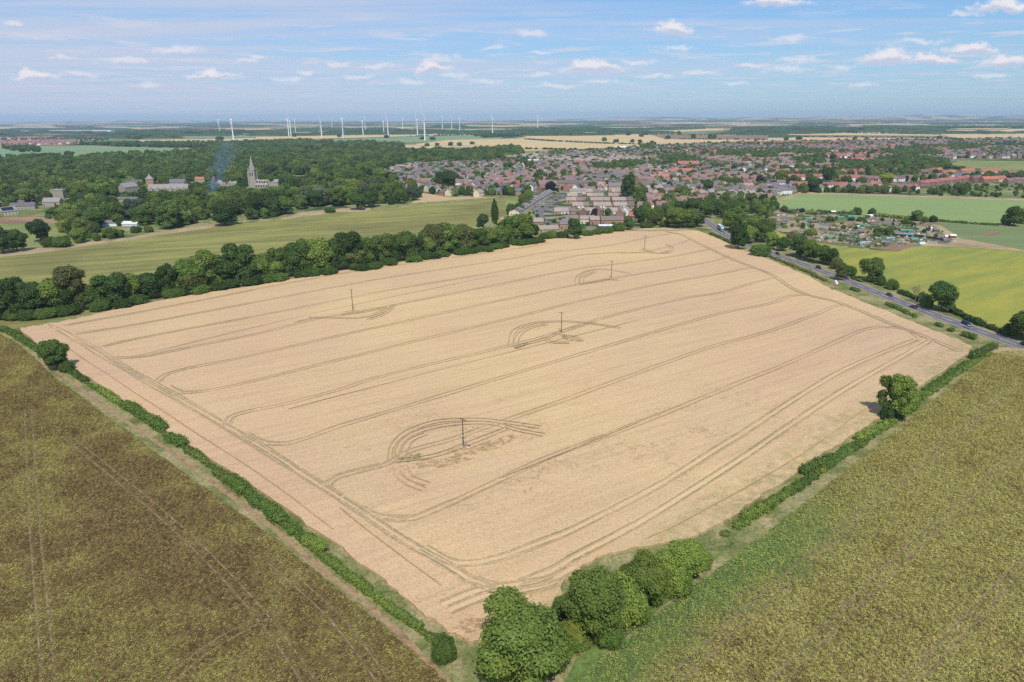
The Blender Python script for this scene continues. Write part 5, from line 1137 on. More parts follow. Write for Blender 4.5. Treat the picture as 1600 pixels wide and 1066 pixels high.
# village on the left
PROTECT += []
for (x, yv, a, kw, lb_, ct) in [
        (266, 303, 6, dict(w=48, d=11, e=7, rise=5, wall='stone', roof='stonegrey', chim=7, wings=6), 'long many-gabled stone mansion with tall chimneys', 'mansion'), (202, 303, 70, dict(w=20, d=11, e=9, rise=5, wall='stone', roof='stonegrey', chim=1), 'stone gable wing left of the mansion', 'house'),
        (204, 290, 5, dict(w=24, d=9, e=4, rise=4, wall='stone', roof='slate', chim=0), 'blue slate stable block behind the stone gable', 'building'), (279, 290, 0, dict(w=22, d=9, e=5, rise=4, wall='stone', roof='slate', chim=1), 'slate-roofed lodge behind the mansion', 'house'), (302, 283, -5, dict(w=16, d=9, e=5, rise=3, wall='brick', roof='pink', chim=1), 'pink-roofed cottage left of the smoke', 'cottage'),
        (314, 284, 5, dict(w=15, d=8, e=4, rise=3, wall='stone', roof='bright', chim=1), 'orange-roofed cottage within the smoke', 'cottage'), (331, 284, -8, dict(w=12, d=8, e=4, rise=3, wall='brick', roof='bright', chim=1), 'orange-roofed cottage right of the smoke', 'cottage'), (357, 292, 4, dict(w=26, d=10, e=5, rise=4, wall='stone', roof='stonegrey', chim=3), 'stone rectory with three chimneys near the church', 'house'),
        (537, 284, -4, dict(w=26, d=11, e=6, rise=5, wall='orange', roof='slate', chim=2, panel=True), 'orange brick house with dark panels in the wood', 'house'), (470, 272, 0, dict(w=18, d=8, e=7, rise=2, wall='render', roof='grey', chim=0), 'white boxy house in the trees behind the church', 'house'), (561, 291, 50, dict(w=14, d=8, e=5, rise=4, wall='render', roof='grey', chim=1), 'pale gabled house below the panelled brick house', 'house'),
        (12, 336, 60, dict(w=16, d=9, e=4, rise=4, wall='cream', roof='stonegrey', chim=0, panel=True), 'cream gabled barn at the left edge', 'barn'), (18, 325, 10, dict(w=28, d=8, e=4.5, rise=3.4, wall='stone', roof='grey', chim=1), 'grey-roofed stone range behind the cream barn', 'house'), (38, 327, 12, dict(w=24, d=8, e=4, rise=3, wall='stone', roof='grey', chim=1), 'low grey-roofed range in the left trees', 'house'), (44, 318, 8, dict(w=20, d=8, e=4.5, rise=3, wall='stone', roof='grey', chim=1), 'grey roof just behind the left range', 'house'),
        (92, 310, 10, dict(w=16, d=12, e=10, rise=1.2, wall='stone', roof='stonegrey', chim=3, hip=True), 'square stone house with tall chimneys in the wood', 'house'), (84, 322, 5, dict(w=18, d=9, e=5, rise=4, wall='stone', roof='stonegrey', chim=1), 'stone cottage below the square house', 'cottage'), (147, 308, 40, dict(w=14, d=8, e=5, rise=5, wall='render', roof='slate', chim=1), 'white gabled cottage deep in the wood', 'cottage'),
        (198, 315, 0, dict(w=28, d=8, e=3.2, rise=2, wall='stone', roof='grey', chim=0), 'low grey shed roof in front of the mansion', 'shed'), (174, 353, 5, dict(w=13, d=7, e=3, rise=2.2, wall='render', roof='grey', chim=0, win=False), 'small pale barn at the left of the barns by the pasture', 'barn'), (206, 353, -4, dict(w=14, d=7, e=2.4, rise=1.6, wall='metal', roof='white', chim=0, win=False), 'white-roofed barn at the right of the barns by the pasture', 'barn')]:
    hp(x, yv, a, label=lb_, cat=ct, name={'mansion': 'mansion', 'barn': 'barn', 'shed': 'shed', 'building': 'building'}.get(ct, 'house'), **kw); NH[0] += 1
# pyramid-roofed dovecote
x, y = at(235, 288); t = empty('dovecote', x, y, R(20)); tag(t, 'square brick dovecote with a pyramid roof behind the mansion', 'dovecote')
mb = MB(); mb.box(-5, 5, -5, 5, 0, 7.5); mb.obj('wall', WM['orange'], t)
mb = MB(); b4 = [(-5.6, -5.6, 7.5), (5.6, -5.6, 7.5), (5.6, 5.6, 7.5), (-5.6, 5.6, 7.5)]; mb.add(b4 + [(-.8, -.8, 13), (.8, -.8, 13), (.8, .8, 13), (-.8, .8, 13)], [(0, 1, 5, 4), (1, 2, 6, 5), (2, 3, 7, 6), (3, 0, 4, 7), (4, 5, 6, 7), (3, 2, 1, 0)]); rf_ = mb.obj('roof', RM['stonegrey'], t)
mb = MB(); mb.box(-.7, .7, -.7, .7, 13, 14); mb.add([(-.9, -.9, 14), (.9, -.9, 14), (.9, .9, 14), (-.9, .9, 14), (0, 0, 15.3)], [(0, 1, 4), (1, 2, 4), (2, 3, 4), (3, 0, 4), (3, 2, 1, 0)]); mb.obj('lantern', WM['stone'], rf_)
# church with spire
x, y = at(397, 293); ch = empty('church', x, y, R(-4)); tag(ch, 'grey stone church with a tall pointed spire among the trees', 'church')
mpx = mpp(397, 293); th = hgt(397, 293, 266); sp = hgt(397, 293, 244)
mb = MB(); q = 4.3; mb.box(-q, q, -q, q, 0, th)
for sx in (-1, 1):
    for sy in (-1, 1):
        mb.box(sx * q - .8, sx * q + .8, sy * q - .8, sy * q + .8, 0, th - 1.5)
tw = mb.obj('tower', WM['stone'], ch)
mb = MB()
for s in (-1, 1): mb.box(-q - .2, q + .2, s * q - .25, s * q + .25, th, th + 1.1); mb.box(s * q - .25, s * q + .25, -q + .3, q - .3, th, th + 1.08)
mb.obj('parapet', WM['stone'], tw)
mb = MB()
for sx in (-1, 1):
    for sy in (-1, 1): mb.tube([(sx * q, sy * q, th + 1.0), (sx * q, sy * q, th + 2.2), (sx * q, sy * q, th + 4)], [.5, .42, .05], 4)
mb.obj('pinnacles', WM['stone'], tw)
for s in ((0, -1), (1, 0), (-1, 0), (0, 1)):
    for k in (-1, 1):
        mb = MB(); mb.box(-.7, .7, -.06, 0, 0, 4.2); mb.add([(-.7, -.06, 4.2), (.7, -.06, 4.2), (0, -.06, 5.2), (-.7, 0, 4.2), (.7, 0, 4.2), (0, 0, 5.2)], [(0, 1, 2), (0, 2, 5, 3), (1, 4, 5, 2)])
        o = mb.obj('window', M_WIN, tw); a = math.atan2(s[1], s[0]) + math.pi / 2; o.rotation_euler = (0, 0, a)
        o.location = (s[0] * (q + .01) - s[1] * k * 1.6, s[1] * (q + .01) + s[0] * k * 1.6, th - 7.5)
mb = MB(); mb.tube([(0, 0, th), (0, 0, th + (sp - th) * .5), (0, 0, sp)], [3.7, 1.95, .12], 8)
for a in range(4):
    an = a * math.pi / 2; rr = 3.1
    mb.box(rr * math.cos(an) - .6, rr * math.cos(an) + .6, rr * math.sin(an) - .6, rr * math.sin(an) + .6, th + 2.2, th + 5)
mb.obj('spire', WM['stone'], ch)
mb = MB(); mb.box(q + .8, 25, -4.5, 4.5, 0, 10); nv_ = mb.obj('nave', WM['stone'], ch)
mb = MB(); mb.box(q + 1.0, 24.8, -4.3, 4.3, 10, 10.5); mb.obj('roof', RM['white'], nv_)
mb = MB()
for k in range(9): mb.box(q + 1.4 + k * 2.25, q + 2.2 + k * 2.25, -4.6, -4.25, 10, 11.1)
mb.obj('battlements', WM['stone'], nv_)
mb = MB(); mb.add([(q + .9, -8.5, 0), (23, -8.5, 0), (23, -4.51, 0), (q + .9, -4.51, 0), (q + .9, -8.5, 4.6), (23, -8.5, 4.6), (23, -4.51, 6), (q + .9, -4.51, 6)], [(0, 1, 5, 4), (1, 2, 6, 5), (3, 0, 4, 7), (4, 5, 6, 7), (2, 3, 7, 6)]); ai = mb.obj('aisle', WM['stone'], ch)
for k in range(5):
    mb = MB(); mb.box(-.9, .9, -.06, 0, 0, 2.6); mb.add([(-.9, -.06, 2.6), (.9, -.06, 2.6), (0, -.06, 3.6), (0, 0, 3.6), (-.9, 0, 2.6), (.9, 0, 2.6)], [(0, 1, 2), (0, 2, 3, 4), (1, 5, 3, 2)]); w2 = mb.mesh('window', M_WIN)
    o = link('window', w2, ai); o.location = (7 + k * 3.6, -8.5, .8)
    o = link('window', w2, nv_); o.location = (7 + k * 3.6, -4.5, 6.3); o.scale = (.9, 1, .9)
mb = walls_geo(11, 8, 7.5, 3.5, False); o = mb.obj('chancel', WM['stone'], ch); o.location = (30.6, 0, 0)
o = roof_geo(11, 8, 7.5, 3.5, False).obj('chancel_roof', RM['stonegrey'], ch); o.location = (30.6, 0, 0)

# warehouses on the far left
for (px, a, b, lb_) in [((80, 206.5), 84, 166, 'long white distribution warehouse on the far left plain'), ((8, 207.5), 8, 40, 'white warehouse at the far left edge'), ((1326, 199.5), 1328, 1348, 'white roofed barn beyond the right stubble'), ((0, 254), -12, 12, 'pale barn roof at the left edge above the wood'), ((925, 210.2), 916, 934, 'low pale shed beyond the stubble')]:
    p0 = at(a, px[1]); p1 = at(b, px[1]); s = mpp((a + b) / 2, px[1]); x, y = (p0[0] + p1[0]) / 2, (p0[1] + p1[1]) / 2; hh = 2.2 * s
    t = empty('warehouse', x, y, 0); tag(t, lb_, 'warehouse')
    W_ = p1[0] - p0[0]; mb = MB(); mb.box(-W_ / 2, W_ / 2, 0, 60, 0, hh); mb.obj('wall', WM['metal'], t)
    mb = MB(); mb.box(-W_ / 2 - 1, W_ / 2 + 1, -1, 61, hh + .02, hh * 1.25); mb.obj('roof', RM['white'], t)

# automatic streets filling the rest of the town
SEEDS = []
rs = random.Random(21)
for k in range(120):
    px = rs.uniform(560, 1750); py = 222 + (345 - 222) * rs.random() ** 1.5
    x, y = at(px, py); SEEDS.append((x, y, R(rs.choice([-24, -8, 0, 6, 14, 32, 60, 85])), px, py))
EXC = [[(885, 335), (1000, 335), (1000, 300), (860, 300), (835, 320), (795, 340), (800, 370), (990, 370), (1000, 345)], [(790, 300), (840, 305), (840, 345), (780, 345)], [(1215, 299), (1640, 299), (1640, 270), (1420, 266), (1300, 266), (1215, 257)], [(1480, 276), (1470, 256), (1490, 248), (1900, 248), (1900, 278)], [(1284, 253), (1290, 248), (1356, 248), (1356, 253)], [(1090, 322), (1215, 322), (1215, 345), (1000, 350), (1010, 330)]] + BEL[:9]
AUTO = []; STREET = MB()
SW = sorted([(x, y) for x, y, *_ in SEEDS])
for si, (sx, sy, ang, spx, spy) in enumerate(SEEDS):
    ca, sa = math.cos(ang), math.sin(ang); red = (spx > 1180) or (1000 < spx < 1150 and rs.random() < .5)
    styles = (['red', 'red', 'plum', 'pink'] if red else ['brown', 'grey', 'pink', 'tan']) if spx < 1500 else ['grey', 'brown', 'pink', 'plum']
    rk = rs.choice(styles); st = 1 if rs.random() < .3 else 2; terr = rs.random() < .4
    for rw in range(-9, 10):
        v = rw * 17.5 + (4 if rw % 2 else -4)
        u = -190; run = 0
        while u < 190:
            ww = rs.choice([6, 6.4, 7]) if terr else rs.choice([9, 10, 12, 14]); u += ww + (0 if terr and rs.random() < .85 else rs.uniform(2, 5))
            x = sx + u * ca - v * sa; y = sy + u * sa + v * ca
            px, py = proj(x, y)
            if px < 560 or px > 1660 or py > 345 or y < 0 or not inpoly(px, py, TOWN): continue
            dmin = min(((x - a) ** 2 + (y - b) ** 2, i) for i, (a, b, *_) in enumerate(SEEDS))[1]
            if dmin != si or any(inpoly(px, py, e) for e in EXC): continue
            if rs.random() < .16: continue
            if any((x - a) ** 2 + (y - b) ** 2 < c * c for a, b, c in OCC): continue
            wl = rs.choice(['brick', 'orange', 'brick', 'buff', 'render', 'render', 'cream'] if not red else ['brick', 'orange', 'render', 'orange', 'cream'])
            rf_ = rk if rs.random() < .7 else rs.choice(['brown', 'grey', 'pink', 'slate', 'red', 'tan'])
            AUTO.append((x, y, ang + (math.pi if rw % 2 else 0) + rs.uniform(-.03, .03), ww - .1, rs.choice([7, 7.5, 8]), st, wl, rf_, (not terr) and rs.random() < .25, px, py, si, rw))
AUTO.sort(key=lambda a: -a[10])
nind = max(0, 296 - NH[0]); ind = AUTO[:nind]; rest = AUTO[nind:]
ind_sorted = sorted(ind, key=lambda a: a[9])
ZN = [(560, 700, 'at the left end of the town'), (700, 800, 'above the dry pasture in the town'), (800, 880, 'behind the curving terrace'), (880, 960, 'behind the bungalow estate'), (960, 1030, 'around the tall brick mill'), (1030, 1100, 'behind the far corner of the wheat'), (1100, 1160, 'right of the round dark town tree'), (1160, 1215, 'left of the red terraces'), (1215, 1700, 'behind the red terraces')]
for (a, b, lab) in ZN:
    g_ = [h for h in ind_sorted if a <= h[9] < b]
    bands = sorted(g_, key=lambda h: -h[10]); nb = max(1, len(bands) // 10)
    for bi in range(nb + 1):
        sub = sorted(bands[bi * 10:(bi + 1) * 10], key=lambda h: h[9])
        for i, (x, y, an, ww, dd, st, wl, rf_, hip, px, py, *_r) in enumerate(sub):
            bn = 'front' if bi == 0 else ordw(bi + 1)
            house(x, y, an, w=ww, d=dd, st=st, wall=wl, roof=rf_, hip=hip, det=1 if py > 285 else 0, chim=1 if py > 262 else 0,
                  label='%s %s house, %s from left, %s rank %s' % (RW[rf_], WW[wl], ordw(i + 1), bn, lab.replace(' in the town', '')), group='houses ' + lab)
# the many far houses as one mass
Vv, Fq, Mi = [], [], []
wk = list(WM); rk_ = list(RM)
EXTRA = []
for poly, n, rf2 in [([(-40, 223), (118, 220.5), (118, 226), (-40, 228)], 330, ['red', 'pink', 'plum']), ([(0, 215.5), (60, 211), (172, 210), (172, 217), (0, 218.5)], 520, ['pink', 'red', 'brown']), ([(0, 193.5), (70, 193.2), (70, 195), (0, 196)], 260, ['pink', 'red']),
                     ([(1380, 189.5), (1600, 188), (1600, 192), (1400, 193)], 260, ['pink', 'cream_']), ([(1300, 224), (1480, 221), (1600, 219), (1600, 224), (1400, 228)], 200, ['grey', 'pink', 'plum'])]:
    W = [at(*p) for p in poly]; bx = [min(p[0] for p in W), max(p[0] for p in W), min(p[1] for p in W), max(p[1] for p in W)]; c = 0; t = 0
    while c < n and t < 40000:
        t += 1; x = rs.uniform(bx[0], bx[1]); y = rs.uniform(bx[2], bx[3]); px, py = proj(x, y)
        if not inpoly(px, py, poly): continue
        c += 1; EXTRA.append((x, y, rs.uniform(-.3, .3), 14, 9, 2, rs.choice(['brick', 'orange', 'render']), rs.choice([q for q in rf2 if q in RM]), False, px, py, 0, 0))
mb = MB()
mats = [WM[k] for k in wk] + [RM[k] for k in rk_]
for (x, y, an, ww, dd, st, wl, rf_, hip, px, py, *_r) in rest + EXTRA:
    e = 2.6 if st == 1 else 5.0; ca, sa = math.cos(an), math.sin(an); b = len(mb.v)
    for gfn, mi in ((walls_geo(ww, dd, e, dd * .42, hip), wk.index(wl)), (roof_geo(ww, dd, e, dd * .42, hip), len(wk) + rk_.index(rf_))):
        mb.add([(x + q[0] * ca - q[1] * sa, y + q[0] * sa + q[1] * ca, q[2] + .3) for q in gfn.v], gfn.f, mi)
print('HOUSES individual', NH[0] + len(ind), 'mass', len(rest), len(EXTRA))
tag(mb.obj('distant_houses', mats), 'mass of small distant houses behind the named streets', 'houses', kind='stuff')
# town lanes between rows
for si, (sx, sy, ang, spx, spy) in enumerate(SEEDS):
    ca, sa = math.cos(ang), math.sin(ang)
    for rw in range(-8, 10, 2):
        v = rw * 17.5 - 8.75; seg = []
        for u in range(-190, 191, 12):
            x = sx + u * ca - v * sa; y = sy + u * sa + v * ca; px, py = proj(x, y)
            ok = 560 < px < 1660 and py < 345 and inpoly(px, py, TOWN) and not any(inpoly(px, py, e) for e in EXC) and min(((x - a) ** 2 + (y - b) ** 2, i) for i, (a, b, *_) in enumerate(SEEDS))[1] == si
            if ok: seg.append(Vector((x, y)))
            if (not ok or u > 180) and len(seg) > 1:
                strip(sb, seg, 6, .2 + .004 * (rw % 5)); seg = []
            elif not ok: seg = []
tag(sb.obj('town_streets', M_ROAD), kind='structure')
# garden trees between the houses
fill(TOWN, 15, (5, 13), (.8, 1.1), ['dark', 'mid', 'mid', 'light', 'olive', 'dark', 'purple', 'blue', 'light', 'mid'], ('round', 'bush', 'tall'), 'the gardens of the town', seed=77, prob=.72, excl=[EXC[0], EXC[3], EXC[4], [(1215, 299), (1640, 299), (1640, 284), (1400, 286), (1215, 290)]])
fill([(0, 210), (172, 208), (172, 220), (0, 222)], 34, (6, 10), (1, 1.4), ['dark', 'mid', 'blue'], ('round',), 'the far left houses', seed=78, prob=.7)
fill([(860, 335), (985, 335), (985, 360), (870, 368), (800, 345), (830, 320)], 13, (2, 4.5), (.9, 1.2), ['mid', 'light', 'dark', 'lime'], ('bush', 'round'), 'the bungalow gardens', seed=79, prob=.45)
# ------------------------------------------------------------------ now plant everything that was collected
vis = [t for t in TREES if -60 < t['px'] < 1660]
for t in vis: t['score'] = (t['h'] * t['w']) / (t['x'] ** 2 + t['y'] ** 2)
trees_ = sorted([t for t in vis if t['cat'] == 'tree'], key=lambda t: (t['label'] is None, -t['score']))
bush_ = sorted([t for t in vis if t['cat'] == 'bush'], key=lambda t: (t['label'] is None, -t['score']))
NT, NB = 292, 150
solo = trees_[:NT] + bush_[:NB]; mass = trees_[NT:] + bush_[NB:]
byz = {}
for t in solo:
    if not t['label']: byz.setdefault((t['zone'], t['cat']), []).append(t)
KW = {'round': 'round', 'tall': 'upright', 'bush': 'rounded', 'poplar': 'slim', 'conifer': 'pointed', 'wispy': 'thin'}
for (zn, ct), L_ in byz.items():
    L_.sort(key=lambda t: -t['py']); per = 12; nb = (len(L_) + per - 1) // per
    for bi in range(nb):
        for i, t in enumerate(sorted(L_[bi * per:(bi + 1) * per], key=lambda t: t['px'])):
            rk = '' if nb == 1 else ('front rank of ' if bi == 0 else '%s rank of ' % ordw(bi + 1))
            where = ', ' + rk + zn if rk else ' in ' + zn
            t['label'] = '%s %s %s, %s from left%s' % (WORD[t['tone']], KW[t['kind']], ct, ordw(i + 1), where)
            t['group'] = t['group'] or '%ss in %s' % (ct, zn)
for t in solo:
    hi = t['hi'] if t['hi'] is not None else (1 if t['score'] > 2.2e-4 else 0)
    i = t['seed'] % NV[t['kind']]; me = crown_mesh(t['kind'], i, hi, t['tone'])
    rz = (t['seed'] * 2.399) % 6.28
    if t['cat'] == 'bush':
        o = link('bush', me); o.location = (t['x'], t['y'], 0); o.rotation_euler = (0, 0, rz); o.scale = (t['w'], t['w'], t['h'] * 1.02)
        tag(o, t['label'], 'bush', t['group']); USED.setdefault((t['kind'], i, hi, t['tone']), o); continue
    r_o = empty({'poplar': 'poplar_tree', 'conifer': 'conifer_tree'}.get(t['kind'], 'broadleaf_tree'), t['x'], t['y'], rz); tag(r_o, t['label'], 'tree', t['group'])
    c = link('crown', me, r_o); c.scale = (t['w'], t['w'], t['h'] * 1.02)
    tr = link('trunk', trunk_mesh(t['seed'] % 3), r_o); tr.scale = (t['w'] * .9, t['w'] * .9, t['h'])
    USED.setdefault((t['kind'], i, hi, t['tone']), c)
for o_ in S.objects:
    if o_.get('label') and len(o_['label'].replace('-', ' ').split()) > 16: print('LONG', o_['label'])
print('TREES solo', len(solo), 'mass', len(mass), 'trees', len(trees_), 'bushes', len(bush_))
# the rest of the wood: points that carry copies of the crowns above
keys = [k for k in USED if k[2] == 0] ; 
if len(keys) < 6: keys = list(USED)
bytone = {}
for n_, k in enumerate(keys): bytone.setdefault((k[3], k[0] in ('bush',)), []).append(n_); bytone.setdefault(k[3], []).append(n_)
P_, ID, SC, RZ = [], [], [], []
for t in mass:
    c = bytone.get((t['tone'], t['kind'] == 'bush')) or bytone.get(t['tone']) or bytone.get('mid')
    P_.append((t['x'], t['y'], 0)); ID.append(c[t['seed'] % len(c)]); SC.append((t['w'], t['w'], t['h'])); RZ.append(t['seed'] * 2.4)
me = bpy.data.meshes.new('woodland'); me.vertices.add(len(P_)); me.vertices.foreach_set('co', np.array(P_, np.float32).ravel())
a = me.attributes.new('idx', 'INT', 'POINT'); a.data.foreach_set('value', np.array(ID, np.int32))
a = me.attributes.new('size', 'FLOAT_VECTOR', 'POINT'); a.data.foreach_set('vector', np.array(SC, np.float32).ravel())
a = me.attributes.new('turn', 'FLOAT', 'POINT'); a.data.foreach_set('value', np.array(RZ, np.float32))
wood = link('woodland', me); tag(wood, 'dense broadleaf woodland and garden trees behind the single trees', 'woodland', kind='stuff')
ng = bpy.data.node_groups.new('woodland', 'GeometryNodeTree')
ng.interface.new_socket('Geometry', in_out='INPUT', socket_type='NodeSocketGeometry'); ng.interface.new_socket('Geometry', in_out='OUTPUT', socket_type='NodeSocketGeometry')
N_, L2 = ng.nodes, ng.links
gi = N_.new('NodeGroupInput'); go = N_.new('NodeGroupOutput'); jn = N_.new('GeometryNodeJoinGeometry')
def attr(nm, tp):
    n = N_.new('GeometryNodeInputNamedAttribute'); n.data_type = tp; n.inputs[0].default_value = nm; return n
ai_, as_, at_ = attr('idx', 'INT'), attr('size', 'FLOAT_VECTOR'), attr('turn', 'FLOAT')
cxyz = N_.new('ShaderNodeCombineXYZ'); L2.new(at_.outputs['Attribute'], cxyz.inputs[2])
for k in sorted(set(ID)):
    oi = N_.new('GeometryNodeObjectInfo'); oi.transform_space = 'ORIGINAL'; oi.inputs['Object'].default_value = USED[keys[k]]; oi.inputs['As Instance'].default_value = True
    eq = N_.new('FunctionNodeCompare'); eq.data_type = 'INT'; eq.operation = 'EQUAL'; L2.new(ai_.outputs['Attribute'], eq.inputs['A'] if eq.inputs['A'].enabled else eq.inputs[2])
    ins = [s for s in eq.inputs if s.enabled and s.name == 'B'][0]; ins.default_value = k
    A_ = [s for s in eq.inputs if s.enabled and s.name == 'A'][0]
    if not A_.is_linked: L2.new(ai_.outputs['Attribute'], A_)
    ip = N_.new('GeometryNodeInstanceOnPoints'); L2.new(gi.outputs[0], ip.inputs['Points']); L2.new(eq.outputs[0], ip.inputs['Selection']); L2.new(oi.outputs['Geometry'], ip.inputs['Instance'])
    L2.new(as_.outputs['Attribute'], ip.inputs['Scale']); L2.new(cxyz.outputs[0], ip.inputs['Rotation']); L2.new(ip.outputs[0], jn.inputs[0])
L2.new(jn.outputs[0], go.inputs[0])
md = wood.modifiers.new('plants', 'NODES'); md.node_group = ng
# ------------------------------------------------------------------ wind turbines
M_TURB = plain('turbine_white', (.80, .81, .82), .4, .03, .1)
def turbine_proto():
    t = empty('wind_turbine', 0, 0); L = 1.0
    mb = MB(); mb.tube([(0, 0, 0), (0, 0, .5), (0, 0, .985)], [.033, .028, .020], 12); mb.obj('tower', M_TURB, t)
    mb = MB(); mb.tube([(0, .06, 1.0), (0, .05, 1.0), (0, -.02, 1.0), (0, -.035, 1.0)], [.012, .03, .03, .02], 8); mb.obj('nacelle', M_TURB, t)
    rt = MB().tube([(0, -.033, 1.0), (0, -.05, 1.0), (0, -.06, 1.0)], [.016, .015, .004], 10).obj('rotor_hub', M_TURB, t)
    me = MB(); vs = []; st = [(0, .018, .018), (.06, .022, .016), (.14, .042, .014), (.38, .030, .012), (.68, .016, .008)]
    for z, c, th in st: vs += [(-c * .35, -th / 2, z), (c, 0, z), (-c * .35, th / 2, z)]
    me.add(vs, [(i * 3 + k, i * 3 + (k + 1) % 3, i * 3 + 3 + (k + 1) % 3, i * 3 + 3 + k) for i in range(len(st) - 1) for k in range(3)] + [(12, 13, 14), (2, 1, 0)])
    bm_ = me.mesh('blade', M_TURB)
    for k in range(3):
        b = link('blade', bm_, rt); b.location = (0, -.048, 1.0); b.rotation_euler = (0, k * 2 * math.pi / 3, 0)
    return t
TB = [(664, 220, 181, -22, 62, 1.0, 'tallest nearest wind turbine, right of centre of the wind farm'), (365, 219, 187, -6, 70, 1, 'large wind turbine at the left end in front of a smaller one'), (343.5, 208, 187, 0, 70, 1, 'small wind turbine at the far left end'), (451.5, 213, 186, 10, 60, 1, 'left one of two nearly overlapping turbines'), (455, 214, 190, -10, 60, 1, 'right one of two nearly overlapping turbines'),
      (462, 206, 186, 0, 70, 1, 'small turbine just right of the overlapping pair'), (503, 215.5, 189, -24, 62, 1, 'wind turbine with its blade leaning left above the green field'), (519, 200.5, 186, -5, 65, 1, 'far small turbine between two larger ones'), (536.5, 216.5, 186, -4, 66, 1, 'large upright wind turbine left of centre'), (567.5, 211.5, 189, -6, 72, 1, 'front turbine of the close pair in the middle'),
      (571, 204.5, 184, -10, 70, 1, 'back turbine of the close pair in the middle'), (600, 210.5, 190, -4, 70, 1, 'small front turbine beside the leaning one'), (606.5, 211.5, 186.5, -22, 62, 1, 'turbine leaning left beside a small front one'), (629.5, 204, 184, -6, 70, 1, 'turbine alone between two leaning turbines'), (652.5, 212, 187, -18, 62, 1, 'turbine just left of the tallest turbine'),
      (691.5, 204, 182.5, -6, 72, 1, 'first turbine right of the tallest one'), (706, 203.5, 184, -10, 70, 1, 'second turbine right of the tallest one'), (718.5, 208.5, 186, -6, 70, 1, 'third turbine right of the tallest one'), (769.5, 209.5, 185, -8, 64, 1, 'turbine alone on the right above the stubble'), (840, 201.5, 181.5, 14, 72, 1, 'farthest right small turbine near the copse'),
      (676.5, 196, 189, 0, 70, 1, 'tiny far turbine behind the tallest one'), (497.5, 204, 190, 20, 70, 1, 'faint turbine rotor left of the leaning turbine')]
proto = turbine_proto(); GT = 'wind turbines of the wind farm'
TB.pop()
for i, (px, yb, yh, tilt, yaw, _, lb_) in enumerate(TB):
    t = proto if i == 0 else dup(proto)
    x, y = at(px, yb); hh = hgt(px, yb, yh); t.location = (x, y, 0); t.rotation_euler = (0, 0, R(-yaw)); t.scale = (hh, hh, hh)
    for c in t.children:
        if c.name.startswith('rotor_hub'):
            for k, b in enumerate(c.children): b.rotation_euler = (0, R(tilt * 1.4) + k * 2 * math.pi / 3, 0)
    tag(t, lb_, 'wind turbine', GT)

# ------------------------------------------------------------------ poles in the wheat
M_POLE = plain('creosoted_wood', (.10, .075, .055), .9, .2, 3); M_STEEL = plain('dull_steel', (.35, .36, .37), .5, .1)
PL = [(724, 700, 654, 'wooden power pole with cut brushwood at its base, nearest in the wheat'), (877, 522, 488, 'wooden power pole above the dark weedy patch in the wheat'), (551.5, 486, 450, 'wooden power pole on the left half of the wheat'), (955, 436, 408, 'wooden power pole inside the tight wheel loop'), (1007, 391, 369, 'power pole with a transformer near the far corner of the wheat')]
for i, (px, yb, yt, lb_) in enumerate(PL):
    x, y = at(px, yb); h = min(11, hgt(px, yb, yt)); t = empty('power_pole', x, y, R(-35)); tag(t, lb_, 'power pole', 'power poles in the wheat field')
    MB().tube([(0, 0, 0), (0, 0, h)], [.19, .13], 10).obj('pole', M_POLE, t)
    ca_ = MB().box(-1.25, 1.25, -.07, .07, h - .35, h - .2).obj('crossarm', M_POLE, t)
    for k in (-1.1, 0, 1.1):
        o = MB().tube([(k, 0, h - .2), (k, 0, h - .1), (k, 0, h + .02), (k, 0, h + .12)], [.03, .07, .08, .03], 8).obj('insulator', M_STEEL, ca_)
    MB().box(-.16, .16, -.19, -.17, h * .4, h * .4 + .25).obj('warning_plate', M_LINE, t)
    if i == 4: MB().box(-.5, .5, -.75, -.15, h - 2.6, h - 1.4).tube([(-.25, -.45, h - 1.4), (-.25, -.45, h - 1.1)], [.06, .04]).tube([(.25, -.45, h - 1.4), (.25, -.45, h - 1.1)], [.06, .04]).obj('transformer', M_STEEL, t)
# brushwood by the first pole
x, y = at(730, 701); r3 = random.Random(4); mb = MB()
for k in range(16):
    a = r3.uniform(0, 6.28); l = r3.uniform(.3, .9); x0, y0 = r3.uniform(-.9, .9), r3.uniform(-.6, .6)
    mb.tube([(x0, y0, WH * .6), (x0 + l * .4 * math.cos(a), y0 + l * .4 * math.sin(a), WH + .3), (x0 + l * math.cos(a), y0 + l * math.sin(a), WH + r3.uniform(.1, .7))], [.06, .04, .015], 5)
mb.tube([(-1.0, -.1, WH * .5), (-.5, 0, WH + .8), (-.35, .1, WH + 1.9)], [.12, .09, .04], 6)
o = mb.obj('brushwood', M_POLE); o.location = (x, y, 0); tag(o, 'heap of dark cut branches at the foot of the nearest pole', 'brushwood')
o = MB().box(-.6, .8, -.1, .1, 0, .14, M=Matrix.Translation((0, 0, WH + .15)) @ Matrix.Rotation(.12, 4, 'Y')).obj('pale_plank', M_LINE); o.location = (x + .1, y - .8, 0); o.rotation_euler = (0, 0, -.15); tag(o, 'short pale plank lying before the cut branches', 'plank')

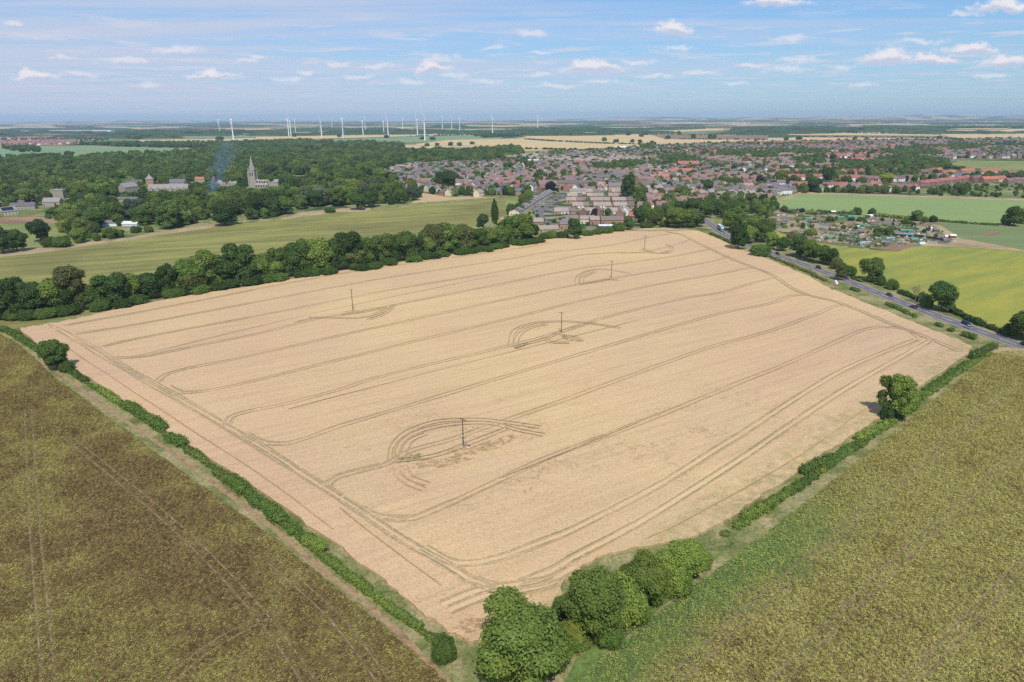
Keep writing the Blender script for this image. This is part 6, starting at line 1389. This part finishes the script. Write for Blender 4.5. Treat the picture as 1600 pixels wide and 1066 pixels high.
# ------------------------------------------------------------------ vehicles
M_TYRE = plain('tyre', (.02, .02, .02), .9, .1); M_RIM = plain('rim', (.4, .4, .42), .35, .05, metal=.6); M_GLASS = plain('car_glass', (.02, .028, .035), .08, .05, spec=.8)
M_LAMP = plain('lamp_lens', (.75, .75, .72), .2, .05); M_TAIL = plain('tail_lens', (.4, .02, .02), .3, .05)
def paint(nm, c): return plain(nm, c, .3, .05, .5, spec=.6)
def wheels(t, xs_, yy, rr=.33, wd=.22):
    def f():
        return MB().tube([(0, -wd / 2, 0), (0, wd / 2, 0)], [rr, rr], 16).mesh('wheel', M_TYRE)
    def g2(): return MB().tube([(0, -wd / 2 - .01, 0), (0, wd / 2 + .01, 0)], [rr * .62, rr * .62], 12).mesh('rim', M_RIM)
    for xx in xs_:
        for s in (-1, 1):
            w_ = link('wheel', cached(('wh', rr), f), t); w_.location = (xx, s * yy, rr); link('rim', cached(('rm', rr), g2), w_)
def loft(sec, mat, name, t, caps=True):
    "sec: list of (x, half width bottom, half width top, z bottom, z top)"
    mb = MB(); vs = []
    for (x, wb, wt, z0, z1) in sec:
        vs += [(x, -wb, z0), (x, -wb * 1.0, z0 + (z1 - z0) * .6), (x, -wt, z1), (x, wt, z1), (x, wb * 1.0, z0 + (z1 - z0) * .6), (x, wb, z0)]
    fs = [(i * 6 + k, i * 6 + (k + 1) % 6, i * 6 + 6 + (k + 1) % 6, i * 6 + 6 + k) for i in range(len(sec) - 1) for k in range(6)]
    n = len(vs); fs += [tuple(range(6)), tuple(range(n - 6, n))]; mb.add(vs, fs)
    return mb.obj(name, mat, t)
def car(px, py, ang, colr, label, kind='hatch', group='cars on the main road', z=.12, cn='car'):
    x, y = at(px, py); t = empty('car', x, y, ang, z); tag(t, label, cn, group); m = paint('paint_' + kind, colr)
    if kind == 'suv': s = dict(h=1.75, l=2.3, b=1.0)
    else: s = dict(h=1.47, l=2.1, b=.9)
    l, h, b = s['l'], s['h'], s['b']
    loft([(-l, .78, .62, .4, b * .72), (-l + .12, .9, .76, .28, b * .95), (-l * .45, .92, .8, .22, b), (l * .35, .92, .8, .22, b), (l * .5, .92, .78, .22, b * .95), (l - .25, .9, .72, .26, b * .78), (l, .74, .6, .36, b * .62)], m, 'body', t)
    gl = loft([(-l + .2, .74, .66, b * .9, b * .93), (-l + .62, .78, .62, b * .9, h - .06), (l * .05, .78, .62, b * .9, h - .04), (l * .48, .74, .62, b * .9, b * .95)], M_GLASS, 'windows', t)
    loft([(-l + .55, .62, .5, h - .09, h - .03), (-l + .8, .64, .52, h - .07, h), (l * .02, .64, .52, h - .07, h), (l * .12, .6, .5, h - .1, h - .05)], m, 'roof', t)
    wheels(t, (-l * .62, l * .62), .82)
    for sgn in (-1, 1):
        MB().box(l - .12, l - .0, sgn * .55 - .16, sgn * .55 + .16, b * .5, b * .68).obj('headlight', M_LAMP, t)
        MB().box(-l - .01, -l + .1, sgn * .6 - .13, sgn * .6 + .13, b * .62, b * .8).obj('tail_light', M_TAIL, t)
    return t
def road_dir(px, py):
    p = Vector(at(px, py)); best = min(range(len(rc) - 1), key=lambda i: (rc[i] - p).length); d = rc[min(best + 2, len(rc) - 1)] - rc[max(best - 2, 0)]; return rc[best], math.atan2(d.y, d.x)
def road_car(px, py, lane, colr, label, kind='hatch'):
    c, a = road_dir(px, py); n = Vector((-math.sin(a), math.cos(a))); q = Vector(at(px, py)); s = (q - c).dot(Vector((math.cos(a), math.sin(a))))
    p = c + Vector((math.cos(a), math.sin(a))) * s + n * 1.85 * lane
    px2, py2 = proj(p.x, p.y, .1)
    return car(px2, py2, a if lane > 0 else a + math.pi, colr, label, kind)
road_car(1218, 398, 1, (.012, .016, .05), 'dark navy car emerging from behind the roadside trees')
road_car(1280, 420, 1, (.01, .012, .016), 'black off-roader near the shrubby trees', 'suv')
road_car(1324, 436, 1, (.015, .02, .07), 'dark blue car just past the tilted white panel')
road_car(1388, 463, 1, (.012, .022, .06), 'dark blue car following the maroon one')
road_car(1420, 482, -1, (.09, .012, .025), 'dark maroon car driving away past the dead tree')
road_car(1506, 508, 1, (.008, .01, .016), 'black off-roader passing beside the silver car', 'suv')
road_car(1504, 514, -1, (.25, .36, .46), 'pale silver-blue car next to the black off-roader')
road_car(1603, 541, 1, (.01, .012, .015), 'black car cut off by the right edge')
for (px, py, a, c, lb_) in [(839, 331, 1.2, (.03, .06, .25), 'blue car parked at the mouth of the estate road'), (848, 324, .5, (.02, .02, .03), 'black car parked beside the curving terrace'), (869, 313.5, .2, (.03, .03, .035), 'dark car in the upper turning of the estate'), (875, 310, .2, (.05, .05, .055), 'grey car furthest up the estate turning'), (836, 324, .4, (.55, .12, .10), 'red car close to the terrace fronts'), (891, 304, 0, (.7, .7, .7), 'white car in front of the pale-roofed house')]:
    car(px, py, a, c, lb_, group='cars parked in the estate', z=.2)
# articulated lorry
c, a = road_dir(1123, 361); n = Vector((-math.sin(a), math.cos(a))); p = c + n * 1.9
t = empty('lorry', p.x, p.y, a, .12); tag(t, 'articulated lorry with pale blue cab and grey trailer', 'lorry')
loft([(-10.5, 1.27, 1.25, 1.15, 4.1), (1.0, 1.27, 1.25, 1.15, 4.1)], plain('grey_curtain', (.30, .31, .36), .6, .1, .4), 'trailer', t)
MB().box(-10.5, 1.0, -1.2, 1.2, 4.11, 4.18).obj('trailer_roof', RM['white'], t)
cb = loft([(1.6, 1.22, 1.1, .6, 3.6), (3.2, 1.24, 1.12, .5, 3.55), (3.9, 1.22, 1.1, .5, 2.6), (4.0, 1.15, 1.05, .5, 1.6)], paint('cab_blue', (.16, .34, .47)), 'cab', t)
MB().box(3.72, 3.98, -1.0, 1.0, 1.7, 2.5).obj('windscreen', M_GLASS, cb); MB().box(-.05, 1.4, -1.0, 1.0, 1.0, 1.12).obj('chassis', M_TYRE, t)
wheels(t, (3.0, 1.2, -6.6, -7.9, -9.2), 1.05, .5, .3)
# white van in the allotments
x, y = at(1441, 383); t = empty('van', x, y, R(8), .15); tag(t, 'white van parked at the end of the allotment lane', 'van')
loft([(-2.7, .95, .85, .35, 2.1), (1.0, .95, .85, .35, 2.1), (1.7, .95, .8, .35, 1.5), (2.5, .9, .75, .4, 1.05)], paint('van_white', (.8, .8, .8)), 'body', t)
loft([(.95, .97, .82, 1.25, 1.85), (1.75, .9, .75, 1.1, 1.45)], M_GLASS, 'windscreen', t); wheels(t, (-1.7, 1.6), .88)

# tilted panel and box beside the road
x, y = at(1305, 446); t = empty('advertising_trailer', x, y, R(38)); t.scale = (.62, .75, .72); tag(t, 'tilted white-topped pink box trailer at the wheat edge', 'trailer')
M_PK = plain('faded_pink_panel', (.50, .26, .25), .7, .1)
mb = MB(); mb.add([(-1.5, -1.6, .3), (1.5, -1.6, .3), (1.5, 1.6, .3), (-1.5, 1.6, .3), (-1.5, -1.5, 1.2), (1.5, -1.5, 1.2), (1.5, .3, 4.0), (-1.5, .3, 4.0)], [(0, 1, 5, 4), (2, 3, 7, 6), (0, 4, 7, 3), (1, 2, 6, 5), (3, 2, 1, 0), (4, 5, 6, 7)]); mb.obj('body', M_PK, t)
MB().add([(-1.6, .45, 4.15), (1.6, .45, 4.15), (1.6, 1.9, .5), (-1.6, 1.9, .5), (-1.6, .35, 4.1), (1.6, .35, 4.1), (1.6, 1.78, .5), (-1.6, 1.78, .5)], [(0, 1, 2, 3), (7, 6, 5, 4), (0, 4, 5, 1), (1, 5, 6, 2), (2, 6, 7, 3), (3, 7, 4, 0)]).obj('back_panel', M_LINE, t)
MB().box(-1.45, 1.45, -.06, .06, 0, 3.1, M=Matrix.Translation((0, -1.62, 1.22)) @ Matrix.Rotation(-.57, 4, 'X')).obj('white_panel', paint('panel_white', (.82, .82, .82)), t); wheels(t, (0,), 1.55, .35)
# dead tree
x, y = at(1430, 474); mb = MB(); r4 = random.Random(8)
def br(p, d, l, rr, k):
    q = p + d * l; mb.tube([tuple(p), tuple((p + q) / 2 + Vector((r4.uniform(-.1, .1), r4.uniform(-.1, .1), 0)) * l), tuple(q)], [rr, rr * .8, rr * .6], 5)
    if k > 0:
        for _ in range(3 if k > 1 else 4):
            nd = (d + Vector((r4.uniform(-.8, .8), r4.uniform(-.8, .8), r4.uniform(-.1, .5)))).normalized(); br(q, nd, l * r4.uniform(.6, .85), rr * .6, k - 1)
br(Vector((0, 0, 0)), Vector((0, 0, 1)), 3.2, .26, 4); br(Vector((1.0, 0, 0)), Vector((.3, 0, 1)).normalized(), 2.8, .2, 3)
t = empty('dead_tree', x, y); tag(t, 'bare brown dead tree standing in the road hedge', 'tree'); mb.obj('trunk', M_DEAD, t)

# ------------------------------------------------------------------ allotments
M_NET = plain('green_netting', (.09, .26, .16), .8, .15, 1); M_TARP = plain('teal_sheeting', (.13, .30, .28), .6, .1, 1); M_GLS = plain('greenhouse_glass', (.32, .37, .37), .15, .1, spec=.7); M_BLK = plain('black_sheeting', (.03, .03, .035), .7, .1)
SH = [(1248, 330, 'grey', 'wood', 'grey shed at the left end of the allotments'), (1232, 331, 'slate', 'wood', 'dark roofed shed by the allotment hedge'), (1277, 336, 'brown', 'wood', 'brown shed behind the first green net'), (1302, 334, 'white', 'wood', 'pale roofed shed near the hedge trees'), (1318, 333, 'slate', 'wood', 'slate roofed shed below the dark hedge tree'), (1358, 340, 'white', 'metal', 'long pale greenhouse-like shed beside the hedge conifer'), (1356, 350, 'tan', 'wood', 'yellowish shed in the middle of the allotments'), (1270, 349, 'grey', 'wood', 'small grey shed beside the diagonal path'),
      (1326, 378, 'slate', 'wood', 'dark shed at the lower edge of the plots'), (1385, 384, 'brown', 'wood', 'brown shed on the dug plot'), (1402, 360, 'slate', 'wood', 'dark hut between the right plots'), (1451, 360, 'white', 'metal', 'white roofed store at the top right plots'), (1462, 363, 'slate', 'wood', 'blue-grey store beside the white roofed one'), (1488, 372, 'white', 'wood', 'pale hut at the right end of the plots'), (1415, 348, 'grey', 'wood', 'grey hut near the upper hedge'), (1370, 386, 'tan', 'wood', 'tiny tan hut left of the dug plot'),
      (1210, 345, 'grey', 'wood', 'grey hut close to the road trees'), (1225, 352, 'brown', 'wood', 'brown hut on the left plots'), (1345, 366, 'slate', 'wood', 'low dark hut above the glasshouses'), (1300, 360, 'tan', 'wood', 'tan hut in the lower left plots')]
for i, (px, py, rf_, wl, lb_) in enumerate(SH):
    x, y = at(px, py); r5 = random.Random(i); house(x, y, r5.uniform(-.5, .5), w=6 if 'long' in lb_ else r5.choice([3, 3.6, 4.2]), d=2.6, e=1.9, rise=.7, st=1, wall=wl, roof=rf_, chim=0, det=0, win=False, label=lb_, cat='shed', name='shed', group='allotment sheds', z=.13)
def tunnel(px, py, L_, w, h, mat, label, ang=0, cat='polytunnel', name='polytunnel'):
    x, y = at(px, py); t = empty(name, x, y, ang, .13); tag(t, label, cat, 'polytunnels and nets on the allotments'); mb = MB(); n = 8
    vs = [(sx * L_ / 2, -w / 2 * math.cos(math.pi * k / n), h * math.sin(math.pi * k / n) ** .8) for sx in (-1, 1) for k in range(n + 1)]
    mb.add(vs, [(k, k + 1, n + 2 + k, n + 1 + k) for k in range(n)] + [tuple(range(n + 1)), tuple(range(2 * n + 1, n, -1))]); mb.obj('cover', mat, t)
    mb = MB(); mb.box(-L_ / 2 - .05, L_ / 2 + .05, -w / 2 - .08, -w / 2 + .04, 0, .2); mb.box(-L_ / 2 - .05, L_ / 2 + .05, w / 2 - .04, w / 2 + .08, 0, .2); mb.obj('base_rail', M_POLE, t)
for (px, py, l, w, h, mt, lb_, a) in [(1263, 343, 8, 5, 2, M_NET, 'green net tunnel left of the diagonal path', .1), (1313, 341, 8, 5, 2.2, M_NET, 'green net tunnel in the upper middle plots', 0), (1331, 339.5, 12, 6, 2.4, M_NET, 'largest green tunnel under the dark hedge trees', 0), (1296, 373, 5, 4, 1.8, M_NET, 'small green net by the yellow field', .2), (1415, 361, 14, 5, 1.8, M_NET, 'pale green net on the right plots', .05), (1438, 362, 10, 4, 1.6, M_NET, 'second green net on the right plots', 0),
                                    (1410, 368, 22, 3.5, 2.2, M_TARP, 'long teal topped cage in the right plots', -.12), (1428, 375, 8, 4, 2, M_TARP, 'teal sheet tunnel near the white van', .1), (1478, 371, 5, 4, 2.2, M_LINE, 'white dome tent at the right end', .2), (1346, 352, 9, 4, 1.8, M_NET, 'green net in the middle plots', 0), (1172, 338, 16, 6, 2, M_TARP, 'turquoise cover behind the road trees', 0), (1390, 374, 9, 3, 2, M_GLS, 'glasshouse above the dug plot', 0), (1352, 379, 12, 3, 1.2, M_GLS, 'row of pale cold frames beside the dark shed', -.05), (1370, 373, 8, 3, 1.8, M_GLS, 'pale glasshouse below the small trees', 0)]:
    tunnel(px, py, l * .72, w * .65, h * .8, mt, lb_, a)
for (p0, p1, h, lb_) in [((1397, 369), (1424, 371), 1.8, 'short black windbreak in front of the teal cage'), ((1429, 369), (1474, 376), 1.4, 'long black windbreak beside the white tent')]:
    a, b = Vector(at(*p0)), Vector(at(*p1)); d = (b - a); ang = math.atan2(d.y, d.x); t = empty('windbreak', a.x, a.y, ang, .13); tag(t, lb_, 'windbreak', 'black windbreaks'); l = d.length
    MB().box(0, l, -.04, .04, .05, h).obj('screen', M_BLK, t)
    pm = MB().box(-.06, .06, -.08, .08, 0, h + .15).mesh('post', M_POLE)
    for k in range(int(l / 3) + 1): o = link('post', pm, t); o.location = (k * 3.0, .1, 0)
# bean rows, frames and junk too small and many to count
mb = MB(); r6 = random.Random(17); AP = [(1200, 330), (1215, 327), (1350, 339), (1458, 348), (1482, 370), (1500, 384), (1436, 380), (1400, 391), (1330, 385), (1245, 371), (1200, 350)]
for k in range(520):
    px, py = r6.uniform(1200, 1500), r6.uniform(328, 388)
    if not inpoly(px, py, AP): continue
    x, y = at(px, py); a = r6.choice([.35, .35, 1.92, .0]); l, w_, h = r6.uniform(.6, 3.2), r6.uniform(.3, 1.2), r6.uniform(.2, 1.3)
    mb.box(-l / 2, l / 2, -w_ / 2, w_ / 2, 0, h, r6.choice([0, 0, 1, 2, 3, 4, 4, 0]), M=Matrix.Translation((x, y, .13)) @ Matrix.Rotation(a, 4, 'Z'))
tag(mb.obj('allotment_clutter', [M_POLE, M_LINE, M_NET, M_GLS, M_STEEL]), 'scattered frames, water butts and boxes across the allotment plots', 'clutter', kind='stuff')
# lamp post and signs by the lorry
M_GRN_P = plain('sign_white', (.7, .7, .7), .6, .05)
x, y = at(1111, 350); t = empty('street_lamp', x, y); tag(t, 'tall pale street lamp behind the lorry', 'street lamp'); MB().tube([(0, 0, 0), (0, 0, 8)], [.1, .07], 8).obj('post', M_STEEL, t); MB().tube([(0, 0, 8), (.4, 0, 8.3), (1.2, 0, 8.4)], [.05, .05, .05], 6).obj('arm', M_STEEL, t); MB().box(.9, 1.6, -.15, .15, 8.3, 8.45).obj('lamp_head', M_LAMP, t)
x, y = at(1109, 361); t = empty('road_sign', x, y, R(-50)); tag(t, 'small white-backed round road sign opposite the lorry', 'road sign'); MB().tube([(0, 0, 0), (0, 0, 2.4)], [.05, .05], 8).obj('post', M_STEEL, t); MB().tube([(0, -.06, 2.2), (0, -.03, 2.2)], [.5, .5], 20).obj('sign_plate', M_GRN_P, t)
# pylons on the far fields
for i, (px, yb, yt, lb_) in enumerate([(1382, 222, 201, 'lattice pylon on the right stubble behind the town'), (1580, 219, 203, 'faint lattice pylon near the right edge'), (1413, 240, 226, 'thin mast rising from the right of the town'), (1202, 238, 230, 'pale mast above the town trees')]):
    x, y = at(px, yb); h = hgt(px, yb, yt); t = empty('pylon', x, y, .5); tag(t, lb_, 'pylon', 'pylons and masts'); mb = MB(); w_ = h * .09
    if i < 2:
        for sx in (-1, 1):
            for sy in (-1, 1): mb.tube([(sx * w_, sy * w_, 0), (sx * w_ * .35, sy * w_ * .35, h * .6), (0, 0, h)], [.3, .22, .15], 4)
        for k in range(7):
            z0, z1 = h * .1 * k, h * .1 * (k + 1); q0, q1 = w_ * (1 - .65 * min(1, z0 / (h * .6))), w_ * (1 - .65 * min(1, z1 / (h * .6)))
            for s in (-1, 1): mb.tube([(-q0, s * q0, z0), (q1, s * q1, z1)], [.15, .15], 4); mb.tube([(s * q0, -q0, z0), (s * q1, q1, z1)], [.15, .15], 4)
        mb.obj('lattice', M_STEEL, t)
        for z in (.62, .76, .9): MB().box(-h * .14, h * .14, -.25, .25, h * z, h * z + .5).obj('crossarm', M_STEEL, t)
    else: mb.tube([(0, 0, 0), (0, 0, h)], [.5, .3], 8); mb.obj('mast', M_STEEL, t)

# ------------------------------------------------------------------ smoke and haze
x, y = at(322, 322); mb = MB(); pts = []; rr = []
for k in range(9):
    t_ = k / 8; z = 2 + 98 * t_; pts.append((.26 * z, .62 * z, z)); rr.append(5 + .30 * z)
mb.tube(pts, rr, 16)
m, g = newmat('bonfire_smoke'); tc_ = g.n('ShaderNodeTexCoord'); nn = g.noise(tc_.outputs['Object'], .075, 4, .6, .6)
sp_ = g.n('ShaderNodeSeparateXYZ'); g.L.new(tc_.outputs['Object'], sp_.inputs[0])
zz = sp_.outputs[2]; qx = g.m('MULTIPLY_ADD', zz, -.26, sp_.outputs[0]); qy = g.m('MULTIPLY_ADD', zz, -.62, sp_.outputs[1])
rad_ = g.m('DIVIDE', g.m('SQRT', g.m('ADD', g.m('MULTIPLY', qx, qx), g.m('MULTIPLY', qy, qy))), g.m('MULTIPLY_ADD', zz, .27, 4))
dn = g.m('MULTIPLY', g.m('MULTIPLY', g.step(nn, .40, .66), g.step(rad_, 1.0, .1)), g.step(zz, 80, 0, .0, .10))
pv = g.n('ShaderNodeVolumePrincipled'); pv.inputs['Color'].default_value = (.42, .66, 1.0, 1); g.put(pv.inputs['Density'], dn); pv.inputs['Anisotropy'].default_value = .0
oo = g.n('ShaderNodeOutputMaterial'); g.L.new(pv.outputs[0], oo.inputs[1])
o = mb.obj('bonfire_smoke', m); o.location = (x, y, 0); tag(o, 'thin blue column of bonfire smoke drifting up from the wood', 'smoke', kind='stuff')

mb = MB(); mb.box(-26000, 26000, -3200, 25500, -3, 190)
m, g = newmat('haze'); pv = g.n('ShaderNodeVolumePrincipled'); pv.inputs['Color'].default_value = (.60, .82, 1.0, 1); pv.inputs['Density'].default_value = 5.6e-5; pv.inputs['Anisotropy'].default_value = -.1
oo = g.n('ShaderNodeOutputMaterial'); g.L.new(pv.outputs[0], oo.inputs[1])
o = mb.obj('haze', m); tag(o, kind='stuff')
# ------------------------------------------------------------------ the bean plants themselves, too many to count
def plants(name, poly, mat, label, spacing, seed, ymax):
    r = np.random.RandomState(seed); pv = []; pf = []
    for k in range(11):
        a = k * 2.4 + r.rand(); q = .06 + .17 * r.rand(); z = .10 + .42 * r.rand(); s = .07 + .045 * r.rand()
        c = Vector((q * math.cos(a), q * math.sin(a), z)); n = Vector((math.cos(a) * .7, math.sin(a) * .7, .8)).normalized(); u = n.cross(Vector((0, 0, 1))).normalized(); v = n.cross(u)
        b = len(pv); pv += [tuple(c - u * s), tuple(c - v * s * .8), tuple(c + u * s), tuple(c + v * s * .8)]; pf.append((b, b + 1, b + 2, b + 3))
    pm = mesh_np('plant', pv, pf, [mat])
    W = [at(*p, .35) for p in poly]; x0 = min(p[0] for p in W); x1 = max(p[0] for p in W); y0 = min(p[1] for p in W); y1 = min(ymax, max(p[1] for p in W))
    ca, sa = math.cos(ROWANG), math.sin(ROWANG); nx = int((x1 - x0) * 1.5 / spacing); P2 = []
    gx, gy = np.meshgrid(np.arange(-400, 400, spacing), np.arange(-100, 420, spacing * 1.15))
    gx = (gx + (r.rand(*gx.shape) - .5) * spacing * .9).ravel(); gy = (gy + (r.rand(*gy.shape) - .5) * spacing * .45).ravel()
    X = gx * ca - gy * sa; Y = gx * sa + gy * ca
    k = (X > x0) & (X < x1) & (Y > max(y0, 60)) & (Y < y1) & (np.abs(X) < (Y * .80 + 45)); X, Y = X[k], Y[k]
    ins = np.zeros(len(X), bool); j = len(W) - 1
    for i in range(len(W)):
        xi, yi = W[i]; xj, yj = W[j]
        if yi != yj: ins ^= ((yi > Y) != (yj > Y)) & (X < (xj - xi) * (Y - yi) / (yj - yi) + xi)
        j = i
    X, Y = X[ins], Y[ins]; keep = r.rand(len(X)) > .12; X, Y = X[keep], Y[keep]
    for line in RUTS:
        for s in (-1, 1):
            for a, b in zip(line, line[1:]):
                d = b - a; L = d.length; d = d / L; nx_, ny_ = -d.y, d.x
                t = (X - a.x) * d.x + (Y - a.y) * d.y; o = (X - a.x) * nx_ + (Y - a.y) * ny_ - s * .95
                m_ = ~((t > 0) & (t < L) & (np.abs(o) < .34)); X, Y = X[m_], Y[m_]
    n = len(X); me = bpy.data.meshes.new(name); me.vertices.add(n); me.vertices.foreach_set('co', np.stack([X, Y, np.full(n, .34)], 1).astype(np.float32).ravel())
    sc = (.75 + .75 * r.rand(n)).astype(np.float32)
    at1 = me.attributes.new('size', 'FLOAT_VECTOR', 'POINT'); at1.data.foreach_set('vector', np.stack([sc, sc, sc * (.7 + .5 * r.rand(n))], 1).astype(np.float32).ravel())
    at2 = me.attributes.new('turn', 'FLOAT', 'POINT'); at2.data.foreach_set('value', (r.rand(n) * 6.28).astype(np.float32))
    ob = link(name, me); tag(ob, label, 'crop', kind='stuff'); src = link('plant', pm, ob); src.location = (X[0] + .3, Y[0], .34)
    gr = bpy.data.node_groups.new(name, 'GeometryNodeTree')
    gr.interface.new_socket('Geometry', in_out='INPUT', socket_type='NodeSocketGeometry'); gr.interface.new_socket('Geometry', in_out='OUTPUT', socket_type='NodeSocketGeometry')
    a_, b_ = gr.nodes.new('NodeGroupInput'), gr.nodes.new('NodeGroupOutput'); oi = gr.nodes.new('GeometryNodeObjectInfo'); oi.inputs['Object'].default_value = src; oi.inputs['As Instance'].default_value = True
    ip = gr.nodes.new('GeometryNodeInstanceOnPoints'); n1 = gr.nodes.new('GeometryNodeInputNamedAttribute'); n1.data_type = 'FLOAT_VECTOR'; n1.inputs[0].default_value = 'size'
    n2 = gr.nodes.new('GeometryNodeInputNamedAttribute'); n2.data_type = 'FLOAT'; n2.inputs[0].default_value = 'turn'; cb = gr.nodes.new('ShaderNodeCombineXYZ')
    for p, q in ((a_.outputs[0], ip.inputs['Points']), (oi.outputs['Geometry'], ip.inputs['Instance']), (n1.outputs['Attribute'], ip.inputs['Scale']), (n2.outputs['Attribute'], cb.inputs[2]), (cb.outputs[0], ip.inputs['Rotation']), (ip.outputs[0], b_.inputs[0])): gr.links.new(p, q)
    md = ob.modifiers.new('plants', 'NODES'); md.node_group = gr; print('PLANTS', name, n)
RUTS = [smooth(px, .35, 8) for px in RUTPX]
plants('left_bean_plants', BEANL, mat_plant('bean_leaves_left', 1), 'low olive and brown bean plants covering the left foreground field', .52, 3, 330)
plants('right_bean_plants', BEANR, mat_plant('bean_leaves_right', 5, WEED), 'low yellow-green and brown bean plants covering the right foreground field', .52, 4, 330)
